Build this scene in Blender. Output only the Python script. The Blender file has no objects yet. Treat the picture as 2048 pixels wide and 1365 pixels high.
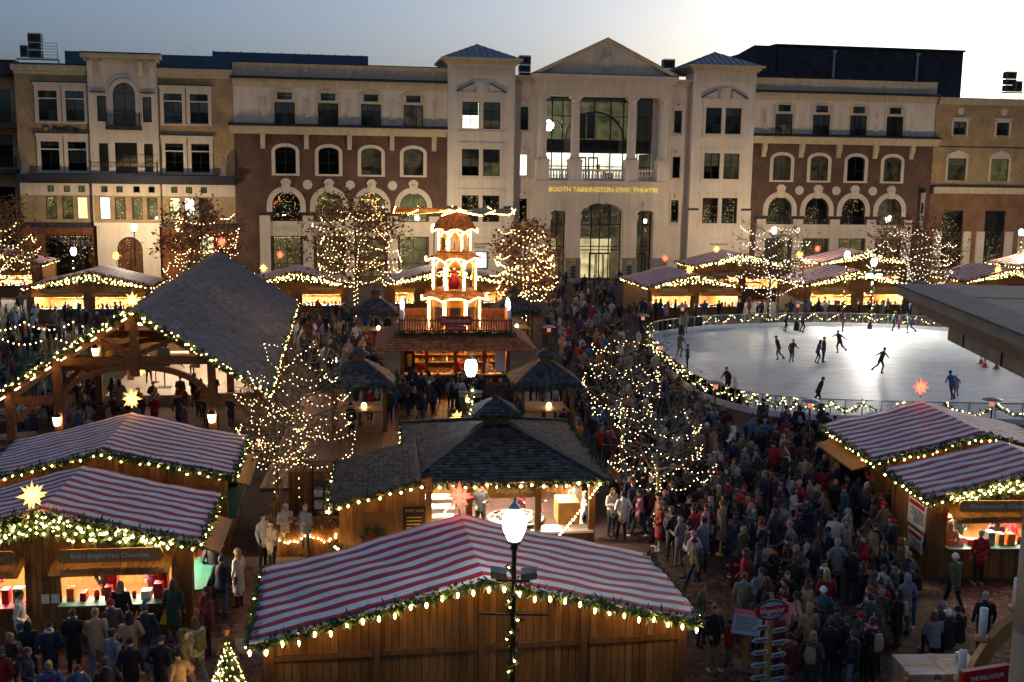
import bpy, math, random
from math import sin, cos, pi, radians, sqrt, atan2, floor
from mathutils import Vector, Matrix
rnd = random.Random(7)
SC = bpy.context.scene
COL = SC.collection
# ---------------------------------------------------------------- camera
F0, PITCH, ROLL, YAW, EYE = 2200.0, 0.15354, 0.01410, 0.16474, 12.4
_cp, _sp, _cr, _sr = cos(PITCH), sin(PITCH), cos(ROLL), sin(ROLL)
_fw = Vector((0, _cp, -_sp)); _up = Vector((0, _sp, _cp)); _ri = Vector((1, 0, 0))
RV = _ri*_cr + _up*_sr; UV_ = _up*_cr - _ri*_sr
cam = bpy.data.cameras.new('camera'); camo = bpy.data.objects.new('camera', cam); COL.objects.link(camo)
cam.sensor_width = 36.0; cam.lens = F0/2048*36; cam.clip_start = 0.3; cam.clip_end = 6000
camo.matrix_world = Matrix(((RV.x, UV_.x, -_fw.x, 0), (RV.y, UV_.y, -_fw.y, 0), (RV.z, UV_.z, -_fw.z, EYE), (0, 0, 0, 1)))
SC.camera = camo
# ---------------------------------------------------------------- sky, sun, exposure
W = bpy.data.worlds.new('World'); SC.world = W; W.use_nodes = True
_n = W.node_tree.nodes; _l = W.node_tree.links
SUN_AZ, SUN_EL = radians(34), radians(2)      # azimuth to the right of the view, elevation
_sky = _n.new('ShaderNodeTexSky'); _sky.sky_type = 'NISHITA'; _sky.sun_disc = False
_sky.sun_elevation = SUN_EL; _sky.sun_rotation = SUN_AZ; _sky.air_density = 0.5; _sky.dust_density = 5.0; _sky.ozone_density = 2.2
_bg = _n['Background']; _bg.inputs['Strength'].default_value = 0.10
_hs = _n.new('ShaderNodeHueSaturation'); _hs.inputs['Saturation'].default_value = 0.8; _hs.inputs['Value'].default_value = 1.6
_l.new(_sky.outputs[0], _hs.inputs['Color']); _l.new(_hs.outputs[0], _bg.inputs[0])
sun = bpy.data.lights.new('sun', 'SUN'); suno = bpy.data.objects.new('sun', sun); COL.objects.link(suno)
sun.energy = 0.05; sun.angle = radians(6); sun.color = (1.0, 0.72, 0.5)
suno.rotation_euler = Vector((sin(SUN_AZ)*cos(SUN_EL), cos(SUN_AZ)*cos(SUN_EL), sin(SUN_EL))).to_track_quat('Z', 'Y').to_euler()
SC.view_settings.view_transform = 'Standard'; SC.view_settings.look = 'None'
SC.view_settings.exposure = 1.3; SC.view_settings.gamma = 1.0; SC.view_settings.use_curve_mapping = False
SC.render.engine = 'CYCLES'
cy = SC.cycles
cy.use_denoising = True
try: cy.denoiser = 'OPENIMAGEDENOISE'
except Exception: pass
cy.max_bounces = 5; cy.diffuse_bounces = 2; cy.glossy_bounces = 3; cy.transmission_bounces = 3; cy.transparent_max_bounces = 10
cy.sample_clamp_indirect = 4.0; cy.sample_clamp_direct = 0.0; cy.caustics_reflective = False; cy.caustics_refractive = False
cy.use_light_tree = True
# ---------------------------------------------------------------- geometry of the view (pixels of the photograph to the place)
def ray(u, v): return _fw*F0 + RV*(u-1024) + UV_*(682.5-v)
def G(u, v, z=0.0):                     # the point at height z seen at pixel (u, v)
    d = ray(u, v); t = (z-EYE)/d.z; return Vector((d.x*t, d.y*t, z))
DW = 124.692                            # facade plane: passes (0, DW), turned by YAW
# ---------------------------------------------------------------- mesh helpers
class MB:
    def __init__(s): s.v = []; s.f = []; s.m = []; s.sm = []
    def add(s, vs, fs, m=0, smooth=False):
        o = len(s.v); s.v.extend(vs); s.f.extend([tuple(i+o for i in f) for f in fs]); s.m.extend([m]*len(fs)); s.sm.extend([smooth]*len(fs)); return s
    def box(s, x0, x1, y0, y1, z0, z1, m=0):
        vs = [(x0,y0,z0),(x1,y0,z0),(x1,y1,z0),(x0,y1,z0),(x0,y0,z1),(x1,y0,z1),(x1,y1,z1),(x0,y1,z1)]
        return s.add(vs, [(0,3,2,1),(4,5,6,7),(0,1,5,4),(1,2,6,5),(2,3,7,6),(3,0,4,7)], m)
    def obox(s, c, ax, ay, az, m=0):    # oriented box: centre and three half axes
        c = Vector(c); ax = Vector(ax); ay = Vector(ay); az = Vector(az)
        vs = [tuple(c + ax*i + ay*j + az*k) for k in (-1,1) for (i,j) in ((-1,-1),(1,-1),(1,1),(-1,1))]
        return s.add(vs, [(0,3,2,1),(4,5,6,7),(0,1,5,4),(1,2,6,5),(2,3,7,6),(3,0,4,7)], m)
    def bar(s, p, q, w, h=None, m=0):   # square bar from p to q
        p = Vector(p); q = Vector(q); d = (q-p); L = d.length; d.normalize(); h = h or w
        u = d.cross(Vector((0,0,1)));  u = u if u.length > 1e-3 else Vector((1,0,0)); u.normalize(); k = u.cross(d)
        return s.obox((p+q)/2, d*L/2, u*w/2, k*h/2, m)
    def prism(s, poly, a, b, axis='y', m=0):   # polygon in the two other axes, swept from a to b
        n = len(poly)
        mk = {'y': lambda p, t: (p[0], t, p[1]), 'x': lambda p, t: (t, p[0], p[1]), 'z': lambda p, t: (p[0], p[1], t)}[axis]
        vs = [mk(p, a) for p in poly] + [mk(p, b) for p in poly]
        fs = [tuple(range(n)), tuple(range(2*n-1, n-1, -1))] + [(i, i+n, (i+1) % n+n, (i+1) % n) for i in range(n)]
        return s.add(vs, fs, m)
    def tube(s, pts, rad, n=6, m=0, cap=True, smooth=True):
        pts = [Vector(p) for p in pts]; rs = rad if isinstance(rad, (list, tuple)) else [rad]*len(pts)
        vs = []; fs = []; pu = None
        for i, p in enumerate(pts):
            d = (pts[min(i+1, len(pts)-1)] - pts[max(i-1, 0)]); d.normalize()
            u = d.cross(Vector((0,0,1))) if pu is None else (pu - d*pu.dot(d))
            if u.length < 1e-4: u = d.cross(Vector((1,0,0)))
            u.normalize(); pu = u; w = d.cross(u)
            for k in range(n):
                a = 2*pi*k/n; vs.append(tuple(p + (u*cos(a)+w*sin(a))*rs[i]))
        for i in range(len(pts)-1):
            for k in range(n): fs.append((i*n+k, i*n+(k+1) % n, (i+1)*n+(k+1) % n, (i+1)*n+k))
        if cap: fs += [tuple(range(n-1, -1, -1)), tuple(range((len(pts)-1)*n, len(pts)*n))]
        return s.add(vs, fs, m, smooth)
    def lathe(s, prof, c=(0,0,0), n=12, m=0, smooth=True):   # profile of (r, z)
        vs = []; fs = []
        for r, z in prof:
            for k in range(n): a = 2*pi*k/n; vs.append((c[0]+r*cos(a), c[1]+r*sin(a), c[2]+z))
        for i in range(len(prof)-1):
            for k in range(n): fs.append((i*n+k, i*n+(k+1) % n, (i+1)*n+(k+1) % n, (i+1)*n+k))
        fs += [tuple(range(n-1, -1, -1)), tuple(range((len(prof)-1)*n, len(prof)*n))]
        return s.add(vs, fs, m, smooth)
    def ball(s, c, r, n=6, k=4, m=0):
        prof = [(max(1e-3, r*sin(pi*i/k)), -r*cos(pi*i/k)) for i in range(k+1)]
        return s.lathe(prof, c, n, m)
    def octa(s, c, r, m=0):
        x, y, z = c
        return s.add([(x+r,y,z),(x-r,y,z),(x,y+r,z),(x,y-r,z),(x,y,z+r),(x,y,z-r)], [(0,2,4),(2,1,4),(1,3,4),(3,0,4),(2,0,5),(1,2,5),(3,1,5),(0,3,5)], m, True)
    def mesh(s, name):
        me = bpy.data.meshes.new(name); me.from_pydata(s.v, [], s.f)
        if any(s.m): me.polygons.foreach_set('material_index', s.m)
        if any(s.sm): me.polygons.foreach_set('use_smooth', s.sm)
        return me
    def build(s, name, mats, parent=None, **kw):
        me = s.mesh(name)
        for mt in (mats if isinstance(mats, (list, tuple)) else [mats]): me.materials.append(MAT[mt])
        return link(name, me, parent, **kw)
def link(name, me, parent=None, loc=None, rz=None, label=None, cat=None, group=None, kind=None):
    o = bpy.data.objects.new(name, me); COL.objects.link(o)
    if parent is not None: o.parent = parent
    if loc is not None: o.location = loc
    if rz is not None: o.rotation_euler = (0, 0, rz)
    return tag(o, label, cat, group, kind)
def tag(o, label=None, cat=None, group=None, kind=None):
    for k, v in (('label', label), ('category', cat), ('group', group), ('kind', kind)):
        if v: o[k] = v
    return o
def thing(name, loc, rz=0.0, label=None, cat=None, group=None): return link(name, None, None, loc, rz, label, cat, group)
def copy_tree(o, parent=None):
    c = o.copy(); COL.objects.link(c)
    if parent is not None: c.parent = parent
    for ch in list(o.children): copy_tree(ch, c)
    return c
# ---------------------------------------------------------------- materials
MAT = {}
def _nt(name):
    m = bpy.data.materials.new(name); m.use_nodes = True; MAT[name] = m
    nt = m.node_tree; return m, nt, nt.nodes, nt.links, nt.nodes['Principled BSDF']
def _c(c): return (c[0], c[1], c[2], 1.0)
def mat(name, col, rough=0.7, var=0.15, scale=3.0, metal=0.0, bump=0.0, stretch=(1,1,1), bscale=None, spec=0.4, island=0.0, objrand=0.0):
    m, nt, N, Lk, B = _nt(name)
    tc = N.new('ShaderNodeTexCoord'); mp = N.new('ShaderNodeMapping'); Lk.new(tc.outputs['Object'], mp.inputs[0]); mp.inputs['Scale'].default_value = stretch
    nz = N.new('ShaderNodeTexNoise'); Lk.new(mp.outputs[0], nz.inputs['Vector']); nz.inputs['Scale'].default_value = scale; nz.inputs['Detail'].default_value = 4
    mx = N.new('ShaderNodeMix'); mx.data_type = 'RGBA'; mx.inputs[6].default_value = _c([c*(1-var) for c in col]); mx.inputs[7].default_value = _c([min(1, c*(1+var)) for c in col])
    rp = N.new('ShaderNodeMapRange'); rp.inputs[1].default_value = 0.3; rp.inputs[2].default_value = 0.7; Lk.new(nz.outputs['Fac'], rp.inputs[0]); Lk.new(rp.outputs[0], mx.inputs[0])
    out = mx.outputs[2]
    if island or objrand:
        g = N.new('ShaderNodeNewGeometry' if island else 'ShaderNodeObjectInfo'); a = island or objrand
        mr = N.new('ShaderNodeMapRange'); mr.inputs[3].default_value = 1-a; mr.inputs[4].default_value = 1+a
        Lk.new(g.outputs['Random Per Island' if island else 'Random'], mr.inputs[0])
        vm = N.new('ShaderNodeVectorMath'); vm.operation = 'SCALE'; Lk.new(out, vm.inputs[0]); Lk.new(mr.outputs[0], vm.inputs['Scale']); out = vm.outputs[0]
    Lk.new(out, B.inputs['Base Color']); B.inputs['Roughness'].default_value = rough; B.inputs['Metallic'].default_value = metal; B.inputs['Specular IOR Level'].default_value = spec
    if bump:
        n2 = N.new('ShaderNodeTexNoise'); Lk.new(mp.outputs[0], n2.inputs['Vector']); n2.inputs['Scale'].default_value = bscale or scale*4; n2.inputs['Detail'].default_value = 5
        bp = N.new('ShaderNodeBump'); bp.inputs['Strength'].default_value = bump; bp.inputs['Distance'].default_value = 0.03; Lk.new(n2.outputs['Fac'], bp.inputs['Height']); Lk.new(bp.outputs[0], B.inputs['Normal'])
    return m
def brick(name, c1, c2, mortar, w=0.24, h=0.08, sq=False, floor_=False):
    m, nt, N, Lk, B = _nt(name)
    tc = N.new('ShaderNodeTexCoord'); sx = N.new('ShaderNodeSeparateXYZ'); cb = N.new('ShaderNodeCombineXYZ'); Lk.new(tc.outputs['Object'], sx.inputs[0])
    Lk.new(sx.outputs['X'], cb.inputs['X']); Lk.new(sx.outputs['Y' if floor_ else 'Z'], cb.inputs['Y'])
    b = N.new('ShaderNodeTexBrick'); Lk.new(cb.outputs[0], b.inputs['Vector']); b.inputs['Scale'].default_value = 1.0
    b.inputs['Brick Width'].default_value = w; b.inputs['Row Height'].default_value = h; b.inputs['Mortar Size'].default_value = 0.012 if not sq else 0.03
    b.inputs['Color1'].default_value = _c(c1); b.inputs['Color2'].default_value = _c(c2); b.inputs['Mortar'].default_value = _c(mortar); b.inputs['Bias'].default_value = 0.0
    if sq: b.offset = 0.0
    nz = N.new('ShaderNodeTexNoise'); Lk.new(tc.outputs['Object'], nz.inputs['Vector']); nz.inputs['Scale'].default_value = 0.6; nz.inputs['Detail'].default_value = 6
    mr = N.new('ShaderNodeMapRange'); mr.inputs[1].default_value = 0.3; mr.inputs[2].default_value = 0.7; mr.inputs[3].default_value = 0.75; mr.inputs[4].default_value = 1.2; Lk.new(nz.outputs['Fac'], mr.inputs[0])
    n2 = N.new('ShaderNodeTexNoise'); mp = N.new('ShaderNodeMapping'); mp.inputs['Scale'].default_value = (1.0/w/1.5, 1.0/w/1.5, 1.0/h/1.2) if not floor_ else (4, 8, 1); Lk.new(tc.outputs['Object'], mp.inputs[0]); Lk.new(mp.outputs[0], n2.inputs['Vector']); n2.inputs['Scale'].default_value = 1.0
    m2 = N.new('ShaderNodeMapRange'); m2.inputs[1].default_value = 0.3; m2.inputs[2].default_value = 0.7; m2.inputs[3].default_value = 0.78; m2.inputs[4].default_value = 1.22; Lk.new(n2.outputs['Fac'], m2.inputs[0])
    mu = N.new('ShaderNodeMath'); mu.operation = 'MULTIPLY'; Lk.new(mr.outputs[0], mu.inputs[0]); Lk.new(m2.outputs[0], mu.inputs[1])
    vm = N.new('ShaderNodeVectorMath'); vm.operation = 'SCALE'; Lk.new(b.outputs['Color'], vm.inputs[0]); Lk.new(mu.outputs[0], vm.inputs['Scale'])
    Lk.new(vm.outputs[0], B.inputs['Base Color']); B.inputs['Roughness'].default_value = 0.85; B.inputs['Specular IOR Level'].default_value = 0.12
    bp = N.new('ShaderNodeBump'); bp.inputs['Strength'].default_value = 0.5; bp.inputs['Distance'].default_value = 0.015; bp.invert = True; Lk.new(b.outputs['Fac'], bp.inputs['Height']); Lk.new(bp.outputs[0], B.inputs['Normal'])
    return m
def glow(name, col, strength, base=(0.8,0.8,0.8), noise=0.0, nscale=2.0, sample=True):
    m, nt, N, Lk, B = _nt(name)
    B.inputs['Base Color'].default_value = _c(base); B.inputs['Emission Color'].default_value = _c(col); B.inputs['Emission Strength'].default_value = strength; B.inputs['Roughness'].default_value = 0.6
    if noise:
        tc = N.new('ShaderNodeTexCoord'); nz = N.new('ShaderNodeTexNoise'); Lk.new(tc.outputs['Object'], nz.inputs['Vector']); nz.inputs['Scale'].default_value = nscale; nz.inputs['Detail'].default_value = 3
        mr = N.new('ShaderNodeMapRange'); mr.inputs[1].default_value = 0.35; mr.inputs[2].default_value = 0.65; mr.inputs[3].default_value = strength*(1-noise); mr.inputs[4].default_value = strength*(1+noise)
        Lk.new(nz.outputs['Fac'], mr.inputs[0]); Lk.new(mr.outputs[0], B.inputs['Emission Strength'])
    if not sample: m.cycles.emission_sampling = 'NONE'
    return m
def glass(name, tint=(0.9,0.95,0.93), refl=0.12, rough=0.02):
    m, nt, N, Lk, B = _nt(name); N.remove(B)
    t = N.new('ShaderNodeBsdfTransparent'); t.inputs[0].default_value = _c(tint)
    g = N.new('ShaderNodeBsdfGlossy'); g.inputs['Roughness'].default_value = rough; g.inputs[0].default_value = (1,1,1,1)
    fr = N.new('ShaderNodeFresnel'); fr.inputs['IOR'].default_value = 1.5
    ad = N.new('ShaderNodeMath'); ad.operation = 'ADD'; ad.use_clamp = True; ad.inputs[1].default_value = refl; Lk.new(fr.outputs[0], ad.inputs[0])
    mx = N.new('ShaderNodeMixShader'); Lk.new(ad.outputs[0], mx.inputs[0]); Lk.new(t.outputs[0], mx.inputs[1]); Lk.new(g.outputs[0], mx.inputs[2]); Lk.new(mx.outputs[0], N['Material Output'].inputs[0])
    return m
def stone(name, col, streak=0.08):      # stone with rain streaks and blotches
    m, nt, N, Lk, B = _nt(name)
    tc = N.new('ShaderNodeTexCoord'); mp = N.new('ShaderNodeMapping'); mp.inputs['Scale'].default_value = (2.2, 2.2, 0.18); Lk.new(tc.outputs['Object'], mp.inputs[0])
    a = N.new('ShaderNodeTexNoise'); Lk.new(mp.outputs[0], a.inputs['Vector']); a.inputs['Scale'].default_value = 1.0; a.inputs['Detail'].default_value = 6
    b = N.new('ShaderNodeTexNoise'); Lk.new(tc.outputs['Object'], b.inputs['Vector']); b.inputs['Scale'].default_value = 0.35; b.inputs['Detail'].default_value = 5
    m1 = N.new('ShaderNodeMapRange'); m1.inputs[1].default_value = 0.35; m1.inputs[2].default_value = 0.65; m1.inputs[3].default_value = 1-streak*0.6; m1.inputs[4].default_value = 1.08; Lk.new(a.outputs['Fac'], m1.inputs[0])
    m2 = N.new('ShaderNodeMapRange'); m2.inputs[1].default_value = 0.3; m2.inputs[2].default_value = 0.7; m2.inputs[3].default_value = 0.92; m2.inputs[4].default_value = 1.06; Lk.new(b.outputs['Fac'], m2.inputs[0])
    mu = N.new('ShaderNodeMath'); mu.operation = 'MULTIPLY'; Lk.new(m1.outputs[0], mu.inputs[0]); Lk.new(m2.outputs[0], mu.inputs[1])
    vm = N.new('ShaderNodeVectorMath'); vm.operation = 'SCALE'; vm.inputs[0].default_value = col; Lk.new(mu.outputs[0], vm.inputs['Scale']); Lk.new(vm.outputs[0], B.inputs['Base Color']); B.inputs['Roughness'].default_value = 0.85
    return m
stone('stucco', (0.70, 0.58, 0.44)); stone('cream', (0.60, 0.48, 0.29), 0.2); stone('limestone', (0.68, 0.55, 0.40), 0.1); stone('limestone_dark', (0.25, 0.21, 0.17), 0.4)
brick('brick_red', (0.17, 0.082, 0.05), (0.105, 0.052, 0.034), (0.15, 0.11, 0.08)); brick('brick_tan', (0.47, 0.30, 0.14), (0.42, 0.265, 0.12), (0.42, 0.30, 0.16))
brick('brick_orange', (0.30, 0.13, 0.06), (0.25, 0.11, 0.055), (0.25, 0.17, 0.11)); brick('brick_dark', (0.075, 0.06, 0.06), (0.06, 0.05, 0.052), (0.06, 0.05, 0.05), 0.4, 0.2)
brick('tile_grid', (0.22, 0.075, 0.03), (0.19, 0.065, 0.028), (0.25, 0.10, 0.04), 0.6, 0.6, True)
mat('black_metal', (0.02, 0.021, 0.025), 0.45, 0.2); mat('dark_roof', (0.03, 0.03, 0.036), 0.6, 0.2); mat('blue_metal', (0.035, 0.085, 0.13), 0.35, 0.15, 0.7, spec=0.6)
mat('bronze_frame', (0.018, 0.018, 0.016), 0.5, 0.2); mat('steel', (0.35, 0.36, 0.38), 0.35, 0.1, metal=0.8); mat('gold_letter', (0.75, 0.50, 0.08), 0.35, 0.05, metal=0.6)
mat('room_dark', (0.03, 0.03, 0.028), 0.9, 0.4, 1.2); mat('blind', (0.22, 0.20, 0.16), 0.8, 0.1, 1.0, stretch=(1,1,30)); mat('speaker_brown', (0.09, 0.055, 0.045), 0.7, 0.2); mat('white_paint', (0.72, 0.71, 0.68), 0.5, 0.06)
glow('room_warm', (1.0, 0.78, 0.36), 0.30, noise=0.5, nscale=0.9, sample=False); glow('room_bright', (1.0, 0.93, 0.72), 0.5, noise=0.45, nscale=0.8, sample=False); glow('room_dim', (1.0, 0.75, 0.38), 0.012, base=(0.06,0.055,0.05), noise=0.9, nscale=1.1, sample=False)
glow('room_olive', (0.85, 0.75, 0.28), 0.036, base=(0.1,0.1,0.07), noise=0.7, nscale=1.0, sample=False)
glow('lamp_white', (1.0, 0.97, 0.92), 9.0); glow('tube_blue', (0.7, 0.8, 1.0), 6.0, sample=False); glow('red_glow', (1.0, 0.05, 0.03), 3.0, sample=False)
glass('glass', refl=0.10); glass('rink_glass', (0.93, 0.96, 0.95), 0.02)
# market materials
mat('wood_hut', (0.215, 0.095, 0.024), 0.55, 0.28, 2.0, bump=0.25, stretch=(6, 6, 0.6), objrand=0.32); mat('wood_dark', (0.15, 0.065, 0.02), 0.55, 0.3, 2.0, bump=0.25, stretch=(6, 6, 0.6))
mat('wood_wall', (0.22, 0.10, 0.026), 0.55, 0.35, 2.0, bump=0.2, stretch=(9, 9, 0.4)); mat('timber', (0.22, 0.085, 0.025), 0.55, 0.3, 2.0, bump=0.3, stretch=(3, 3, 3)); mat('wood_light', (0.42, 0.22, 0.06), 0.5, 0.2, 3.0, bump=0.15, objrand=.12)
mat('deck', (0.24, 0.10, 0.035), 0.5, 0.3, 2.0, bump=0.2, stretch=(8, .7, 1), objrand=.15)
mat('fir', (0.035, 0.075, 0.022), 0.6, 0.5, 6.0, island=0.5); mat('leaf_brown', (0.30, 0.135, 0.035), 0.6, 0.4, 5.0, island=0.5); mat('bark', (0.11, 0.085, 0.055), 0.85, 0.4, 6.0, bump=0.5); mat('bark_pale', (0.19, 0.17, 0.11), 0.85, 0.4, 6.0, bump=0.5)
mat('cloth_green', (0.02, 0.12, 0.075), 0.6, 0.1); mat('cloth_red', (0.42, 0.02, 0.025), 0.6, 0.12); mat('red_paint', (0.45, 0.015, 0.02), 0.4, 0.08); mat('yellow_cloth', (0.75, 0.50, 0.02), 0.6, 0.1); mat('paper', (0.75, 0.72, 0.65), 0.7, 0.06); mat('orange_plastic', (0.85, 0.16, 0.02), 0.45, 0.05)
mat('shingle', (0.08, 0.066, 0.056), 0.75, 0.35, 4.0, bump=0.3, stretch=(6, 6, 6), objrand=0.75); mat('shingle_mass', (0.085, 0.062, 0.042), 0.75, 0.3, 4.0, bump=0.3, island=0.75); mat('shingle_grey', (0.085, 0.08, 0.08), 0.75, 0.3, 4.0, bump=0.3, island=0.6); mat('slate', (0.135, 0.13, 0.135), 0.7, 0.2, 1.0, island=0.3); mat('shingle_red', (0.24, 0.10, 0.045), 0.7, 0.3, 4.0, bump=0.3, island=0.35)
mat('skin', (0.55, 0.32, 0.22), 0.5, 0.06); mat('lawn', (0.035, 0.06, 0.02), 0.9, 0.4, 8.0)
glow('bulb', (1.0, 0.60, 0.17), 24.0); glow('bulb_white', (1.0, 0.64, 0.25), 10.0); glow('bulb_cool', (1.0, 0.80, 0.55), 5.0); glow('rope', (1.0, 0.50, 0.12), 20.0); glow('sign_gold', (1.0, 0.72, 0.10), .28, base=(.7,.5,.1), sample=False); glow('reflected_sparkle', (1.0, 0.70, 0.28), 1.6, sample=False); glow('candle_tip', (0.9, 0.93, 1.0), 8.0); glow('lamp_glass', (1.0, 0.95, 0.88), 5.0); glow('hut_light', (1.0, 0.88, 0.66), 115.0); glow('hut_light_far', (1.0, 0.86, 0.62), 330.0); glow('hut_light_warm', (1.0, 0.56, 0.2), 55.0); glow('lantern_glass', (1.0, 0.62, 0.24), 8.0)

def star_mat(name, col, base, core, rim):     # paper star lit from inside: brightest at its heart
    m, nt, N, Lk, B = _nt(name); B.inputs['Base Color'].default_value = _c(base); B.inputs['Emission Color'].default_value = _c(col); B.inputs['Roughness'].default_value = .7
    tc = N.new('ShaderNodeTexCoord'); ln = N.new('ShaderNodeVectorMath'); ln.operation = 'LENGTH'; Lk.new(tc.outputs['Object'], ln.inputs[0])
    mr = N.new('ShaderNodeMapRange'); mr.inputs[1].default_value = .08; mr.inputs[2].default_value = .38; mr.inputs[3].default_value = core; mr.inputs[4].default_value = rim; Lk.new(ln.outputs['Value'], mr.inputs[0]); Lk.new(mr.outputs[0], B.inputs['Emission Strength'])
star_mat('star_yellow', (1.0, .52, .10), (.6,.42,.12), 3.2, .35); star_mat('star_red', (1.0, .10, .05), (.4,.05,.04), 2.6, .3)
glow('flood', (1.0, 0.97, 0.86), 800.0); glow('flame', (1.0, 0.42, 0.12), 3.0); glow('heater_glow', (1.0, 0.25, 0.1), .3); glow('screen', (0.85, 0.92, 1.0), 2.0); glow('stage_light', (1.0, 0.85, 0.62), 34.0)
# ================================================================ buildings behind the market
def hole_wall(mb, x0, x1, z0, z1, holes, y, m=0, depth=0.35):
    """a wall face at depth y with rectangular openings (x0, x1, z0, z1) and their reveals"""
    xs = sorted({x0, x1, *[h[0] for h in holes], *[h[1] for h in holes]}); zs = sorted({z0, z1, *[h[2] for h in holes], *[h[3] for h in holes]})
    xs = [x for x in xs if x0 <= x <= x1]; zs = [z for z in zs if z0 <= z <= z1]
    for i in range(len(xs)-1):
        for j in range(len(zs)-1):
            cx, cz = (xs[i]+xs[i+1])/2, (zs[j]+zs[j+1])/2
            if any(h[0] < cx < h[1] and h[2] < cz < h[3] for h in holes): continue
            mb.add([(xs[i],y,zs[j]),(xs[i+1],y,zs[j]),(xs[i+1],y,zs[j+1]),(xs[i],y,zs[j+1])], [(0,1,2,3)], m)
    for a, b, c, d in holes:
        e = y+depth
        mb.add([(a,y,c),(b,y,c),(b,y,d),(a,y,d),(a,e,c),(b,e,c),(b,e,d),(a,e,d)], [(0,4,5,1),(1,5,6,2),(2,6,7,3),(3,7,4,0)], m)
def arc(xc, zc, r, n=12, a0=0.0, a1=pi, rz=None):
    rz = rz or r
    return [(xc+r*cos(a0+(a1-a0)*i/n), zc+rz*sin(a0+(a1-a0)*i/n)) for i in range(n+1)]
def window(par, x0, x1, z0, z1, y, nx=2, nz=2, arch=0.0, room='room_dark', fr=0.07, deep=1.6, name='window'):
    """frame with glazing bars, one pane object per light, and the room behind; arch = rise of the arched head"""
    xc = (x0+x1)/2; hw = (x1-x0)/2; zs = z1-arch
    f = MB(); t = fr
    f.box(x0, x0+t, y-.04, y+.06, z0, zs); f.box(x1-t, x1, y-.04, y+.06, z0, zs); f.box(x0+t, x1-t, y-.04, y+.06, z0, z0+t)
    if arch:
        o = arc(xc, zs, hw, 12, rz=arch); n = arc(xc, zs, hw-t, 12, rz=arch-t)
        for i in range(12):
            f.prism([o[i], o[i+1], n[i+1], n[i]], y-.04, y+.06)
    else: f.box(x0+t, x1-t, y-.04, y+.06, z1-t, z1)
    for i in range(1, nx):
        x = x0+(x1-x0)*i/nx; f.box(x-.03, x+.03, y-.03, y+.05, z0+t, zs+(arch*sqrt(max(0, 1-((x-xc)/hw)**2)) if arch else -t))
    for j in range(1, nz):
        z = z0+(zs-z0)*j/nz; f.box(x0+t, x1-t, y-.028, y+.045, z-.025, z+.025)
    if arch: f.box(x0+t, x1-t, y-.028, y+.045, zs-.025, zs+.025)
    w = f.build(name, 'bronze_frame', par)
    for i in range(nx):
        for j in range(nz):
            p = MB(); a = x0+(x1-x0)*i/nx; b = x0+(x1-x0)*(i+1)/nx; c = z0+(zs-z0)*j/nz; d = z0+(zs-z0)*(j+1)/nz
            tx, tz = rnd.uniform(-.006, .006), rnd.uniform(-.008, .008)
            p.add([(a,y+.01+tx,c),(b,y+.01-tx,c),(b,y+.01-tx+tz,d),(a,y+.01+tx+tz,d)], [(0,1,2,3)]); p.build('pane', 'glass', w)
    if arch:
        for s in (0, 1):
            q = arc(xc, zs, hw-.02, 6, s*pi/2, (s+1)*pi/2, arch-.02); p = MB()
            tx = rnd.uniform(-.006, .006); p.add([(xc, y+.01, zs)]+[(a, y+.01+tx*(a-xc), b) for a, b in q], [tuple(range(len(q)+1))]); p.build('pane', 'glass', w)
    r = MB(); e = y+deep
    r.add([(x0,y+.07,z0),(x1,y+.07,z0),(x1,y+.07,z1),(x0,y+.07,z1),(x0,e,z0),(x1,e,z0),(x1,e,z1),(x0,e,z1)], [(4,7,6,5),(0,4,5,1),(1,5,6,2),(2,6,7,3),(3,7,4,0)])
    r.build('room', room, w)
    if z0 > 11 and rnd.random() < .45 and x1-x0 > 1 and not arch:
        s = MB(); zb = z0+(z1-z0)*rnd.choice((.35, .5, .7)); s.box(x0+.09, x1-.09, y+.12, y+.14, zb, z1-.06); s.build('blind', 'blind', w)
    if z1 < 10 and deep > 1 and x1-x0 > .8 and x0 < 62:      # added glowing specks standing in for tree lights reflected in the glass
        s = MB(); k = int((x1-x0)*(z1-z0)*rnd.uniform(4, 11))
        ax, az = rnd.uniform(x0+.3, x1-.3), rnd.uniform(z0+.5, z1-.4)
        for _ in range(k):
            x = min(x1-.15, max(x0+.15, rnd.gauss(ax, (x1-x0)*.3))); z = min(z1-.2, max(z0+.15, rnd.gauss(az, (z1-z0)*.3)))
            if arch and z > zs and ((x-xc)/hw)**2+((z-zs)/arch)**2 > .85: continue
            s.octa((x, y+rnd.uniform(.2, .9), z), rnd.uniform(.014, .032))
        if s.v: s.build('string_light', 'reflected_sparkle', w, kind='stuff')  # named like the real strings; these specks only imitate reflected lights
    return w
def spandrel(mb, xc, hw, zs, rise, ztop, y0, y1, m=0):   # fills the corners between an arched head and its square opening
    a = arc(xc, zs, hw, 12, rz=rise)
    for i in range(12):
        (xa, za), (xb, zb) = a[i], a[i+1]
        mb.prism([(xa, za), (xa, ztop), (xb, ztop), (xb, zb)], y0, y1, m=m)
def arch_ring(mb, xc, hw, zs, rise, wd, y0, y1, m=0, n=14):
    o = arc(xc, zs, hw+wd, n, rz=rise+wd); i_ = arc(xc, zs, hw, n, rz=rise)
    for i in range(n): mb.prism([o[i], o[i+1], i_[i+1], i_[i]], y0, y1, m=m)
def disc(mb, x, z, r, y0, y1, m=0, n=16):
    mb.prism([(x+r*cos(2*pi*k/n), z+r*sin(2*pi*k/n)) for k in range(n)], y0, y1, m=m)
FAC = (0, DW, 0)
th = thing('theatre_building', FAC, YAW, 'long four storey theatre with columned portico, two hipped towers and red brick wings', 'building')
ROOMS = ['room_dark']*5+['room_dim']*2
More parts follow.
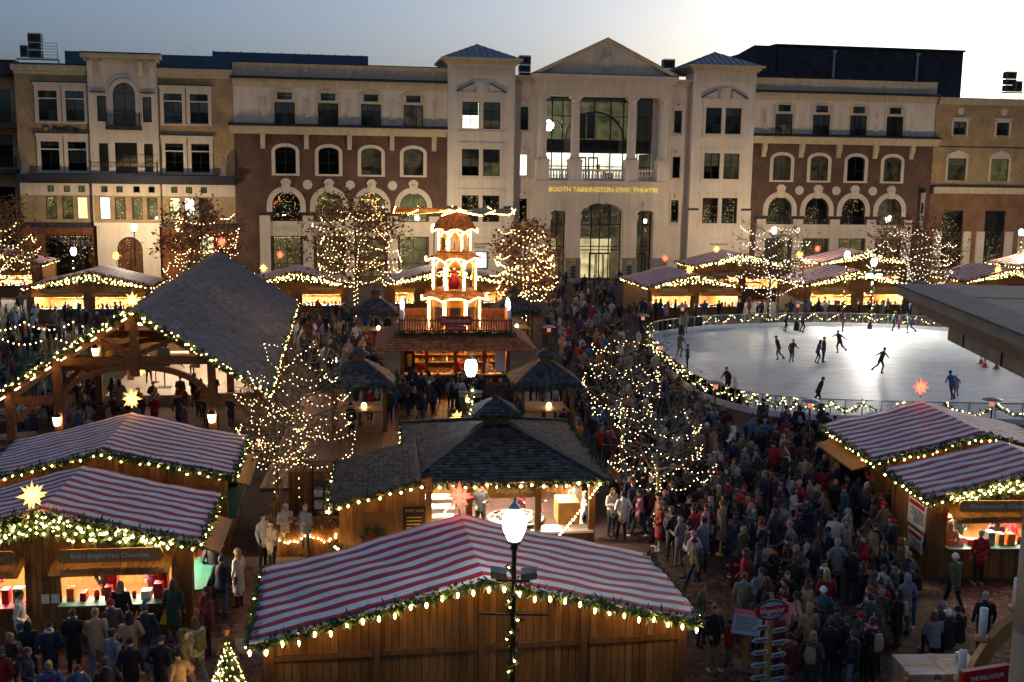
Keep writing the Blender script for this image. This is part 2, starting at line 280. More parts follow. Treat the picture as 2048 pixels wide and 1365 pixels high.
def wing(x0, x1, c0, mir):
    WS = 4.606; cs = [c0+WS*k for k in range(4)]; ps = [c0-WS*.5-.05+WS*k for k in range(5)]
    # brick storeys
    b = MB(); holes = []
    for c in cs: holes += [(c-1.1, c+1.1, 11.75, 14.62), (c-1.5, c+1.5, 6.63, 9.84), (c-1.5, c+1.5, .5, 5.0)]
    hole_wall(b, x0, x1, 0, 15.95, holes, 0.0)
    for c in cs:
        spandrel(b, c, 1.1, 14.12, .5, 14.63, 0.002, .3)
        spandrel(b, c, 1.5, 8.34, 1.5, 9.85, 0.002, .3)
    b.build('brick_wall', 'brick_red', th)
    # upper stucco storey
    u = MB(); holes = []
    for c in cs: holes += [(c-1.08, c+1.08, 17.0, 19.34), (c-.77, c+.77, 19.62, 20.37)]
    hole_wall(u, x0, x1, 16.9, 21.0, holes, 0.05); u.build('stucco_wall', 'stucco', th)
    p = MB(); p.box(x0, x1, 0, .5, 22.0, 23.25); p.box(x0, x1, -.12, .5, 23.25, 23.38); p.box(x0, x1, -.06, .5, 23.05, 23.25)
    p.build('parapet', 'cream', th)
    cp = MB(); cp.box(x0-.02, x1+.02, -.2, .55, 23.382, 23.45); cp.build('coping', 'black_metal', th)
    m = MB(); m.box(x0, x1, -.35, 0, 21.35, 21.72); m.box(x0, x1, -.2, 0, 20.95, 21.35); m.build('cornice', 'cream', th)
    k = MB(); k.prism([(-.75, 21.722), (-.75, 21.80), (-.02, 22.02), (-.02, 21.722)], x0-.25, x1+(.25 if mir else 0), 'x'); k.build('cornice_roof', 'dark_roof', th)
    k = MB(); k.prism([(-1.0, 16.762), (-1.0, 16.86), (.04, 17.1), (.04, 16.762)], x0-(.5 if not mir else 0), x1+(.6 if mir else 0), 'x'); k.build('ledge_roof', 'dark_roof', th)
    m = MB(); xa, xb = x0-(.4 if not mir else 0), x1+(.5 if mir else 0)
    m.box(xa, xb, -.85, 0, 16.4, 16.76); m.box(xa+.1, xb-.1, -.55, 0, 15.95, 16.4); m.build('ledge', 'cream', th)
    for x in ps:
        q = MB(); q.prism([(-.6, 15.9), (-.6, 15.3), (-.3, 14.7), (-.28, 14.4), (0, 14.4), (0, 15.948)], x-.24, x+.24, 'x'); q.box(x-.27, x+.27, -.64, -.0, 15.902, 15.948); q.build('bracket', 'cream', th)
        q = MB(); q.box(x-.29, x+.29, -.06, .05, 17.35, 19.75); q.box(x-.2, x+.2, -.1, -.06, 17.5, 19.6)
        for j in range(7): q.ball((x+rnd.uniform(-.07,.07), -.1, 17.7+j*.28), rnd.uniform(.09,.15), 6, 4)
        q.build('relief_panel', 'limestone', th)
        q = MB(); disc(q, x, 22.62, .36, -.06, 0); disc(q, x, 22.62, .24, -.1, -.06); q.ball((x, -.1, 22.62), .16); q.build('medallion', 'limestone', th)
    for i, c in enumerate(cs):
        q = MB(); q.box(c-1.45, c+1.45, -.04, 0, 22.42, 22.82)
        for j in range(14): q.box(c-1.35+j*.2, c-1.26+j*.2, -.07, -.04, 22.5, 22.75)
        q.build('relief_strip', 'limestone', th)
        q = MB(); q.box(c-1.36, c-1.08, -.03, .05, 17.0, 20.2); q.box(c+1.08, c+1.36, -.03, .05, 17.0, 20.2); arch_ring(q, c, 1.08, 20.2, .28, .28, -.03, .05); q.box(c-1.08, c-.77, -.03, .05, 19.34, 20.37); q.box(c+.77, c+1.08, -.03, .05, 19.34, 20.37); q.box(c-.77, c+.77, -.03, .05, 19.34, 19.62); q.box(c-.77, c+.77, -.03, .05, 20.37, 20.46)
        q.build('window_surround', 'cream', th)
        window(th, c-1.08, c+1.08, 17.0, 19.34, .2, 3, 2, room=rnd.choice(ROOMS) if not (not mir and i == 3) else 'room_dim')
        window(th, c-.77, c+.77, 19.62, 20.37, .2, 2, 1)
        q = MB(); q.box(c-1.48, c-1.1, -.1, 0, 11.55, 14.12); q.box(c+1.1, c+1.48, -.1, 0, 11.55, 14.12); arch_ring(q, c, 1.1, 14.12, .5, .38, -.1, 0); q.box(c-1.1, c+1.1, -.13, 0, 11.55, 11.75)
        q.build('window_surround', 'limestone', th)
        window(th, c-1.1, c+1.1, 11.75, 14.62, .16, 2, 2, .5, room=rnd.choice(ROOMS))
        q = MB(); q.box(c-2.08, c-1.5, -.12, 0, 7.62, 8.34); q.box(c+1.5, c+2.08, -.12, 0, 7.62, 8.34); arch_ring(q, c, 1.5, 8.34, 1.5, .33, -.17, 0); arch_ring(q, c, 1.83, 8.34, 1.83, .25, -.11, 0)
        q.build('arch_surround', 'limestone', th)
        q = MB(); q.prism([(c-.3, 9.7), (c+.3, 9.7), (c+.48, 10.75), (c-.48, 10.75)], -.32, 0); q.prism([(c-.58, 10.75), (c+.58, 10.75), (c+.5, 11.0), (c+.2, 11.25), (c-.2, 11.25), (c-.5, 11.0)], -.28, 0); q.ball((c, -.3, 10.6), .22); q.build('keystone', 'limestone', th)
        window(th, c-1.5, c+1.5, 6.63, 9.84, .2, 2, 2, 1.5, room=('room_dark', 'room_olive', 'room_olive', 'room_olive')[i] if not mir else ('room_dark' if i != 3 else 'room_dim'))
        q = MB(); q.box(c-1.75, c+1.75, -.1, 0, 5.0, 6.63); q.box(c-1.1, c+1.1, -.16, -.1, 5.45, 6.25)
        for j in range(9): q.box(c-.95+j*.22, c-.83+j*.22, -.2, -.16, 5.55, 6.15)
        q.build('spandrel_panel', 'limestone', th)
        window(th, c-1.5, c+1.5, .5, 5.0, .2, 2, 3, room='room_olive' if (not mir) or i == 2 else 'room_dim', fr=.09)
        if i < 3:
            q = MB(); x = c+WS/2; disc(q, x, 10.6, .52, -.1, 0); disc(q, x, 10.6, .36, -.14, -.1); q.build('roundel', 'limestone', th)
    for k in range(5):
        x = c0-WS/2+WS*k
        q = MB(); q.box(x-.56, x+.56, -.28, 0, 0, 7.25); q.box(x-.66, x+.66, -.36, 0, 0, .6); q.build('pilaster', 'limestone', th)
        q = MB(); q.box(x-.64, x+.64, -.4, .0, 7.252, 7.55); q.build('pilaster_cap', 'dark_roof', th)
wing(-30.5, -7.6, -25.12, False); wing(27.7, 50.45, 31.59, True)
def tower(x0, right):
    w = 7.4; x1 = x0+w; y = -.8; c = (x0+x1)/2
    rows = [(16.9, 19.8), (11.8, 14.7), (6.72, 9.64)]; cols = [(c-2.12, c-.22), (c+.22, c+2.12)]
    b = MB(); hole_wall(b, x0, x1, 0, 22.3, [(a, d, z0, z1) for a, d in cols for z0, z1 in rows], y)
    b.add([(x0,y,0),(x0,y+3,0),(x0,y+3,23.8),(x0,y,23.8)], [(0,1,2,3)]); b.add([(x1,y,0),(x1,y,23.8),(x1,y+3,23.8),(x1,y+3,0)], [(0,1,2,3)])
    b.build('tower_wall', 'stucco', th)
    f = MB(); f.box(x0-.03, x1+.03, y-.06, y+.3, 22.3, 23.8); f.box(x0+.35, x1-.35, y-.1, y-.06, 22.62, 23.5)
    for j in range(34): f.box(x0+.5+j*.19, x0+.6+j*.19, y-.15, y-.1, 22.72, 23.42)
    f.build('frieze', 'limestone', th)
    k = MB()
    for i, (o, za, zb) in enumerate([(.25, 23.8, 24.02), (.45, 24.02, 24.25), (.75, 24.25, 24.5)]): k.box(x0-o, x1+o, y-o, y+w+o, za, zb)
    k.build('tower_cornice', 'cream', th)
    r = MB(); o = .6; zc = 26.35; yc = y+w/2
    A = [(x0-o,y-o,24.5),(x1+o,y-o,24.5),(x1+o,y+w+o,24.5),(x0-o,y+w+o,24.5),(c,yc,zc)]
    r.add(A, [(0,1,4),(1,2,4),(2,3,4),(3,0,4)]); ro = r.build('hip_roof', 'blue_metal', th)
    s = MB(); ap = Vector((c, yc, zc))
    for j in range(1, 12):
        for side in (0, 1):
            t = j/12; e = Vector((x0-o+(w+2*o)*t, y-o, 24.5)) if side == 0 else Vector((x0-o if not right else x0-o, y-o+(w+2*o)*t, 24.5))
            top = e + (Vector((e.x, yc, zc)) - e)*(1-abs(2*t-1)) if side == 0 else e + (Vector((c, e.y, zc)) - e)*(1-abs(2*t-1))
            s.bar(e+Vector((0,0,.03)), top+Vector((0,0,.03)), .05, .07)
    s.build('seam', 'blue_metal', ro)
    # broken pediment over the upper window
    q = MB(); hwd = 2.55; q.box(c-hwd, c+hwd, y-.14, y, 20.15, 20.75); q.box(c-hwd-.1, c+hwd+.1, y-.22, y, 20.75, 20.87)
    q.prism([(c-hwd-.1, 20.87), (c-.95, 20.87), (c-.95, 21.75)], y-.12, y); q.prism([(c+hwd+.1, 20.87), (c+.95, 21.75), (c+.95, 20.87)], y-.12, y); q.box(c-.6, c+.6, y-.2, y, 20.87, 22.05); q.box(c-.35, c+.35, y-.26, y-.2, 21.2, 21.8)
    q.build('broken_pediment', 'limestone', th)
    q = MB(); q.bar((c-hwd-.2, y-.14, 20.9), (c-.85, y-.14, 21.83), .36, .09); q.bar((c+hwd+.2, y-.14, 20.9), (c+.85, y-.14, 21.83), .36, .09); q.build('pediment_roof', 'dark_roof', th)
    for z0, z1 in rows:
        q = MB(); t = .35; q.box(c-2.12-t, c-2.12, y-.08, y, z0-.2, z1+.35); q.box(c+2.12, c+2.12+t, y-.08, y, z0-.2, z1+.35); q.box(c-2.12, c+2.12, y-.08, y, z1, z1+.35); q.box(c-.22, c+.22, y-.06, y, z0, z1); q.box(c-2.6, c+2.6, y-.16, y, z0-.42, z0-.2); q.box(c-2.12, c+2.12, y-.07, y, z0-.2, z0)
        if z1 < 15: q.box(c-2.62, c+2.62, y-.12, y, z1+.35, z1+.75)
        q.build('window_surround', 'limestone', th)
        for i, (a, d) in enumerate(cols):
            room = 'room_dark'
            if not right: room = {(16.9, 0): 'room_bright', (16.9, 1): 'room_dim', (11.8, 1): 'room_olive'}.get((z0, i), 'room_dark')
            elif (z0, i) == (11.8, 1): room = 'room_dim'
            window(th, a, d, z0, z1, y+.16, 2, 3, room=room)
    for a, d in ((x0-.08, c-2.6), (c+2.6, x1+.08)):
        q = MB(); q.box(a, d, y-.22, y+.1, 8.2, 8.45); q.build('string_course', 'dark_roof', th)
    for a, d in ((x0-.06, c-2.66), (c+2.66, x1+.06)): q = MB(); q.box(a, d, y-.1, y, 0, 8.2); q.build('base_stone', 'limestone', th)
    q = MB(); arch_ring(q, c, 1.75, 4.3, .55, .28, y-.08, y); q.box(c-2.03, c-1.75, y-.08, y, 0, 4.3); q.box(c+1.75, c+2.03, y-.08, y, 0, 4.3); q.build('doorway_surround', 'limestone', th)
tower(-7.6, False); tower(20.25, True)
# recesses with narrow windows between towers and portico
for x0, x1, wc in ((-.2, 2.3, 1.07), (17.6, 20.25, 18.87)):
    rows = [(16.95, 19.45), (11.85, 14.25), (6.75, 9.3)]
    b = MB(); hole_wall(b, x0, x1, 0, 22.2, [(wc-.45, wc+.45, a, d) for a, d in rows], .2); b.build('recess_wall', 'stucco', th)
    k = MB(); k.box(x0, x1, -.15, .4, 22.2, 22.55); k.box(x0, x1, -.35, .4, 22.55, 22.85); k.build('cornice', 'cream', th)
    for a, d in rows:
        q = MB(); q.box(wc-.62, wc-.45, .12, .2, a-.15, d+.95); q.box(wc+.45, wc+.62, .12, .2, a-.15, d+.95); q.box(wc-.45, wc+.45, .12, .2, d, d+.2); q.box(wc-.45, wc+.45, .13, .2, d+.2, d+.95); q.ball((wc, .12, d+.55), .22); q.box(wc-.7, wc+.7, .04, .2, a-.3, a-.15); q.build('window_surround', 'limestone', th)
        window(th, wc-.45, wc+.45, a, d, .32, 1, 2, room='room_bright' if (x0 < 0 and a == 11.85) else 'room_dark')
# portico
PX0, PX1, PY = 2.2, 17.55, -1.5; PC = (PX0+PX1)/2
q = MB(); q.box(PX0, PX1, PY+.1, .4, 20.7, 21.6); q.box(PX0-.05, PX1+.05, PY, .4, 21.6, 22.2); q.box(PX0-.3, PX1+.3, PY-.3, .4, 22.2, 22.6); q.box(PX0-.55, PX1+.55, PY-.6, .4, 22.6, 22.98); q.build('entablature', 'limestone', th)
q = MB(); q.prism([(PX0, 23.06), (PX1, 23.06), (PC, 26.75)], PY+.1, .4); q.build('pediment', 'stucco', th)
q = MB(); q.box(PX0-.55, PX1+.55, PY-.62, .2, 22.982, 23.06); q.build('pediment_ledge', 'dark_roof', th)
q = MB()
for sx, xa in ((1, PX0-.65), (-1, PX1+.65)):
    q.prism([(xa, 23.06), (xa+sx*.9, 23.06), (PC, 26.62), (PC, 27.02)], PY-.55, .5)
q.build('raking_cornice', 'cream', th)
q = MB(); disc(q, PC, 24.55, .95, PY-.02, PY+.1, n=24); disc(q, PC, 24.55, .72, PY-.08, PY-.02, n=24); q.ball((PC, PY-.08, 24.6), .45, 10, 6); q.ball((PC-.2, PY-.3, 24.75), .15); q.ball((PC+.2, PY-.3, 24.75), .15); q.ball((PC, PY-.35, 24.35), .16)
for k in range(8): q.ball((PC+.85*cos(k*pi/4), PY-.08, 24.55+.85*sin(k*pi/4)), .17)
q.build('medallion', 'limestone', th)
for xc in (2.97, 6.7, 13.2, 16.86):
    q = MB(); q.lathe([(.62, 13.8), (.62, 13.95), (.54, 14.05), (.5, 14.2), (.5, 16), (.47, 18.5), (.43, 20.0), (.43, 20.15), (.5, 20.2), (.5, 20.28), (.6, 20.42)], (xc, PY+.72, 0), 20); q.box(xc-.65, xc+.65, PY+.07, PY+1.37, 20.42, 20.698); q.build('column', 'stucco', th)
    q = MB(); q.box(xc-.72, xc+.72, PY, PY+1.44, 11.65, 13.5); q.box(xc-.84, xc+.84, PY-.12, PY+1.56, 11.42, 11.65); q.box(xc-.8, xc+.8, PY-.08, PY+1.52, 13.5, 13.66); q.box(xc-.7, xc+.7, PY, PY+1.44, 13.66, 13.798); q.build('pedestal', 'stucco', th)
for xa, xb in ((3.81, 5.86), (7.54, 12.36), (14.04, 16.02)):
    q = MB(); q.box(xa, xb, PY+.45, PY+.8, 12.5, 12.72); q.box(xa, xb, PY+.42, PY+.83, 11.45, 11.7)
    n = int((xb-xa)/.33)
    for i in range(n): q.lathe([(.06, 0), (.11, .1), (.13, .28), (.07, .52), (.06, .6), (.1, .75), (.1, .8)], (xa+(i+.5)*(xb-xa)/n, PY+.62, 11.7), 6)
    q.build('balustrade', 'limestone', th)
q = MB(); hole_wall(q, PX0, PX1, 0, 11.4, [(3.95, 5.8, 0, 8.15), (7.4, 12.35, 0, 8.95), (13.95, 15.9, 0, 8.2)], PY, depth=1.2)
for a, d, zt in ((3.95, 5.8, 8.15), (7.4, 12.35, 8.95), (13.95, 15.9, 8.2)):
    rise = zt-7.72; spandrel(q, (a+d)/2, (d-a)/2, zt-rise, rise, zt+.01, PY+.004, PY+1.1)
q.add([(PX0,PY,0),(PX0,PY+2,0),(PX0,PY+2,11.4),(PX0,PY,11.4)], [(0,1,2,3)]); q.add([(PX1,PY,0),(PX1,PY,11.4),(PX1,PY+2,11.4),(PX1,PY+2,0)], [(0,1,2,3)]); q.add([(PX0,PY,11.4),(PX1,PY,11.4),(PX1,.5,11.4),(PX0,.5,11.4)], [(0,1,2,3)])
q.build('portico_wall', 'limestone', th)
q = MB(); q.box(PX0-.15, PX1+.15, PY-.25, PY, 11.0, 11.4); q.build('portico_cornice', 'limestone', th)
for i, (a, d, zt) in enumerate(((3.95, 5.8, 8.15), (7.4, 12.35, 8.95), (13.95, 15.9, 8.2))):
    q = MB(); arch_ring(q, (a+d)/2, (d-a)/2, 7.72, zt-7.72, .75 if i == 1 else .5, PY-.08, PY); q.prism([((a+d)/2-.28, zt-.1), ((a+d)/2+.28, zt-.1), ((a+d)/2+.36, zt+1.0), ((a+d)/2-.36, zt+1.0)], PY-.2, PY); q.build('arch_moulding', 'limestone', th)
for a, d in ((PX0, 3.95), (5.8, 7.4), (12.35, 13.95), (15.9, PX1)):
    q = MB(); q.box(a-.06, d+.06, PY-.12, PY, 0, 2.75); q.build('pier_base', 'limestone_dark', th)
    q = MB(); q.box(a-.1, d+.1, PY-.16, PY, 7.1, 7.45); q.box(a-.14, d+.14, PY-.22, PY, 7.45, 7.6); q.build('pier_capital', 'limestone', th)
for a, d in ((PX0, 3.95), (5.8, 7.4), (12.35, 13.95), (15.9, PX1)):
    for za, zb in ((2.77, 3.72), (3.74, 4.68), (4.70, 5.64), (5.66, 6.36), (6.38, 7.1)):
        q = MB(); q.box(a+.01, d-.01, PY-.03, PY, za, zb); q.build('ashlar_block', 'limestone', th)
for za, zb in ((9.05, 9.85), (9.87, 10.98)):
    for i in range(7):
        if za > 9.5 or i in (0, 1, 5, 6): q = MB(); q.box(PX0+.02+i*2.19, PX0+2.17+i*2.19, PY-.025, PY, za, zb); q.build('ashlar_block', 'limestone', th)
# lettering
def text(body, size, loc, parent, matn, name='lettering', rot=(pi/2, 0, 0), ext=.02, align='LEFT', width=None, sx=1.0):
    cu = bpy.data.curves.new(name, 'FONT'); cu.body = body; cu.size = size; cu.extrude = ext; cu.align_x = align; cu.align_y = 'CENTER'; cu.resolution_u = 2
    ob = bpy.data.objects.new(name, cu); COL.objects.link(ob); dg = bpy.context.evaluated_depsgraph_get()
    me = bpy.data.meshes.new_from_object(ob.evaluated_get(dg)); bpy.data.objects.remove(ob); bpy.data.curves.remove(cu)
    if width and len(me.vertices):
        xs = [v.co.x for v in me.vertices]; k = width/(max(xs)-min(xs))
        for v in me.vertices: v.co.x *= k
    me.materials.clear(); me.materials.append(MAT[matn]); o = link(name, me, parent, loc, kind='stuff'); o.rotation_euler = rot; return o
text('BOOTH TARKINGTON CIVIC THEATRE', .75, (3.64, PY-.055, 10.4), th, 'sign_gold', ext=.03, width=12.64)
# glazed front behind the columns (two storeys) and the entrance below
def curtain(x0, x1, z0, z1, y, xs, zs, name):
    f = MB()
    for x in [x0+.06]+xs+[x1-.06]: f.box(x-.06, x+.06, y-.05, y+.08, z0, z1)
    for z in [z0+.05]+zs+[z1-.05]: f.box(x0, x1, y-.045, y+.07, z-.05, z+.05)
    w = f.build(name, 'bronze_frame', th); X = [x0]+xs+[x1]; Z = [z0]+zs+[z1]
    for i in range(len(X)-1):
        for j in range(len(Z)-1):
            p = MB(); p.add([(X[i],y+.01,Z[j]),(X[i+1],y+.01,Z[j]),(X[i+1],y+.01,Z[j+1]),(X[i],y+.01,Z[j+1])], [(0,1,2,3)]); p.build('pane', 'glass', w)
    return w
cw = curtain(3.0, 16.0, 11.45, 20.65, 1.0, [4.4, 5.6, 7.4, 9.3, 11.2, 12.7, 14.4], [13.0, 14.6, 18.6], 'curtain_wall')
for a, d in ((2.3, 3.0), (16.0, 17.55)): q = MB(); q.box(a, d, .35, 1.2, 11.4, 20.7); q.build('side_wall', 'stucco', th)
q = MB(); q.add([(3,6,11.4),(16,6,11.4),(16,6,14.5),(3,6,14.5)], [(0,3,2,1)]); q.add([(3,1.2,14.5),(16,1.2,14.5),(16,6,14.5),(3,6,14.5)], [(0,1,2,3)]); q.build('lounge_interior', 'room_bright', th)
q = MB(); q.add([(3,7,16.2),(16,7,16.2),(16,7,20.6),(3,7,20.6)], [(0,3,2,1)]); q.build('foyer_interior', 'room_olive', th)
q = MB(); q.box(3, 16, 1.6, 6.5, 14.62, 16.0); q.box(5.6, 13.2, 1.25, 1.6, 15.0, 15.9); q.build('mezzanine', 'bronze_frame', th)
q = MB(); arch_ring(q, 9.4, 3.3, 16.0, 3.0, .22, 1.15, 1.3); arch_ring(q, 4.6, .85, 17.2, .8, .12, 1.15, 1.3); q.build('arched_glazing_bar', 'bronze_frame', th)
q = MB(); q.ball((4.4, 3.0, 17.6), .62, 10, 6); q.build('globe_lamp', 'lamp_white', th)
for x in (8.0, 9.0, 10.0):
    q = MB(); q.box(x-.42, x+.42, 5.8, 5.9, 16.3, 19.2); q.box(x-.42, x+.42, 5.78, 5.8, 16.3, 16.6); q.build('foyer_door', 'bronze_frame', th)
for x in (8.2, 9.6):
    q = MB(); q.box(x-.6, x-.45, 2.4, 2.5, 11.45, 14.0); q.box(x+.45, x+.6, 2.4, 2.5, 11.45, 14.0); q.box(x-.6, x+.6, 2.4, 2.5, 13.9, 14.1); q.build('balcony_door', 'bronze_frame', th)
q = MB(); q.box(10.8, 11.3, 5.85, 5.98, 12.4, 13.3); q.build('picture', 'gold_letter', th)
q = MB(); q.box(11.2, 12.3, 3.5, 4.3, 11.45, 12.3); q.box(11.2, 11.4, 3.5, 4.3, 12.3, 12.7); q.build('armchair', 'room_dark', th)
for i, (a, d, zt) in enumerate(((3.95, 5.8, 8.15), (7.4, 12.35, 8.95), (13.95, 15.9, 8.2))):
    xs = [a+(d-a)*t for t in ((.3, .5, .72) if i == 1 else (.5,))]
    curtain(a, d, 0, zt, PY+1.15, xs, [3.6, 4.0, 6.5], 'entrance_glazing')
    q = MB(); q.add([(a,4,0),(d,4,0),(d,4,4.6),(a,4,4.6)], [(0,3,2,1)]); q.build('lobby_interior', 'room_warm' if i < 2 else 'room_olive', th)
    q = MB(); q.add([(a,4.2,4.6),(d,4.2,4.6),(d,4.2,9),(a,4.2,9)], [(0,3,2,1)]); q.add([(a,0,0),(a,4.2,0),(a,4.2,9),(a,0,9)], [(0,1,2,3)]); q.add([(d,0,0),(d,4.2,0),(d,4.2,9),(d,0,9)], [(0,3,2,1)]); q.build('lobby_wall', 'room_dim', th)
    for x in (xs if i != 1 else (a+1.7, a+2.55, a+3.4)):
        q = MB(); q.box(x-.4, x-.3, PY+1.08, PY+1.14, 0, 3.3); q.box(x+.3, x+.4, PY+1.08, PY+1.14, 0, 3.3); q.box(x-.3, x+.3, PY+1.08, PY+1.14, 3.1, 3.3); q.box(x-.3, x+.3, PY+1.08, PY+1.14, 0, .25); q.build('entrance_door', 'bronze_frame', th)
for x, n in ((6.6, '4'), (13.15, '3')):
    q = MB(); q.box(x-.26, x+.26, PY-.2, PY-.12, 2.05, 2.6); o = q.build('number_plaque', 'gold_letter', th); text(n, .42, (x-.12, PY-.22, 2.33), th, 'bronze_frame', 'numeral', ext=.01)
    for z in (1.7, 1.35, 1.0, .65):
        q = MB(); q.box(x-.28, x+.28, PY-.18, PY-.12, z-.12, z+.12); q.build('plaque', 'bronze_frame', th)
text('THE STUDIO\nTHEATER', .36, (-4.65, -.9, 4.05), th, 'bronze_frame', ext=.01, width=1.7)
text('THE TARKINGTON', .3, (22.9, -.9, 4.3), th, 'bronze_frame', ext=.01, width=2.2)
q = MB(); q.box(-4.5, -3.1, -1.0, -.88, 1.5, 3.45); o = q.build('poster_case', 'bronze_frame', th)
glow('poster_light', (0.75, 0.85, 1.0), .4, noise=.6, nscale=2.2, sample=False); q = MB(); q.box(-4.4, -3.2, -1.02, -1.0, 1.6, 3.35); q.build('poster', 'poster_light', th)
# banner on the right wing
q = MB(); q.bar((49.3, 0, 10.75), (49.3, -1.0, 10.75), .25, .5); q.bar((49.3, 0, 5.9), (49.3, -1.0, 5.9), .25, .5); q.build('banner_bracket', 'black_metal', th)
q = MB(); q.box(49.28, 49.32, -1.0, -.15, 6.15, 10.5); q.build('banner', 'white_paint', th)
q = MB(); q.box(49.255, 49.278, -.8, -.35, 8.0, 9.3); q.build('banner_print', 'black_metal', th)
# body behind the fronts so that nothing is hollow
q = MB(); q.box(-30.4, -7.7, 2.3, 20, 0, 23.0); q.box(27.8, 50.3, 2.3, 20, 0, 23.0); q.box(-7.5, 2.2, 2.4, 20, 0, 22.4); q.box(17.6, 27.6, 2.4, 20, 0, 22.4); q.box(2.2, 17.6, 8, 20, 0, 22.6); q.build('rear_mass', 'limestone_dark', th)
q = MB(); q.prism([(PX0-.5, 22.7), (PX1+.5, 22.7), (PC, 26.6)], .5, 18); q.build('portico_roof', 'dark_roof', th)
q = MB(); q.box(-33.3, -15.9, 8, 14, 22.9, 25.2)
for j in range(12): q.box(-33.2+j*1.5, -33.1+j*1.5, 7.93, 8.0, 23, 25.3)
q.build('plant_screen', 'blue_metal', th)
# fly tower
ft = MB(); ft.box(36, 61.9, 14, 34, 0, 28.6); ft.prism([(14, 0), (14, 28.6), (20, 28.0), (20, 0)], 33, 36.2, 'x'); ft.build('fly_tower', 'brick_dark', th)
ft = MB(); ft.box(35.8, 62.1, 13.8, 34.2, 28.602, 28.85); ft.build('fly_tower_coping', 'dark_roof', th)
for x in (43.78, 55.34):
    ft = MB(); ft.box(x-.15, x+.15, 13.75, 13.99, 20, 27.9); ft.box(x-.28, x+.28, 13.65, 13.99, 27.9, 28.3); ft.build('downpipe', 'steel', th)
# ---------------------------------------------------------------- tan brick block on the left
lb = thing('office_building', FAC, YAW, 'tan brick four storey office building with balcony bay and green banded ground floor', 'building')
def lb_pair(c, z0, z1, w=1.86):
    a, d = c-w/2, c+w/2
    q = MB(); q.box(a-.35, a, -.12, 0, z0-.15, z1+.55); q.box(d, d+.35, -.12, 0, z0-.15, z1+.55); q.box(a, d, -.12, 0, z1, z1+.55); q.box(a-.45, d+.45, -.25, 0, z1+.55, z1+.85); q.box(a-.4, d+.4, -.18, 0, z0-.3, z0-.15); q.box(a, d, -.08, .1, z1-.85, z1-.72); q.build('window_surround', 'limestone', lb)
    q = MB(); q.box(a-.55, d+.55, -.34, 0, z1+.852, z1+.94); q.build('window_hood', 'dark_roof', lb)
    window(lb, a, d, z0, z1-.85, .16, 2, 2, room=rnd.choice(['room_dark', 'room_dim', 'room_dark'])); window(lb, a, d, z1-.72, z1, .16, 3, 1)
BX0, BX1 = -52.4, -30.5
pc = [-49.24, -46.55, -36.7, -34.02]
b = MB(); hole_wall(b, BX0, BX1, 11.4, 21.7, [(c-.93, c+.93, z0, z1) for c in pc for z0, z1 in ((16.95, 19.95), (11.8, 14.75))], 0); b.add([(BX0,0,0),(BX0,8,0),(BX0,8,22.7),(BX0,0,22.7)], [(0,1,2,3)]); b.build('brick_wall', 'brick_tan', lb)
for c in pc:
    lb_pair(c, 16.95, 19.95); lb_pair(c, 11.8, 14.75)
q = MB(); q.box(BX0-.05, BX1, -.15, .3, 21.6, 21.95); q.box(BX0-.25, BX1, -.4, .3, 21.95, 22.55); q.build('cornice', 'cream', lb)
q = MB(); q.box(BX0-.35, BX1, -.5, .5, 22.552, 22.7); q.build('coping', 'black_metal', lb)
# centre bay
q = MB(); hole_wall(q, -45.1, -38.2, 11.4, 23.0, [(-44.25, -43.35, 16.9, 19.5), (-39.7, -38.8, 16.9, 19.5), (-42.65, -40.4, 16.4, 20.9), (-44.25, -43.3, 11.75, 14.65), (-39.7, -38.8, 11.75, 14.65), (-42.65, -40.4, 11.55, 14.75)], -.6)
spandrel(q, -41.52, 1.12, 19.78, 1.12, 20.91, -.598, -.3)
q.add([(-45.1,-.6,6.4),(-45.1,.1,6.4),(-45.1,.1,23),(-45.1,-.6,23)], [(0,1,2,3)]); q.add([(-38.2,-.6,6.4),(-38.2,-.6,23),(-38.2,.1,23),(-38.2,.1,6.4)], [(0,1,2,3)]); q.build('bay_wall', 'limestone', lb)
q = MB(); q.box(-45.35, -37.95, -.9, .3, 23.0, 23.35); q.box(-45.6, -37.7, -1.3, .3, 23.35, 23.8); q.build('bay_cornice', 'cream', lb)
q = MB(); q.box(-45.7, -37.6, -1.4, .4, 23.802, 23.92); q.build('bay_coping', 'black_metal', lb)
for x in (-44.75, -43.6, -39.75, -38.6):
    q = MB(); q.prism([(-1.1, 22.99), (-1.1, 22.5), (-.85, 21.9), (-.6, 21.7), (-.6, 22.99)], x-.26, x+.26, 'x'); q.build('bracket', 'limestone', lb)
q = MB(); arch_ring(q, -41.52, 1.12, 19.78, 1.12, .42, -.72, -.6); q.box(-43.06, -42.64, -.72, -.6, 16.4, 19.78); q.box(-40.4, -39.98, -.72, -.6, 16.4, 19.78); arch_ring(q, -41.52, 1.65, 19.78, 1.75, .2, -.68, -.6); q.build('arch_surround', 'limestone', lb)
for a in (-44.9, -39.9):
    q = MB(); q.box(a, a+1.55, -.85, -.6, 19.85, 19.95); q.build('window_hood', 'dark_roof', lb)
window(lb, -42.65, -40.4, 16.4, 20.9, -.42, 2, 2, 1.12, room='room_dim'); window(lb, -44.25, -43.35, 16.9, 19.5, -.44, 1, 2); window(lb, -39.7, -38.8, 16.9, 19.5, -.44, 1, 2)
window(lb, -42.65, -40.4, 11.55, 14.75, -.42, 3, 2); window(lb, -44.25, -43.3, 11.75, 14.65, -.44, 1, 2); window(lb, -39.7, -38.8, 11.75, 14.65, -.44, 1, 2)
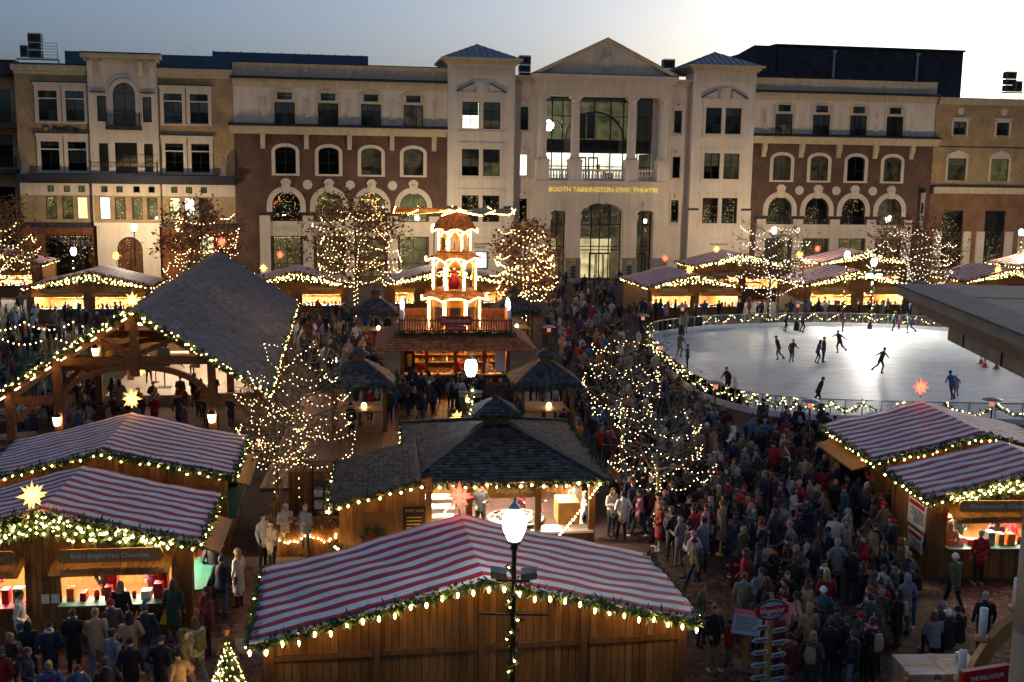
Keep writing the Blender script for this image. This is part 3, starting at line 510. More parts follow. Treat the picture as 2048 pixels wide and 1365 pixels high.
def railing(par, x0, x1, y, z0, z1, sides, base=None):
    q = MB(); q.box(x0, x1, y-.03, y+.03, z1-.06, z1); q.box(x0, x1, y-.03, y+.03, z0, z0+.05)
    n = int((x1-x0)/.14)
    for i in range(n+1): x = x0+(x1-x0)*i/n; q.box(x-.012, x+.012, y-.012, y+.012, z0, z1)
    for x in (x0, x1):
        q.box(x-.06, x+.06, y-.06, y+.06, z0, z1+.2)
        if sides: q.box(x-.02, x+.02, y, sides, z1-.06, z1); q.box(x-.02, x+.02, y, sides, z0, z0+.05)
    r = q.build('railing', 'black_metal', par)
    if base: q = MB(); q.box(x0-.1, x1+.1, y-.08, sides, base, z0); q.build('balcony_slab', 'dark_roof', par)
railing(lb, -43.2, -39.9, -1.6, 16.45, 17.6, -.6, 16.05); railing(lb, -45.0, -38.3, -1.5, 11.55, 12.7, -.6)
# ledge, lower storeys
q = MB(); q.box(BX0-.1, BX1, -1.2, .2, 10.95, 11.4); q.box(BX0, BX1, -.8, .2, 10.45, 10.95); q.build('ledge', 'dark_roof', lb)
low = [-49.38, -47.76, -46.28, -43.99, -42.45, -40.72, -39.17, -36.84, -35.32, -33.78]
b = MB(); hole_wall(b, BX0, BX1, 6.35, 9.2, [(c-.55, c+.55, 6.7, 9.05) for c in low], 0); b.build('brick_wall', 'brick_tan', lb)
b = MB(); hole_wall(b, BX0, BX1, 9.2, 10.45, [(c-.33, c+.33, 9.55, 10.2) for c in low], -.02); b.build('frieze', 'limestone', lb)
for i, c in enumerate(low):
    window(lb, c-.55, c+.55, 6.7, 9.05, .14, 1, 1, room=['room_olive', 'room_olive', 'room_warm', 'room_bright', 'room_olive', 'room_olive', 'room_olive', 'room_warm', 'room_bright', 'room_dim'][i])
    window(lb, c-.33, c+.33, 9.55, 10.2, .14, 1, 1, room='room_olive' if i not in (5, 6) else 'room_dark', name='small_window')
q = MB(); q.box(BX0, BX1, -.2, .1, 5.8, 6.35); q.build('green_band', 'dark_roof', lb)
b = MB(); hole_wall(b, BX0, BX1, 0, 5.8, [(-50.2, -45.4, .3, 5.0), (-34.4, -32.9, 1.5, 4.9)], 0.02); b.build('tile_wall', 'tile_grid', lb)
window(lb, -50.2, -45.4, .3, 5.0, .16, 4, 3); window(lb, -34.4, -32.9, 1.5, 4.9, .16, 2, 2, room='room_warm')
q = MB(); hole_wall(q, -44.8, -38.4, 0, 6.4, [(-42.8, -40.2, 0, 4.9)], -.7); spandrel(q, -41.5, 1.3, 3.6, 1.3, 4.91, -.698, -.3); arch_ring(q, -41.5, 1.3, 3.6, 1.3, .5, -.8, -.7); q.box(-45, -38.2, -.95, 0, 6.05, 6.4); q.build('entrance_bay', 'limestone', lb)
window(lb, -42.8, -40.2, 0.02, 4.9, -.5, 2, 3, 1.3, room='room_warm', fr=.12)
q = MB(); disc(q, -49.5, 16.15, .34, -.1, 0); q.build('logo_disc', 'blue_metal', lb)
mat('sign_black', (0.01, 0.01, 0.012), .5); text('WorldTrips', .78, (-48.95, -.05, 16.12), lb, 'sign_black', ext=.06, width=2.75)
q = MB(); disc(q, -49.5, 16.0, .2, -.13, -.1); q.build('logo_sun', 'gold_letter', lb)
for x in (-51.6, -31.6):
    q = MB(); q.prism([(x-.3, 11.6), (x+.3, 11.6), (x+.22, 12.9), (x, 13.4), (x-.22, 12.9)], -1.0, -.5); q.box(x-.42, x+.42, -1.1, -.4, 11.4, 11.6); q.build('finial', 'limestone_dark', lb)
q = MB(); q.box(BX0+.1, BX1-.1, 2.0, 18, 0, 22.4); q.box(-48, -44, 3, 8, 22.4, 24.3); q.box(-39.8, -31.2, 4, 9, 22.4, 24.3); q.build('rear_mass', 'blue_metal', lb)
# far left neighbour
nb = thing('corner_building', FAC, YAW, 'dark tan building with iron balconies at the frame edge beyond the office block', 'building')
q = MB(); hole_wall(q, -70, -52.7, 0, 21.5, [(-54.9, -53.3, z, z+3.4) for z in (2, 6.6, 12, 16.6)], 1.5); q.build('wall', 'brick_tan', nb)
q = MB(); q.box(-70, -52.45, .4, 2.5, 21.5, 23); q.build('cornice', 'dark_roof', nb)
for z in (2, 6.6, 12, 16.6): window(nb, -54.9, -53.3, z, z+3.4, 1.7, 1, 2)
for z in (6.4, 11.8, 16.4): railing(nb, -60, -52.6, -.4, z, z+1.2, 1.5, z-.35)
q = MB(); q.box(-70, -52.7, 3.4, 18, 0, 21.4); q.build('rear_mass', 'limestone_dark', nb)
# ---------------------------------------------------------------- tan block on the right
rb = thing('retail_building', FAC, YAW, 'tan building with small square upper windows at the right end of the street', 'building')
RX0, RX1 = 50.5, 80
wc = [53.7, 59.3, 64.9, 70.5]
b = MB(); hole_wall(b, RX0, RX1, 11.4, 20.9, [(c-.83, c+.83, 17.4, 18.92) for c in wc]+[(c-1.18, c+1.18, 12.03, 14.6) for c in wc], 0); b.add([(RX0,0,0),(RX0,0,21.7),(RX0,2,21.7),(RX0,2,0)], [(0,1,2,3)]); b.build('upper_wall', 'brick_tan', rb)
b = MB(); hole_wall(b, RX0, RX1, 0, 10.45, [(c-1.37, c+1.37, .2, 8.42) for c in wc], 0.01); b.build('lower_wall', 'brick_orange', rb)
q = MB(); q.box(RX0+.3, RX1, -.15, .3, 20.9, 21.3); q.box(RX0+.3, RX1, -.35, .3, 21.3, 21.7); q.build('cornice', 'cream', rb)
q = MB(); q.box(RX0+.2, RX1, -.5, .1, 10.45, 11.2); q.build('ledge', 'cream', rb); q = MB(); q.box(RX0+.2, RX1, -.6, .1, 11.202, 11.4); q.build('ledge_roof', 'dark_roof', rb)
q = MB(); q.box(RX0, RX1, -.05, 0, 15.9, 16.05); q.build('string_course', 'brick_dark', rb)
for i, c in enumerate(wc):
    q = MB(); q.box(c-1.05, c-.83, -.1, 0, 17.2, 19.1); q.box(c+.83, c+1.05, -.1, 0, 17.2, 19.1); q.box(c-.83, c+.83, -.1, 0, 18.92, 19.2); q.box(c-1.15, c+1.15, -.2, 0, 19.2, 19.4); q.build('window_surround', 'limestone', rb)
    window(rb, c-.83, c+.83, 17.4, 18.92, .16, 2, 2)
    q = MB(); disc(q, c, 20.15, .42, -.08, 0); disc(q, c, 20.15, .25, -.12, -.08); q.build('roundel', 'limestone', rb)
    q = MB(); q.box(c-1.4, c-1.18, -.1, 0, 11.9, 14.75); q.box(c+1.18, c+1.4, -.1, 0, 11.9, 14.75); q.box(c-1.18, c+1.18, -.1, 0, 14.6, 14.95); q.prism([(c-1.6, 14.95), (c+1.6, 14.95), (c, 15.6)], -.2, 0); q.build('window_surround', 'limestone', rb)
    window(rb, c-1.18, c+1.18, 12.03, 14.6, .16, 1, 2, room='room_dim' if i != 1 else 'room_olive')
    window(rb, c-1.37, c+1.37, .2, 8.42, .2, 1, 4, room='room_dark')
    for s in (-1, 1):
        q = MB(); q.box(c+s*1.9-.5, c+s*1.9+.5, -.25, 0, 0, 5.9); q.build('pier', 'limestone', rb)
q = MB(); q.box(RX0+.1, RX1, 2, 18, 0, 21.0); q.build('rear_mass', 'limestone_dark', rb)
# ---------------------------------------------------------------- loudspeaker towers on the roofs
def spk(sx, y, z, boxes, label, rail=None):
    t = thing('loudspeaker_rack', (sx*cos(YAW)-y*sin(YAW), DW+sx*sin(YAW)+y*cos(YAW), z), YAW, label, 'loudspeaker', 'loudspeaker racks on the roofs')
    for (bx, bz, w, h) in boxes:
        q = MB(); q.box(bx-w/2, bx+w/2, 0, .8, bz, bz+h); c = q.build('cabinet', 'speaker_brown', t)
        q = MB(); q.box(bx-w/4, bx+w/4, -.02, 0, bz+h*.25, bz+h*.72); q.build('horn', 'sign_black', c)
        q = MB()
        for a, e in ((bx-w/2, bz), (bx+w/2, bz)): q.bar((a, -.05, bz-.06), (a, -.05, bz+h+.06), .05)
        q.box(bx-w/2, bx+w/2, -.08, 0, bz-.08, bz-.02); q.box(bx-w/2, bx+w/2, -.08, 0, bz+h+.02, bz+h+.08); q.build('cage', 'steel', c)
    q = MB(); xs = [b[0] for b in boxes]; a, d = min(xs)-.8, max(xs)+.8; zb = min(b[1] for b in boxes)
    if rail: d = max(d, rail)
    q.box(a, d, 0, .8, zb-.22, zb-.1)
    for x in (a, d): q.bar((x, 0, zb-.2), (x-.3 if x == a else x+.3, -.3, 0), .07); q.bar((x, .6, zb-.2), (x, .9, 0), .07)
    if rail:
        for j in range(6): q.bar((max(xs)+.7, .1, zb+j*.3), (rail, .1, zb+j*.3), .05)
        q.bar((rail, .1, zb-.1), (rail, .1, zb+1.6), .06)
    q.build('stand', 'steel', t)
spk(-50.6, 1.5, 22.65, [(0, .75, 1.25, .72), (0, 1.62, 1.25, .62), (0, 2.35, 1.3, .8), (-1.1, .8, .7, 1.1)], 'tall loudspeaker stack with ladder rail on the office building roof', 2.2)
spk(1.45, 2.5, 22.4, [(0, .4, 1.2, .6), (0, 1.1, 1.25, .7), (0, 1.95, 1.3, .85)], 'three loudspeakers stacked beside the hipped tower left of the pediment')
spk(18.3, 2.5, 22.4, [(0, 1.95, 1.35, .95)], 'single caged loudspeaker on the roof between pediment and second hipped tower')
spk(61.2, 2, 21.0, [(0, 1.8, 1.25, .7), (0, 2.6, 1.25, .6), (0, 3.3, 1.3, .8), (1.1, 1.8, .8, 1.2)], 'loudspeaker stack on tall braced legs on the retail building roof')
# ================================================================ ground
brick('paver_far', (0.10, 0.055, 0.042), (0.075, 0.045, 0.038), (0.06, 0.045, 0.04), 0.22, 0.11, floor_=True); mat('paver', (0.095, 0.055, 0.042), 0.9, 0.3, 6.0, bump=0.3, objrand=0.35, spec=.06); mat('paver_mass', (0.095, 0.055, 0.042), 0.9, 0.3, 6.0, bump=0.3, island=0.35, spec=.06); mat('concrete', (0.15, 0.12, 0.10), 0.9, 0.25, 2.0, bump=0.1, spec=.06); mat('joint', (0.05, 0.04, 0.035), .9); mat('deck_bed', (0.06, 0.03, 0.015), .8)
gd = MB(); gd.add([(-900,-60,0),(900,-60,0),(900,1800,0),(-900,1800,0)], [(0,1,2,3)]); GROUND = gd.build('ground', 'paver_far', kind='structure')
# nearby brick paving laid piece by piece in a basket weave, with concrete bands
mat('paving_bed', (0.05, 0.038, 0.033), .9)
pts = []
w = .12
for (px0, px1, py0, py1) in ((-13.5, -5.2, 19.5, 34.0), (4.3, 15.5, 19.5, 33.0)):
    nx = int((px1-px0)/.24); ny = int((py1-py0)/.24)
    for i in range(nx):
        for j in range(ny):      # basket weave blocks of two bricks
            cx_, cy_ = px0+i*.24+.12, py0+j*.24+.12
            u_ = F0*cx_/cy_+1024
            if not (-40 < u_ < 2090): continue
            for k in (-1, 1): pts.append((cx_+k*.06, cy_, .112, .232) if (i+j) % 2 else (cx_, cy_+k*.06, .232, .112))
PAVE = pts
clear = [p for p in pts if (p[0] > 5 and p[1] < 30.5 and p[0] < 12.4) or (p[0] < -5.6 and p[0] > -8.2 and p[1] < 31)]
rnd.shuffle(clear); nearest = sorted([p for p in clear if (10.2 < p[0] < 12.3 and 24.5 < p[1] < 29)], key=lambda p: p[1])[:290]
ids = set(map(id, nearest))
me_cache = {}
for p in nearest:
    k = (p[2], p[3])
    if k not in me_cache:
        m = MB(); m.box(-k[0]/2, k[0]/2, -k[1]/2, k[1]/2, -.02, .016); me_cache[k] = m.mesh('brick'); me_cache[k].materials.append(MAT['paver'])
    link('brick', me_cache[k], GROUND, (p[0], p[1], rnd.uniform(-.002, .002)))
m = MB()
for p in pts:
    if id(p) in ids: continue
    z = .016+rnd.uniform(-.003, .003); x, y, a, b_ = p; a /= 2; b_ /= 2
    m.add([(x-a,y-b_,z),(x+a,y-b_,z),(x+a,y+b_,z),(x-a,y+b_,z),(x-a,y-b_,.0),(x+a,y-b_,.0),(x+a,y+b_,0),(x-a,y+b_,0)], [(0,1,2,3),(0,4,5,1),(1,5,6,2),(3,2,6,7),(0,3,7,4)])
m.build('brick_paving', 'paver_mass', GROUND, kind='stuff')
# concrete bands
for (x0, x1, y) in ((4.3, 15.5, 24.2), (-9.4, -5.0, 33.4), (-9.4, -5.0, 27.2)):
    n = int((x1-x0)/1.5)
    for i in range(n):
        q = MB(); q.box(x0+i*1.5+.01, x0+i*1.5+1.49, y-.45, y+.45, -.02, .024); q.build('concrete_slab', 'concrete', GROUND)
# timber deck round the bar
dk = thing('timber_deck', (-3.3, 52.5, 0), YAW*.6, 'low brown timber deck of long boards in front of the drinks bar', 'deck')
q = MB(); q.box(-7.5, 7.5, -10.6, 8, 0, .04); q.build('deck_bed', 'deck_bed', dk)
nd = 75
for i in range(nd):
    for (ya, yb) in ((-10.5, -4.2), (-4.18, 2.0), (2.02, 7.9)):
        q = MB(); q.box(-7.5+i*.2, -7.5+(i+1)*.2-.014, ya, yb, .04, .085+rnd.uniform(-.003, .003)); q.build('deck_board', 'deck', dk)
# trampled lawn patch behind the pavilion
lw = MB(); lw.add([(-46,60,.008),(-23,60,.008),(-26,84,.008),(-46,84,.008)], [(0,1,2,3)]); lw.build('lawn', 'lawn', kind='structure')
# curved street between market and theatre
mat('asphalt', (0.05, 0.05, 0.052), .85, .2, 3.0); rd = MB(); e = Vector((cos(YAW), sin(YAW), 0)); n_ = Vector((sin(YAW), -cos(YAW), 0)); o_ = Vector((0, DW, 0))
P = lambda s, d, z: tuple(o_+e*s+n_*d+Vector((0,0,z)))
rd.add([P(-120,3.2,.12),P(120,3.2,.12),P(120,-1,.12),P(-120,-1,.12),P(-120,3.2,0),P(120,3.2,0)], [(0,1,2,3),(4,5,1,0)]); rd.build('pavement', 'concrete', kind='structure')
# ================================================================ market: shared pieces
def stripes(name, period=0.52, red=(0.42, 0.010, 0.026), white=(0.68, 0.68, 0.69), duty=0.47):
    m, nt, N, Lk, B = _nt(name)
    tc = N.new('ShaderNodeTexCoord'); sx = N.new('ShaderNodeSeparateXYZ'); Lk.new(tc.outputs['Object'], sx.inputs[0])
    nz = N.new('ShaderNodeTexNoise'); Lk.new(tc.outputs['Object'], nz.inputs['Vector']); nz.inputs['Scale'].default_value = 1.1; nz.inputs['Detail'].default_value = 5
    dv = N.new('ShaderNodeMath'); dv.operation = 'MULTIPLY'; dv.inputs[1].default_value = 1/period; Lk.new(sx.outputs['Y'], dv.inputs[0])
    fr = N.new('ShaderNodeMath'); fr.operation = 'FRACT'; Lk.new(dv.outputs[0], fr.inputs[0])
    lt = N.new('ShaderNodeMath'); lt.operation = 'LESS_THAN'; lt.inputs[1].default_value = duty; Lk.new(fr.outputs[0], lt.inputs[0])
    mx = N.new('ShaderNodeMix'); mx.data_type = 'RGBA'; mx.inputs[6].default_value = _c(white); mx.inputs[7].default_value = _c(red); Lk.new(lt.outputs[0], mx.inputs[0])
    mr = N.new('ShaderNodeMapRange'); mr.inputs[1].default_value = .3; mr.inputs[2].default_value = .7; mr.inputs[3].default_value = .78; mr.inputs[4].default_value = 1.12; Lk.new(nz.outputs['Fac'], mr.inputs[0])
    vm = N.new('ShaderNodeVectorMath'); vm.operation = 'SCALE'; Lk.new(mx.outputs[2], vm.inputs[0]); Lk.new(mr.outputs[0], vm.inputs['Scale']); Lk.new(vm.outputs[0], B.inputs['Base Color']); B.inputs['Roughness'].default_value = .62
    bp = N.new('ShaderNodeBump'); bp.inputs['Strength'].default_value = .35; bp.inputs['Distance'].default_value = .05; Lk.new(nz.outputs['Fac'], bp.inputs['Height']); Lk.new(bp.outputs[0], B.inputs['Normal'])
stripes('stripes'); stripes('stripes_far', .9)
def along(pts, step):
    """points every step along a polyline"""
    pts = [Vector(p) for p in pts]; out = []; rest = 0.0
    for a, b in zip(pts, pts[1:]):
        L = (b-a).length; t = rest
        while t < L: out.append(a+(b-a)*(t/L)); t += step
        rest = t-L
    return out
def bulbs(mb, pts, step=.28, r=.035, jit=.05, m=0):
    for p in along(pts, step):
        if rnd.random() < .05: continue
        mb.octa((p.x+rnd.uniform(-jit, jit), p.y+rnd.uniform(-jit, jit), p.z+rnd.uniform(-jit, jit)), r*rnd.uniform(.8, 1.15), m)
def garland(mb, pts, r=.12, per=90, s=.11):
    P = along(pts, 1.0/per)
    for p in P:
        d = Vector((rnd.gauss(0,1), rnd.gauss(0,1), rnd.gauss(0,1)-.25)); d.normalize()
        c = p + d*r*rnd.random(); q = Vector((rnd.gauss(0,1), rnd.gauss(0,1), rnd.gauss(0,1))); w = d.cross(q); w.normalize()
        e = c + d*s*rnd.uniform(.6, 1.3); w *= s*.28
        mb.add([tuple(c-w), tuple(c+w), tuple(e)], [(0,1,2)])
def sag(a, b, drop, n=8):
    a = Vector(a); b = Vector(b); return [a+(b-a)*(i/n)-Vector((0,0,drop*4*(i/n)*(1-i/n))) for i in range(n+1)]
def star(name, loc, r, matn, label, stem=.35, group='paper star lanterns'):
    t = thing(name, loc, rnd.random()*3, label, 'star lantern', group)
    m = MB(); m.ball((0,0,0), r*.3, 6, 4)
    k = 0
    for lat, n in ((pi/2, 1), (pi/4, 5), (0, 7), (-pi/4, 5), (-pi/2, 1)):
        for i in range(n):
            a = 2*pi*i/n+lat; d = Vector((cos(lat)*cos(a), cos(lat)*sin(a), sin(lat))); u = d.cross(Vector((.3,.5,.8))); u.normalize(); w = d.cross(u)
            b = [d*r*.2+(u*cos(x)+w*sin(x))*r*.2 for x in (0, pi/2, pi, 3*pi/2)]; tip = d*r*(1.0 if k % 2 == 0 else .78); k += 1
            m.add([tuple(p) for p in b]+[tuple(tip)], [(0,1,4),(1,2,4),(2,3,4),(3,0,4)])
    m.build('paper_star', matn, t)
    if stem: s = MB(); s.tube([(0,0,-r*.2 if stem > 0 else r*.2), (0,0,-r*.2-stem)], .02, 5); s.build('stem', 'black_metal', t)
    return t
def planks(par, x0, x1, zlo, zhi, y, w=.16, name='plank', mt='wood_hut', th=.03, gap=.012):
    n = max(1, round((x1-x0)/w)); w = (x1-x0)/n
    for i in range(n):
        a = x0+i*w+gap/2; b = x0+(i+1)*w-gap/2; m = MB(); dy = rnd.uniform(0, .006)
        la, lb_ = (zlo(a), zlo(b)) if callable(zlo) else (zlo, zlo); ha, hb = (zhi(a), zhi(b)) if callable(zhi) else (zhi, zhi)
        m.prism([(a, la), (b, lb_), (b, hb), (a, ha)], y-th-dy, y); m.build(name, mt, par)
def sign(par, x, y, z, w, h, body, mt='wood_light', size=None, tilt=0):
    m = MB(); k = h*.28; X, Z = w/2, h/2
    m.prism([(x-X+k, z-Z), (x+X-k, z-Z), (x+X-k*.4, z-Z+k*.3), (x+X, z-Z+k), (x+X, z+Z-k), (x+X-k*.4, z+Z-k*.3), (x+X-k, z+Z), (x-X+k, z+Z), (x-X+k*.4, z+Z-k*.3), (x-X, z+Z-k), (x-X, z-Z+k), (x-X+k*.4, z-Z+k*.3)], y-.05, y)
    s = m.build('sign', mt, par)
    if body: text(body, size or h*.5, (x, y-.06, z), s, 'white_paint', ext=.006, align='CENTER', width=w*.74)
    return s
GOODS = ['cloth_red', 'paper', 'yellow_cloth', 'cloth_green', 'orange_plastic', 'wood_light', 'steel', 'red_paint', 'white_paint']
def hut(loc, rz, W_, L_, he, rise, label, near=True, bays=(), light='hut_light', back=False, starc=None, star_label=None, side=None, bulb_step=.26, counter='cloth_green', gar=1.0, boards=True, bulb='bulb'):
    """gable-front market hut: x across, -y is the gable that faces the viewer. bays: list of (x0, x1, sign text) openings in that gable"""
    t = thing('market_hut', loc, rz, label, 'market hut', 'striped market huts'); hw, hl = W_/2, L_/2; ov = .35; iw = hw-ov; il = hl-.3
    zr = lambda x: he+rise*(1-abs(x)/hw)-.12
    fl = MB(); fl.box(-iw, iw, -il, il, 0, .06); fl.build('floor', 'wood_dark', t)
    # roof skins: two slabs with striped fabric
    for s in (-1, 1):
        m = MB(); y0, y1 = -hl, hl; nu, nv = (22, 16) if near else (6, 5); ph = rnd.random()*9
        def sk(i, j, dz=0.0):      # fabric skin: slight sag between ridge and eave, wrinkles, uneven hem
            u = i/nu; v = j/nv; w = .022*sin(u*9+ph)*sin(v*5+ph*2)+.012*sin(u*23+v*13+ph)+rnd.uniform(-.004, .004)
            z = he+rise*u-.05*sin(pi*u)*(.6+.4*sin(v*pi*3+ph)**2)+w*(.3 if i == nu else 1); return (s*hw*(1-u)+(s*.02*sin(v*17+ph) if i == 0 else 0), y0+(y1-y0)*v+(.015*sin(u*19+ph) if j in (0, nv) else 0), z+dz)
        vs = [sk(i, j) for i in range(nu+1) for j in range(nv+1)]+[sk(i, j, -.07) for i in range(nu+1) for j in range(nv+1)]; q = nv+1; o2 = (nu+1)*q
        fs = [(i*q+j, i*q+j+1, (i+1)*q+j+1, (i+1)*q+j) for i in range(nu) for j in range(nv)]; fs += [tuple(k+o2 for k in reversed(f)) for f in fs]
        fs += [(j, j+o2, j+1+o2, j+1) for j in range(nv)]+[(i*q, (i+1)*q, (i+1)*q+o2, i*q+o2) for i in range(nu)]+[(i*q+nv, i*q+nv+o2, (i+1)*q+nv+o2, (i+1)*q+nv) for i in range(nu)]
        m.add(vs, fs, 0, True)
        m.build('roof_cover', 'stripes' if near else 'stripes_far', t)
    # walls
    if back:    # the closed back gable faces the viewer
        if boards: planks(t, -iw, iw, 0, zr, -il, .16)
        else: m = MB(); m.prism([(-iw, 0), (iw, 0), (iw, zr(iw)), (0, zr(0)), (-iw, zr(iw))], -il-.03, -il); m.build('front_wall', 'wood_wall', t)
        m = MB()
        for x in (-iw+.05, -iw*.5, 0, iw*.5, iw-.05): m.box(x-.07, x+.07, -il-.1, -il-.045, 0, zr(x)-.02)
        for xa, xb in ((-iw, -iw*.5), (-iw*.5, 0), (0, iw*.5), (iw*.5, iw)): m.box(xa+.13, xb-.08, -il-.085, -il-.045, he-.55, he-.43)
        m.build('wall_frame', 'wood_dark', t)
    else:
        xs = [-iw]; 
        for a, b, *_ in bays: xs += [a, b]
        xs.append(iw)
        for i in range(0, len(xs), 2):
            if xs[i+1]-xs[i] > .05:
                if boards: planks(t, xs[i], xs[i+1], 0, 2.12, -il, .16)
                else: m = MB(); m.box(xs[i], xs[i+1], -il-.03, -il, 0, 2.12); m.build('front_pier', 'wood_wall', t)
        for a, b, txt, *o in bays:
            if boards: planks(t, a, b, 0, .98, -il, .16)
            else: m = MB(); m.box(a, b, -il-.03, -il, 0, .98); m.build('counter_front', 'wood_wall', t)
            m = MB(); m.box(a-.05, b+.05, -il-.3, -il+.35, .98, 1.04); m.build('counter', o[0] if o else counter, t)
            # plank awning: a shutter propped open
            n = max(4, int((b-a)/.14))
            if boards:
                for i in range(n):
                    m = MB(); xa = a-.1+(b-a+.2)*i/n; xb = a-.1+(b-a+.2)*(i+1)/n-.01; m.prism([(-il-.04, 2.32), (-il-.85, 2.08), (-il-.85, 2.04), (-il-.04, 2.27)], xa, xb, 'x'); m.build('awning_slat', 'wood_hut', t)
            else: m = MB(); m.prism([(-il-.04, 2.32), (-il-.85, 2.08), (-il-.85, 2.04), (-il-.04, 2.27)], a-.1, b+.1, 'x'); m.build('awning', 'wood_wall', t)
            if txt: sign(t, (a+b)/2, -il-.56, 2.5, min(2.6, b-a), .36, txt)
            # goods on the counter and shelves behind
            for i in range(int((b-a)/.32)):
                m = MB(); x = a+.2+i*.32; h = rnd.uniform(.1, .42); w = rnd.uniform(.08, .13)
                if rnd.random() < .5: m.box(x-w, x+w, -il+.02, -il+.28, 1.04, 1.04+h)
                else: m.lathe([(w*.6, 0), (w*.8, h*.5), (w*.7, h*.8), (w*.3, h)], (x, -il+.15, 1.04), 8)
                m.build('merchandise', rnd.choice(GOODS), t)
            m = MB()
            for z in (1.25, 1.7, 2.15): m.box(a, b, il-.55, il-.1, z-.03, z)
            m.build('shelf', 'wood_light', t)
            for i in range(int((b-a)/.22)*2):
                m = MB(); x = a+rnd.random()*(b-a); z = rnd.choice((1.25, 1.7)); h = rnd.uniform(.12, .38); m.box(x-.08, x+.08, il-.5, il-.25, z, z+h); m.build('merchandise', rnd.choice(GOODS), t)
            m = MB(); m.box(a+.1, b-.1, -.12, .12, 2.2, 2.26); m.build('strip_light', light, t)
        m = MB(); m.prism([(-iw, 2.12), (iw, 2.12), (iw, zr(iw)), (0, zr(0)), (-iw, zr(iw))], -il-.03, -il)
        if not boards: m.build('gable_wall', 'wood_wall', t)
        else: planks(t, -iw, iw, 2.12, zr, -il, .16)
    m = MB(); m.prism([(-iw, 0), (iw, 0), (iw, zr(iw)), (0, zr(0)), (-iw, zr(iw))], il, il+.04); m.build('rear_wall', 'wood_wall', t)
    if boards:     # sheathing behind the boards
        if back: m = MB(); m.prism([(-iw, 0), (iw, 0), (iw, zr(iw)), (0, zr(0)), (-iw, zr(iw))], -il+.002, -il+.02); m.build('sheathing', 'wood_dark', t)
        else:
            m = MB(); m.prism([(-iw, 2.12), (iw, 2.12), (iw, zr(iw)), (0, zr(0)), (-iw, zr(iw))], -il+.002, -il+.02); m.build('sheathing', 'wood_dark', t)
            for i in range(0, len(xs), 2): m = MB(); m.box(xs[i], xs[i+1], -il+.002, -il+.02, 0, 2.118); m.build('sheathing', 'wood_dark', t)
            for a, b, *_ in bays: m = MB(); m.box(a, b, -il+.002, -il+.02, 0, .978); m.build('sheathing', 'wood_dark', t)
    for s in (-1, 1):
        if side == s:   # serving hatch in the long side
            for y0, y1, z0, z1 in ((-il, -il+.6, 0, he), (il-.6, il, 0, he), (-il+.6, il-.6, 0, .98), (-il+.6, il-.6, 2.1, he)):
                m = MB(); m.box(s*iw-.04, s*iw+.04, y0, y1, z0, z1-.05); m.build('side_wall', 'wood_wall', t)
            m = MB(); m.box(s*iw-.3, s*iw+.3, -il+.6, il-.6, .98, 1.04); m.build('side_counter', counter, t)
            m = MB(); m.prism([(s*(iw+.05), 2.35), (s*(iw+.75), 2.12), (s*(iw+.75), 2.07), (s*(iw+.05), 2.3)], -il+.5, il-.5, 'y'); m.build('side_awning', 'wood_wall', t)
        elif boards:
            n = int(2*il/.16)
            for i in range(n):
                m = MB(); m.box(s*iw-.03, s*iw+.03, -il+i*2*il/n, -il+(i+1)*2*il/n-.012, 0, he-.12); m.build('side_plank', 'wood_hut', t)
        else: m = MB(); m.box(s*iw-.03, s*iw+.03, -il, il, 0, he-.05); m.build('side_wall', 'wood_wall', t)
    m = MB()
    for x in (-iw, iw):
        for y in (-il, il): m.box(x-.09, x+.09, y-.09, y+.09, 0, he-.08)
    m.build('corner_post', 'wood_dark', t)
    # garlands and lights on the front gable edge and both eaves
    gp = [(-hw, -hl-.03, he-.1), (0, -hl-.03, he+rise-.1), (hw, -hl-.03, he-.1)]
    g = MB(); garland(g, gp, .13*gar, int(150*gar) if near else 60, .15 if near else .22)
    for s in (-1, 1): garland(g, [(s*hw, -hl, he-.06), (s*hw, hl, he-.06)], .11, 130 if near else 50, .14 if near else .2)
    if not back and gar > 1:   # thick hanging swag under the gable
        for k in range(3): garland(g, [(-hw*.75, -hl+.1, he+rise*.15-.15), (0, -hl+.05, he+rise*.8-.2*k), (hw*.75, -hl+.1, he+rise*.15-.15)], .2, 120 if near else 40, .18 if near else .26)
    g.build('garland', 'fir', t, kind='stuff')
    return t, gp
def hut_bulbs(t, gp, W_, L_, he, rise, step, r=.035, thick=False, bulb='bulb', single=False):
    hw, hl = W_/2, L_/2; b = MB(); down = [(x, y-.06, z-.1) for x, y, z in gp]
    if single:
        for k, p in enumerate(along(down, step)):
            m = MB(); m.lathe([(.01, -.07), (r, -.03), (r*1.1, .01), (r*.5, .05)], (p.x, p.y-.03, p.z+rnd.uniform(-.06, .05)), 8); m.build('light_bulb', bulb, t)
    else: bulbs(b, down, step, r, .06)
    if thick:
        for k in range(4): bulbs(b, [(-hw*.8, -hl-.08, he+rise*.1-.12), (0, -hl-.1, he+rise*.85-.16*k), (hw*.8, -hl-.08, he+rise*.1-.12)], step*.8, r, .1)
    for s in (-1, 1): bulbs(b, [(s*(hw+.05), -hl, he-.14), (s*(hw+.05), hl, he-.14)], step*1.3, r, .05)
    b.build('string_light', bulb, t, kind='stuff')
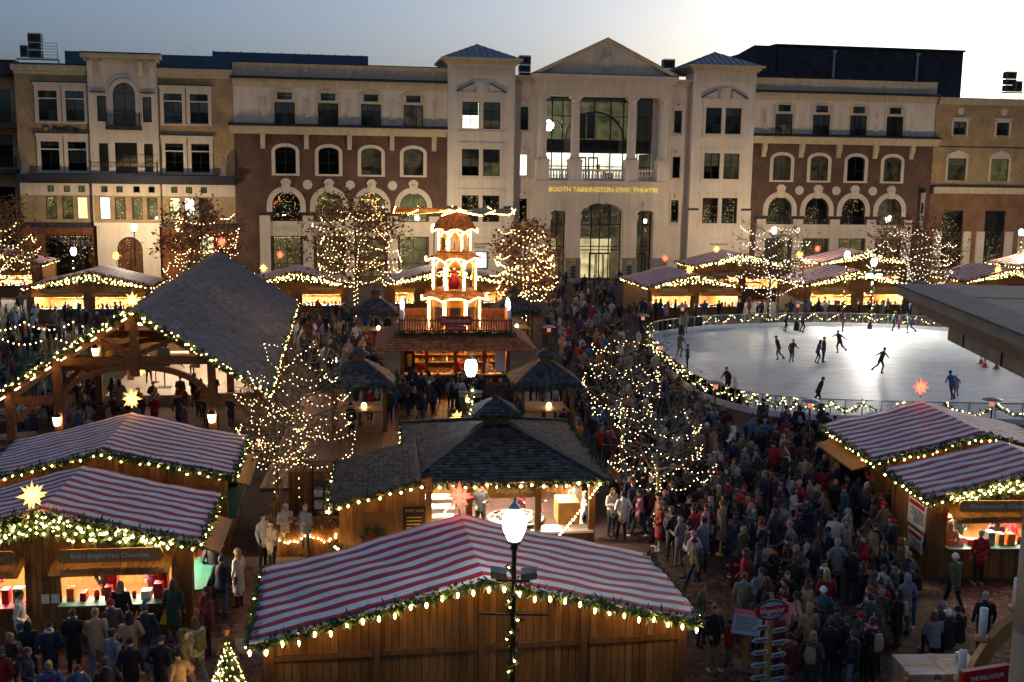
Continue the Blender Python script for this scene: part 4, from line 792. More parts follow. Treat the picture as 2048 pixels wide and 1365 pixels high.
# ================================================================ the huts
HR = .165; RISE = 1.17
def place_hut(c, W_, L_, he, label, rise=None, rz=HR, single=False, step=.26, r=.035, thick=False, bulb='bulb', **kw):
    rise = rise or W_/2*.24; t, gp = hut((c[0], c[1], 0), rz, W_, L_, he, rise, label, **kw)
    hut_bulbs(t, gp, W_, L_, he, rise, step, r, thick, bulb, single); return t
def world(t, p): return Matrix.Translation(t.location) @ Matrix.Rotation(t.rotation_euler.z, 4, 'Z') @ Vector(p)
A = place_hut((-.88, 24.4), 9.72, 4.35, 2.7, 'long closed hut with red striped roof and plank back wall behind the nearest lamp post', 1.2, back=True, single=True, step=.34, r=.027)
Cc = place_hut((-12.3, 29.3), 7.9, 4.4, 2.7, 'striped hut selling hot chocolate, with Belgian flags and two named signs', .95, .13, thick=True, gar=1.5, step=.24, side=1, bays=[(-3.2, -.55, 'Cider Küche', 'cloth_red'), (.35, 3.15, "Bob's Belgian Hot Chocolate")])
Bh = place_hut((-13.2, 36.0), 8.1, 5.3, 2.7, 'striped hut seen over its back gable, directly behind the hot chocolate hut', .95, .15, back=True, side=1, step=.3)
Eh = place_hut((16.6, 34.5), 7.9, 3.4, 2.7, 'striped hut with menu board and green counter at the frame edge near the round column', .95, .06, thick=True, gar=1.4, step=.24, bays=[(-3.1, -.4, "Frankenmuth Glühwein"), (.4, 3.2, 'Gebrannte Mandeln')])
Dh = place_hut((16.3, 39.9), 7.9, 5.4, 2.7, 'large striped hut with red star beside the ice rink', .95, .06, back=True, side=-1, step=.26)
kw = dict(near=False, boards=False, thick=True, gar=1.5, step=.4, r=.04, light='hut_light_far')
place_hut((-34.3, 90.5), 9.9, 7, 2.8, 'far striped hut selling noodles with two lit counters under the brown oak', bays=[(-4.2, -.5, 'Käsespätzle'), (.4, 4.2, 'Das Schnitzelhaus', 'white_paint')], **kw)
place_hut((-49.5, 106), 9.5, 6, 3.1, 'far striped hut mostly hidden behind leaves at the left frame edge', bays=[(-3.5, 3.5, '')], **kw)
place_hut((-18.6, 94.5), 9.0, 7, 2.8, 'far striped hut directly behind the slate pavilion roof', bays=[(-3.7, -.5, ''), (.5, 3.7, 'Lebkuchen')], **kw)
place_hut((-6.0, 97.5), 11.0, 6.5, 2.8, 'wide striped hut with wreath and display windows behind the lit pyramid', bays=[(-4.6, -3.0, ''), (-2.0, -.3, ''), (.6, 2.0, ''), (3.0, 4.6, '')], **kw)
place_hut((15.0, 98.3), 8.9, 8.8, 2.8, 'striped hut with green shutters at the corner of the rink nearest the theatre door', bays=[(-3.8, -.4, 'Kuhn Kunst'), (.4, 3.9, 'Handwerk und Mehr')], **kw)
place_hut((22.5, 113), 10.4, 6, 3.3, 'striped hut half hidden behind the hut with green shutters', bays=[(-3.6, -.3, 'Kathe & Co'), (.5, 4.0, '')], **kw)
place_hut((30.2, 100.4), 10.6, 6.5, 2.9, 'striped hut with two orange signs just beyond the far rink rail', bays=[(-4.4, -.6, 'Alpenglas'), (.6, 4.4, 'Schmuck')], **kw)
place_hut((36.5, 118), 10, 6, 3.4, 'striped hut below the arched windows, behind the hut with orange signs', bays=[(-3.6, -.3, ''), (.4, 3.8, 'Holzwaren')], **kw)
place_hut((46.2, 106), 9.5, 7, 2.9, 'striped hut above the stone cornice at the right frame edge', bays=[(-3.8, -.3, 'Nord Süd'), (.3, 3.8, '')], **kw)
place_hut((56, 117), 9, 6, 3.4, 'grey striped hut behind the hut above the stone cornice', bays=[(-3.6, 3.6, 'Holz Art')], **kw)
# Belgian flags and pennants of the hot chocolate hut, queue board
for x in (.75, 1.5, 2.3, 3.0):
    f = MB()
    for i, (mt, s) in enumerate((('sign_black', -1), ('yellow_cloth', 0), ('red_paint', 1))):
        g_ = MB(); g_.prism([(x, .95), (x+s*.28-.14, .55), (x+s*.28+.14, .5)], -2.0-.02*i, -1.99-.02*i); o = g_.build('flag', mt, Cc); o.location = (0, -.25, -.05)
for i in range(9):
    m = MB(); x = .4+i*.33; m.prism([(x-.07, 2.1), (x+.07, 2.1), (x+.05, 1.85), (x, 1.75), (x-.05, 1.85)], -2.02, -2.01); m.build('pennant', 'yellow_cloth' if i % 2 else 'sign_black', Cc)
m = MB(); m.box(1.35, 1.9, -2.1, -2.07, 1.98, 2.15); o = m.build('pick_up_sign', 'sign_black', Cc); text('PICK-UP\nHERE', .09, (1.62, -2.105, 2.07), o, 'white_paint', align='CENTER', width=.42, ext=.002)
for x in (1.55, 2.85):
    m = MB(); m.box(x-.13, x+.13, -1.6, -1.3, 1.04, 1.75); m.build('drink_machine', 'red_paint', Cc)
text('21', .22, (-.16, -1.96, 1.75), Cc, 'sign_black', ext=.003)
for x in (-.05, .2):
    m = MB(); m.box(x-.1, x+.1, -1.97, -1.955, 1.05, 1.3); m.build('notice', 'paper', Cc)
# menu boards on the side of the right hut
for y0, y1, z0, z1 in ((-1.1, .2, 1.35, 2.2), (-1.0, .1, .6, 1.2)):
    m = MB(); m.box(-3.66, -3.62, y0, y1, z0, z1); o = m.build('menu_board', 'paper', Eh)
    m = MB(); m.box(-3.68, -3.66, y0+.1, y1-.1, z1-.18, z1-.06); m.build('menu_heading', 'red_paint', o)
    for j in range(5):
        m = MB(); m.box(-3.675, -3.66, y0+.12, y1-.2-rnd.random()*.3, z1-.32-j*.09, z1-.29-j*.09); m.build('menu_line', 'sign_black', o)
def wreath(par, loc, r, axis='y'):
    m = MB(); pts = [(loc[0]+r*cos(a), loc[1], loc[2]+r*sin(a)) if axis == 'y' else (loc[0], loc[1]+r*cos(a), loc[2]+r*sin(a)) for a in [2*pi*i/14 for i in range(15)]]
    garland(m, pts, .1, 110, .12); w = m.build('wreath', 'fir', par, kind='stuff')
    b = MB(); L0 = Vector(loc)
    off = Vector((0, -.12, 0)) if axis == 'y' else Vector((-.12, 0, 0)); sdx = Vector((1,0,0)) if axis == 'y' else Vector((0,1,0))
    for s in (-1, 1):
        c = L0+off; up = Vector((0,0,1))
        b.add([tuple(c), tuple(c+sdx*s*r*.7+up*r*.4), tuple(c+sdx*s*r*.75-up*r*.1)], [(0,1,2)]); b.add([tuple(c), tuple(c+sdx*s*r*.2-up*r*.95), tuple(c+sdx*s*r*.5-up*r*.85)], [(0,1,2)])
    b.ball(tuple(L0+off*1.1), r*.14); b.build('bow', 'cloth_red', w)
wreath(Dh, (-3.68, -2.1, 1.9), .42, 'x')
# stars on the huts
def hstar(t, p, r, c, label): star('star_lantern', world(t, p), r, 'star_'+c, label)
hstar(Cc, (-.1, -2.4, 4.1), .42, 'yellow', 'yellow paper star on the gable of the hot chocolate hut')
hstar(Bh, (0, 2.6, 4.15), .42, 'yellow', 'yellow paper star on the ridge of the hut in front of the pavilion')
hstar(Dh, (0, 2.7, 4.2), .4, 'red', 'red paper star on the ridge of the hut beside the ice')
hstar(A, (0, 2.35, 4.3), .42, 'red', 'red paper star at the ridge of the long closed hut, before the wurst stand')
for u, v, y, c, lab in ((232, 512, 87, 'yellow', 'yellow paper star above the noodle hut'), (527, 537, 91, 'yellow', 'yellow star on the hut behind the pavilion'), (560, 510, 98, 'red', 'red star in front of the ground floor window behind the pavilion'), (443, 484, 77, 'red', 'red star on the far end of the pavilion ridge'),
    (1330, 517, 104, 'red', 'red star at the rear of the green shuttered hut'), (1379, 540, 93.6, 'yellow', 'yellow star on the front gable of the green shuttered hut'), (1433, 499, 110, 'yellow', 'yellow star on the hut behind the green shuttered one'), (1600, 510, 97.5, 'yellow', 'yellow star on the hut with two orange signs'), (1635, 498, 115, 'red', 'red star below the arched windows on the far right'), (1996, 540, 102.6, 'yellow', 'orange yellow star above the stone cornice'), (265, 600, 44.4, 'yellow', 'yellow star at the front peak of the slate pavilion'), (282, 738, 52.5, 'yellow', 'pale star hanging inside the pavilion under the arch'), (914, 838, 41.9, 'yellow', 'small orange star beside the lamp behind the shingled wurst roof')):
    d = ray(u, v); p = Vector((0, 0, EYE))+d*(y/d.y); star('star_lantern', p, .46 if y > 70 else (.38 if y < 46 else .42), 'star_'+c, lab, stem=.6 if v != 738 else -1.6)
# ================================================================ slate roofed timber pavilion
PR = .155
pv = thing('pavilion', (-15.6, 44.4, 0), PR, 'open timber pavilion with steep grey slate roof and garlands along its edges', 'pavilion')
# local frame: x across, y along the ridge from the front gable (0) to the rear (33)
HWp, LP, EZ, AZ = 5.5, 33.0, 3.0, 6.6
m = MB(); sl = Vector((HWp, 0, AZ-EZ)); 
def shingle_face(mb, o, ex, ey, n, rows, cols, w, h, th=.03, clip=None, jit=.15):
    """courses of shingles on a face: origin o, ex along the eave, ey up the slope, n outward"""
    out = []
    for r in range(rows):
        off = rnd.random()*w; k = -off
        while k < cols*w:
            ww = w*rnd.uniform(1-jit, 1+jit); a, b = max(0, k), min(cols*w, k+ww); k += ww
            if b-a < .03: continue
            z0 = r*h-rnd.uniform(0, h*.12); z1 = r*h+h*1.15
            if clip:
                lo, hi = clip(r*h+h*.5); a = max(a, lo); b = min(b, hi)
                if b-a < .03: continue
            out.append((a, b-.008, z0, z1))
    vs = lambda a, z, t: tuple(o+ex*a+ey*z+n*t)
    for a, b, z0, z1 in out:
        k1, k2 = rnd.uniform(1.0, 2.2), rnd.uniform(1.0, 2.2)
        mb.append([vs(a, z0, th*k1), vs(b, z0, th*k2), vs(b, z1, th*.3), vs(a, z1, th*.3), vs(a, z0, 0), vs(b, z0, 0)])
def shingles_join(lst, name, mt, par):
    m = MB()
    for q in lst: m.add(q, [(0,1,2,3), (4,5,1,0)])
    return m.build(name, mt, par, kind='stuff')
L1 = []
for s in (-1, 1):
    o = Vector((s*HWp, 0, EZ)); ex = Vector((0, 1, 0)); ey = Vector((-s*HWp, 0, AZ-EZ)).normalized(); n = ex.cross(ey)*(1 if s < 0 else -1)
    if n.z < 0: n = -n
    sll = sqrt(HWp**2+(AZ-EZ)**2)
    if s > 0: shingle_face(L1, o, ex, ey, n, int(sll/.2), int(LP/.3), .3, .2, .035)
    else: shingle_face(L1, o, ex, ey, n, int(sll/.4), int(LP/.6), .6, .4, .018)
shingles_join(L1, 'slate_shingles', 'slate', pv)
for s in (-1, 1):
    m = MB(); m.add([(s*HWp, 0, EZ-.02), (s*HWp, LP, EZ-.02), (0, LP, AZ-.02), (0, 0, AZ-.02), (s*HWp, 0, EZ-.16), (s*HWp, LP, EZ-.16), (0, LP, AZ-.16), (0, 0, AZ-.16)], [(0,1,2,3),(4,7,6,5),(0,4,5,1),(2,6,7,3),(1,5,6,2),(0,3,7,4)]); m.build('roof_deck', 'wood_dark', pv)
def post(x, y, z): m = MB(); m.box(x-.16, x+.16, y-.16, y+.16, 0, z); m.build('post', 'timber', pv)
for k, y in enumerate((.8, 8.5, 16.5, 24.5, 32.2)):
    for x in (-5.0, 5.0): post(x, y, EZ+.1)
    for x in (-3.1, 3.1): post(x, y, 4.3)
    def beam(p, q, w=.26, h=.32, nm='beam'): m = MB(); m.bar(p, q, w, h); m.build(nm, 'timber', pv)
    beam((-5.2, y, 2.75), (-2.6, y, 2.75)); beam((5.2, y, 2.75), (2.6, y, 2.75)); beam((-3.4, y, 4.35), (3.4, y, 4.35)); beam((0, y, 3.7), (0, y, AZ-.2), .34, .34, 'king_post')
    for s in (-1, 1):
        beam((s*5.3, y, EZ-.05), (0, y, AZ-.3), .24, .3, 'rafter'); beam((s*.1, y, 4.6), (s*1.7, y, 5.3), .2, .22, 'strut'); beam((s*5.0, y, 1.7), (s*3.9, y, 2.7), .16, .2, 'brace')
        for i in range(8):
            a0, a1 = pi*i/16, pi*(i+1)/16; P = lambda a: (s*3.0*cos(a), y, 2.55+1.55*sin(a))
            beam(P(a0), P(a1), .22, .24, 'arched_brace')
m = MB()
for s in (-1, 1):
    for x, z in ((3.1, 4.35), (5.0, 2.9)): m.bar((s*x, .6, z), (s*x, LP-.6, z), .22, .3)
m.build('purlin', 'timber', pv)
g = MB(); ends = [(-HWp, -.05, EZ), (0, -.05, AZ), (HWp, -.05, EZ)]
garland(g, ends, .17, 110, .18); garland(g, [(HWp, 0, EZ-.05), (HWp, LP, EZ-.05)], .12, 60, .18); garland(g, [(-HWp, 0, EZ-.05), (-HWp, LP, EZ-.05)], .12, 30, .18); garland(g, [(-HWp, LP, EZ), (0, LP, AZ), (HWp, LP, EZ)], .14, 40, .2); g.build('garland', 'fir', pv, kind='stuff')
b = MB(); bulbs(b, ends, .13, .035, .12); bulbs(b, [(HWp+.05, 0, EZ-.1), (HWp+.05, LP, EZ-.1)], .17, .035, .06); bulbs(b, [(0, LP, AZ), (HWp, LP, EZ)], .5, .03, .06); bulbs(b, [(-HWp, LP, EZ), (0, LP, AZ)], .3, .03, .06); b.build('string_light', 'bulb', pv, kind='stuff')
for i in range(9):
    m = MB(); t_ = i/9+.06; x = -HWp*(1-t_); z = EZ+(AZ-EZ)*t_-.28; m.bar((x-.1, .35, z-.065), (x+.1, .35, z+.065), .05); m.build('strip_light', 'lantern_glass', pv)
for u, x, y, z in ((0, -3.1, .58, 1.95), (1, 3.1, .58, 1.95), (2, 3.1, 8.2, 3.6), (3, -3.1, 8.2, 3.6)):
    m = MB(); m.lathe([(.12, -.2), (.17, .12), (.17, .16)], (x, y-.2, z), 6); lt = m.build('lantern', 'lantern_glass', pv)
    m = MB(); m.lathe([(.2, .16), (.12, .26), (.03, .34)], (x, y-.2, z), 6); m.lathe([(.13, -.24), (.13, -.2)], (x, y-.2, z), 6); m.bar((x, y-.2, z+.34), (x, y+.1, z+.34), .03); m.build('lantern_cap', 'black_metal', lt)
# stage inside
sg = thing('stage', (-15.6, 44.4, 0), PR, 'low pale stage under the slate pavilion with loudspeaker and microphone stands', 'stage')
mat('stage_floor', (0.42, 0.34, 0.27), 0.5, 0.15); m = MB(); m.box(-3.6, 4.4, 12, 23, 0, .6); m.build('platform', 'stage_floor', sg)
for k, y in enumerate((13.5, 17, 20.5)):
    m = MB(); m.box(-2.5, 2.5, y-.08, y+.08, 4.1, 4.18); m.build('stage_lamp', 'stage_light', sg)
m = MB(); m.box(-4.6, 4.6, 23.2, 23.4, 0, 3.2); m.build('backdrop', 'wood_dark', sg)
def prop_box(name, u, v, z, boxes, label, cat, matn, rz=PR, group=None):
    p = G(u, v, z); t = thing(name, p, rz, label, cat, group)
    for nm, (x0, x1, y0, y1, z0, z1), mm in boxes: q = MB(); q.box(x0, x1, y0, y1, z0, z1); q.build(nm, mm, t)
    return t
prop_box('stage_loudspeaker', 330, 775, .6, [('cabinet', (-.3, .3, -.25, .25, 1.2, 2.2), 'sign_black'), ('pole', (-.03, .03, -.03, .03, .02, 1.2), 'black_metal'), ('foot', (-.35, .35, -.3, .3, 0, .04), 'black_metal')], 'black loudspeaker on a pole at the stage front', 'loudspeaker', None)
for i, (u, v) in enumerate(((233, 742), (243, 740), (249, 738), (312, 765))):
    p = G(u, v, .6); t = thing('microphone_stand', p, 0, ('leftmost', 'second', 'third', 'separate front')[i]+' thin black microphone stand on the pale stage', 'microphone stand', 'microphone stands on the stage'); q = MB(); q.tube([(0,0,0), (0,0,1.5)], .025, 5); q.build('pole', 'black_metal', t); q = MB(); q.tube([(0,0,1.5), (.15,-.1,1.6)], .03, 5); q.build('microphone', 'sign_black', t); q = MB(); q.lathe([(.2,0),(.2,.03),(.03,.05)], (0,0,0), 8); q.build('foot', 'black_metal', t)
p = G(352, 735, .6); t = thing('keyboard', p, PR, 'electric keyboard on stand at the back of the stage', 'keyboard'); q = MB(); q.box(-.8, .8, -.2, .2, .85, .95); q.build('keys', 'white_paint', t); q = MB(); q.bar((-.5,0,0), (.5,0,.85), .05); q.bar((.5,0,0), (-.5,0,.85), .05); q.build('stand', 'black_metal', t)
p = G(425, 860); t = thing('pyramid_heater', p, .3, 'tall pyramid patio heater with flame tube beside the pavilion post', 'patio heater'); q = MB(); q.box(-.28, .28, -.28, .28, 0, .75); q.build('base', 'black_metal', t)
q = MB()
for x in (-1, 1):
    for y in (-1, 1): q.bar((x*.26, y*.26, .75), (x*.1, y*.1, 2.2), .04)
q.build('frame', 'steel', t); q = MB(); q.lathe([(.07, .8), (.07, 2.0)], (0,0,0), 8); q.build('flame_tube', 'flame', t); q = MB(); q.lathe([(.22, 2.2), (.05, 2.35)], (0,0,0), 4); q.build('cap', 'steel', t)
# ================================================================ bar with christmas pyramid
cx, cyy = -3.35, 62.6
br = thing('bar_pyramid', (cx, cyy, 0), YAW*.6, 'round drinks bar carrying a three tier lit christmas pyramid with rotor blades', 'christmas pyramid')
q = MB(); q.box(-2.9, 2.9, -2.2, -2.1, 0, 1.1); q.build('bar_front', 'wood_dark', br)
q = MB(); q.box(-3.1, 3.1, -2.5, -1.9, 1.1, 1.18); q.build('counter', 'wood_light', br)
for x in (-2.95, -1.6, 0, 1.6, 2.95): q = MB(); q.box(x-.1, x+.1, -2.2, -2.0, 1.18 if abs(x) < 2.9 else 0, 2.6); q.build('post', 'timber', br)
q = MB(); q.box(-3, 3, 2.0, 2.1, 0, 2.7); q.build('rear_wall', 'wood_dark', br)
for s in (-1, 1): q = MB(); q.box(s*3-.05, s*3+.05, -2.1, 2.0, 0, 2.7); q.build('side_wall', 'wood_dark', br)
for i, (x, w) in enumerate(((-2.1, 1.0), (0, 1.2), (2.1, 1.0))): q = MB(); q.box(x-w/2, x+w/2, -.6, -.45, 2.45, 2.52); q.build('strip_light', 'hut_light_warm', br)
for i in range(46):
    q = MB(); x = rnd.uniform(-2.7, 2.7); z = rnd.choice((.0, .45, .9)); h = rnd.uniform(.18, .32); q.lathe([(.06, 0), (.06, h*.6), (.02, h*.8), (.02, h)], (x, 1.6, 1.2+z), 6); q.build('bottle', rnd.choice(['cloth_red', 'yellow_cloth', 'cloth_green', 'paper', 'red_paint', 'wood_light']), br)
q = MB()
for z in (1.2, 1.65, 2.1): q.box(-2.8, 2.8, 1.4, 1.8, z-.04, z)
q.build('shelf', 'wood_light', br)
for i in range(14): q = MB(); x = -2.6+i*.4; q.lathe([(.05, 0), (.07, .15)], (x, -2.1, 1.18), 6); q.build('mug', rnd.choice(['cloth_red', 'white_paint']), br)
for x in (-2.55, 2.5): q = MB(); q.box(x-.28, x+.28, -2.26, -2.21, 1.3, 2.5); q.build('drinks_poster', 'sign_black' if x < 0 else 'paper', br)
q = MB(); q.lathe([(.1, 0), (.14, .5), (.12, .7)], (-2.55, -2.3, 1.6), 8); q.build('poster_glass', 'yellow_cloth', br)
# skirt roof of shingles around the platform
L1 = []
def roof_ring(r0, r1, z0, z1, n, lst, w=.2, h=.2, ang0=0.0, sx=1.0, sy=1.0):
    pt = lambda r, z, k: Vector((r*sx*cos(2*pi*k/n+ang0), r*sy*sin(2*pi*k/n+ang0), z))
    m = MB()
    for k in range(n):
        a, b, c, d = pt(r0, z0, k), pt(r0, z0, k+1), pt(r1, z1, k+1), pt(r1, z1, k); m.add([tuple(a), tuple(b), tuple(c), tuple(d)], [(0,1,2,3)])
        ex = (b-a); W0 = ex.length; ex.normalize(); mid = (a+b)/2; ey = ((c+d)/2-mid); H0 = ey.length; ey.normalize(); nn = ex.cross(ey); W1 = (c-d).length
        clip = lambda z, W0=W0, W1=W1, H0=H0: ((W0-W1)/2*(z/H0), W0-(W0-W1)/2*(z/H0))
        shingle_face(lst, a, ex, ey, nn, max(1, int(H0/h)), int(W0/w)+1, w, h, .025, clip)
    return m
m = MB(); 
def rect_skirt(x0, x1, y0, y1, ox, oy, z0, z1, lst, w=.22, h=.2):
    C0 = [Vector((x0-ox, y0-oy, z0)), Vector((x1+ox, y0-oy, z0)), Vector((x1+ox, y1+oy, z0)), Vector((x0-ox, y1+oy, z0))]; C1 = [Vector((x0, y0, z1)), Vector((x1, y0, z1)), Vector((x1, y1, z1)), Vector((x0, y1, z1))]
    m = MB()
    for k in range(4):
        a, b, c, d = C0[k], C0[(k+1) % 4], C1[(k+1) % 4], C1[k]; m.add([tuple(a), tuple(b), tuple(c), tuple(d)], [(0,1,2,3)])
        ex = b-a; W0 = ex.length; ex.normalize(); i0 = (d-a).dot(ex); i1 = W0-(c-a).dot(ex); ey = (d-a)-ex*i0; H0 = ey.length; ey.normalize(); nn = ex.cross(ey)
        shingle_face(lst, a, ex, ey, nn, max(1, int(H0/h)), int(W0/w)+1, w, h, .025, lambda z, W0=W0, H0=H0, i0=i0, i1=i1: (i0*z/H0, W0-i1*z/H0))
    return m
rect_skirt(-3.1, 3.1, -2.4, 2.4, 1.35, 1.1, 2.65, 3.45, L1).build('roof_deck', 'wood_dark', br); shingles_join(L1, 'roof_shingles', 'shingle_red', br)
q = MB(); q.box(-3.2, 3.2, -2.5, 2.5, 3.4, 3.5); q.build('platform', 'timber', br)
def pickets(par, a, b, z0, h, step=.14, matn='timber', w=.07, nm='railing'):
    a = Vector(a); b = Vector(b); n = int((b-a).length/step); m = MB(); d = (b-a).normalized()
    m.bar(a+Vector((0,0,z0+h*.85)), b+Vector((0,0,z0+h*.85)), .05, .07); m.bar(a+Vector((0,0,z0+.12)), b+Vector((0,0,z0+.12)), .05, .07)
    for i in range(n+1):
        p = a+(b-a)*(i/n); m.obox((p.x, p.y, z0+h/2), d*w/2, d.cross(Vector((0,0,1)))*.015, Vector((0,0,h/2)))
    return m.build(nm, matn, par)
for a, b in (((-3.1,-2.4,0), (3.1,-2.4,0)), ((-3.1,2.4,0), (3.1,2.4,0)), ((-3.1,-2.4,0), (-3.1,2.4,0)), ((3.1,-2.4,0), (3.1,2.4,0))): pickets(br, a, b, 3.5, .8)
g = MB(); garland(g, [(-3.3,-2.55,3.5), (3.3,-2.55,3.5)], .14, 90, .18); g.build('garland', 'fir', br, kind='stuff')
q = MB(); q.box(-.85, .85, -2.56, -2.46, 3.95, 4.45); o = q.build('name_board', 'red_paint', br); text('Christkindlmarkt', .34, (0, -2.58, 4.2), o, 'white_paint', ext=.01, align='CENTER', width=1.55)
q = MB(); q.box(-.6, .6, -2.55, -2.47, 3.62, 3.9); o = q.build('place_board', 'red_paint', br); text('CARMEL, INDIANA', .15, (0, -2.57, 3.77), o, 'white_paint', ext=.01, align='CENTER', width=1.0)
for x, y in ((-2.95, -2.1), (-2.95, -1.2), (2.95, -2.1), (2.95, -1.2)):
    q = MB(); q.lathe([(.13, 3.5), (.13, 4.75)], (x, y, 0), 8); c = q.build('candle', 'red_paint' if y > -2 else 'white_paint', br); q = MB(); q.lathe([(.03, 4.75), (.11, 4.9), (.08, 5.1), (.01, 5.35)], (x, y, 0), 8); q.build('candle_flame', 'candle_tip', c)
# three tiers, octagonal
rope = MB()
def tier(r, z0, z1, rr, zr, roofh, nm, wall):
    n = 8; a0 = pi/8
    P = lambda rad, k, z: Vector((rad*cos(2*pi*k/n+a0), rad*sin(2*pi*k/n+a0), z))
    for k in range(n):
        p = P(r, k, z0); q = MB(); q.tube([p, P(r, k, z1)], .09, 6); q.build('tier_post', 'wood_light', br)
        for dk in (-.055, .055): bulbs(rope, [P(r*1.04+.05, k+dk, z0+.05), P(r*1.04+.05, k+dk, z1-.1)], .11, .038, .004)
        a, b = P(r*1.02, k, z1-.55), P(r*1.02, k+1, z1-.55)
        ar = [a+(b-a)*(i/8)+Vector((0,0,.45*sin(pi*i/8))) for i in range(9)]
        if nm != 'low': bulbs(rope, ar, .1, .04, .004)
        # scalloped edge of the roof above
        a, b = P(rr, k, zr), P(rr, k+1, zr); sc = [a+(b-a)*(i/8)+Vector((0,0,.16*sin(pi*i/8)-.05)) for i in range(9)]; bulbs(rope, sc, .09, .05, .004)
        q = MB(); c0, d0 = P(r, k, z1-.5), P(r, k+1, z1-.5); q.add([tuple(c0), tuple(d0), tuple(P(r,k+1,z1)), tuple(P(r,k,z1))], [(0,1,2,3)]); q.build('tier_valance', 'wood_light', br)
        if wall:
            q = MB(); q.add([tuple(P(r*.97,k,z0)), tuple(P(r*.97,k+1,z0)), tuple(P(r*.97,k+1,z1)), tuple(P(r*.97,k,z1))], [(0,1,2,3)]); w = q.build('tier_panel', 'wood_hut', br)
            a, b = P(r*.985,k,z0), P(r*.985,k+1,z0); q = MB(); e = lambda t, z: tuple(a+(b-a)*t+Vector((0,0,z)))
            q.add([e(.22,.35), e(.78,.35), e(.78,1.25), e(.65,1.5), e(.35,1.5), e(.22,1.25)], [(0,1,2,3,4,5)]); q.build('tier_window', 'bronze_frame', w)
    q = MB(); q.lathe([(r*1.08, z0-.14), (r*1.08, z0)], (0,0,0), 8); o = q.build('tier_floor', 'timber', br)
    L = []; roof_ring(rr, r*.75 if roofh else .05, zr, zr+(roofh or .8), 8, L, .16, .16, a0).build('tier_roof', 'wood_dark', br); shingles_join(L, 'tier_shingles', 'shingle_red', br)
tier(1.45, 3.55, 5.25, 2.0, 5.2, .45, 'low', True); tier(1.2, 5.7, 7.5, 1.75, 7.4, .4, 'mid', False); tier(.88, 7.9, 9.1, 1.38, 9.0, 1.05, 'top', False)
mat('figure_red', (.35,.03,.03), .6); q = MB(); q.lathe([(.3, 5.75), (.32, 6.1), (.2, 6.5), (.12, 6.6)], (0,0,0), 10); q.ball((0,0,6.72), .15, 8, 6); q.build('carved_figure', 'figure_red', br)
q = MB(); q.tube([(0,0,3.5), (0,0,10.3)], .05, 6); q.build('axle', 'timber', br)
q = MB(); q.lathe([(.2, 10.05), (.2, 10.25), (.05, 10.4)], (0,0,0), 8); q.build('rotor_hub', 'timber', br)
for k in range(10):
    a = 2*pi*k/10+.2; d = Vector((cos(a), sin(a), 0)); w = Vector((-sin(a), cos(a), 0)); up = Vector((0,0,1))
    q = MB(); z = 10.12; pts = [d*.2, d*1.0-w*.1-up*.02, d*3.4-w*.42-up*.14, d*3.5+w*.42+up*.14, d*1.0+w*.1+up*.02]; vs = [tuple(p+up*z) for p in pts]+[tuple(p+up*(z-.03)) for p in pts]
    q.add(vs, [(0,1,2,3,4), (9,8,7,6,5), (1,6,7,2), (2,7,8,3), (3,8,9,4)]); q.build('rotor_blade', 'wood_light', br)
    bulbs(rope, [Vector(vs[0]), Vector(vs[2])], .14, .04, .004); bulbs(rope, [Vector(vs[2]), Vector(vs[3])], .14, .04, .004)
glow('tier_glow', (1.0, 0.5, 0.14), 90.0)
for z, r in ((4.9, .3), (7.2, .22), (8.8, .16)): q = MB(); q.ball((0, 0, z), r, 8, 6); q.build('tier_fill_light', 'tier_glow', br)  # glowing balls added inside the tiers to brighten the pyramid
rope.build('rope_light', 'rope', br, kind='stuff')
# ================================================================ gazebos
def gazebo(x, y, label, hw=1.75):
    t = thing('gazebo', (x, y, 0), YAW*.7, label, 'gazebo', 'shingled gazebos around the bar')
    for a in (-1, 1):
        for b in (-1, 1): q = MB(); q.box(a*1.2-.09, a*1.2+.09, b*1.2-.09, b*1.2+.09, 0, 2.4); q.build('post', 'wood_hut', t)
    L = []; rect_skirt(-.28, .28, -.28, .28, hw-.28, hw-.28, 2.35, 3.35, L, .18, .17).build('roof_deck', 'wood_dark', t); shingles_join(L, 'roof_shingles', 'shingle_grey', t)
    q = MB(); q.box(-.26, .26, -.26, .26, 3.3, 3.62); q.build('cupola', 'wood_hut', t); L = []; rect_skirt(-.02, .02, -.02, .02, .42, .42, 3.6, 3.95, L, .14, .14).build('cupola_deck', 'wood_dark', t); shingles_join(L, 'cupola_shingles', 'shingle_grey', t)
    g = MB(); c = [(-hw,-hw,2.32), (hw,-hw,2.32), (hw,hw,2.32), (-hw,hw,2.32), (-hw,-hw,2.32)]; garland(g, c, .14, 80, .18); g.build('garland', 'fir', t, kind='stuff')
    q = MB(); q.box(-1.1, 1.1, -1.1, 1.1, 1.0, 1.06); q.build('standing_table', 'wood_light', t); q = MB(); q.box(-.1, .1, -.1, .1, 0, 1.0); q.build('table_leg', 'wood_dark', t)
    q = MB(); q.lathe([(.04, 1.3), (.12, 1.22), (.12, 1.1), (.04, 1.06)], (.2, -.3, 0), 6); q.build('table_lantern', 'lantern_glass', t)
gazebo(-7.3, 52.0, 'shingled gazebo nearest the pavilion eave, in front of the bar'); gazebo(1.6, 52.6, 'shingled gazebo in front of the bar on the rink side'); gazebo(-9.8, 78.2, 'shingled gazebo behind the bar near the oak beside the pavilion', 1.65); gazebo(0.1, 80.2, 'shingled gazebo behind the bar near the round golden oak', 1.65)
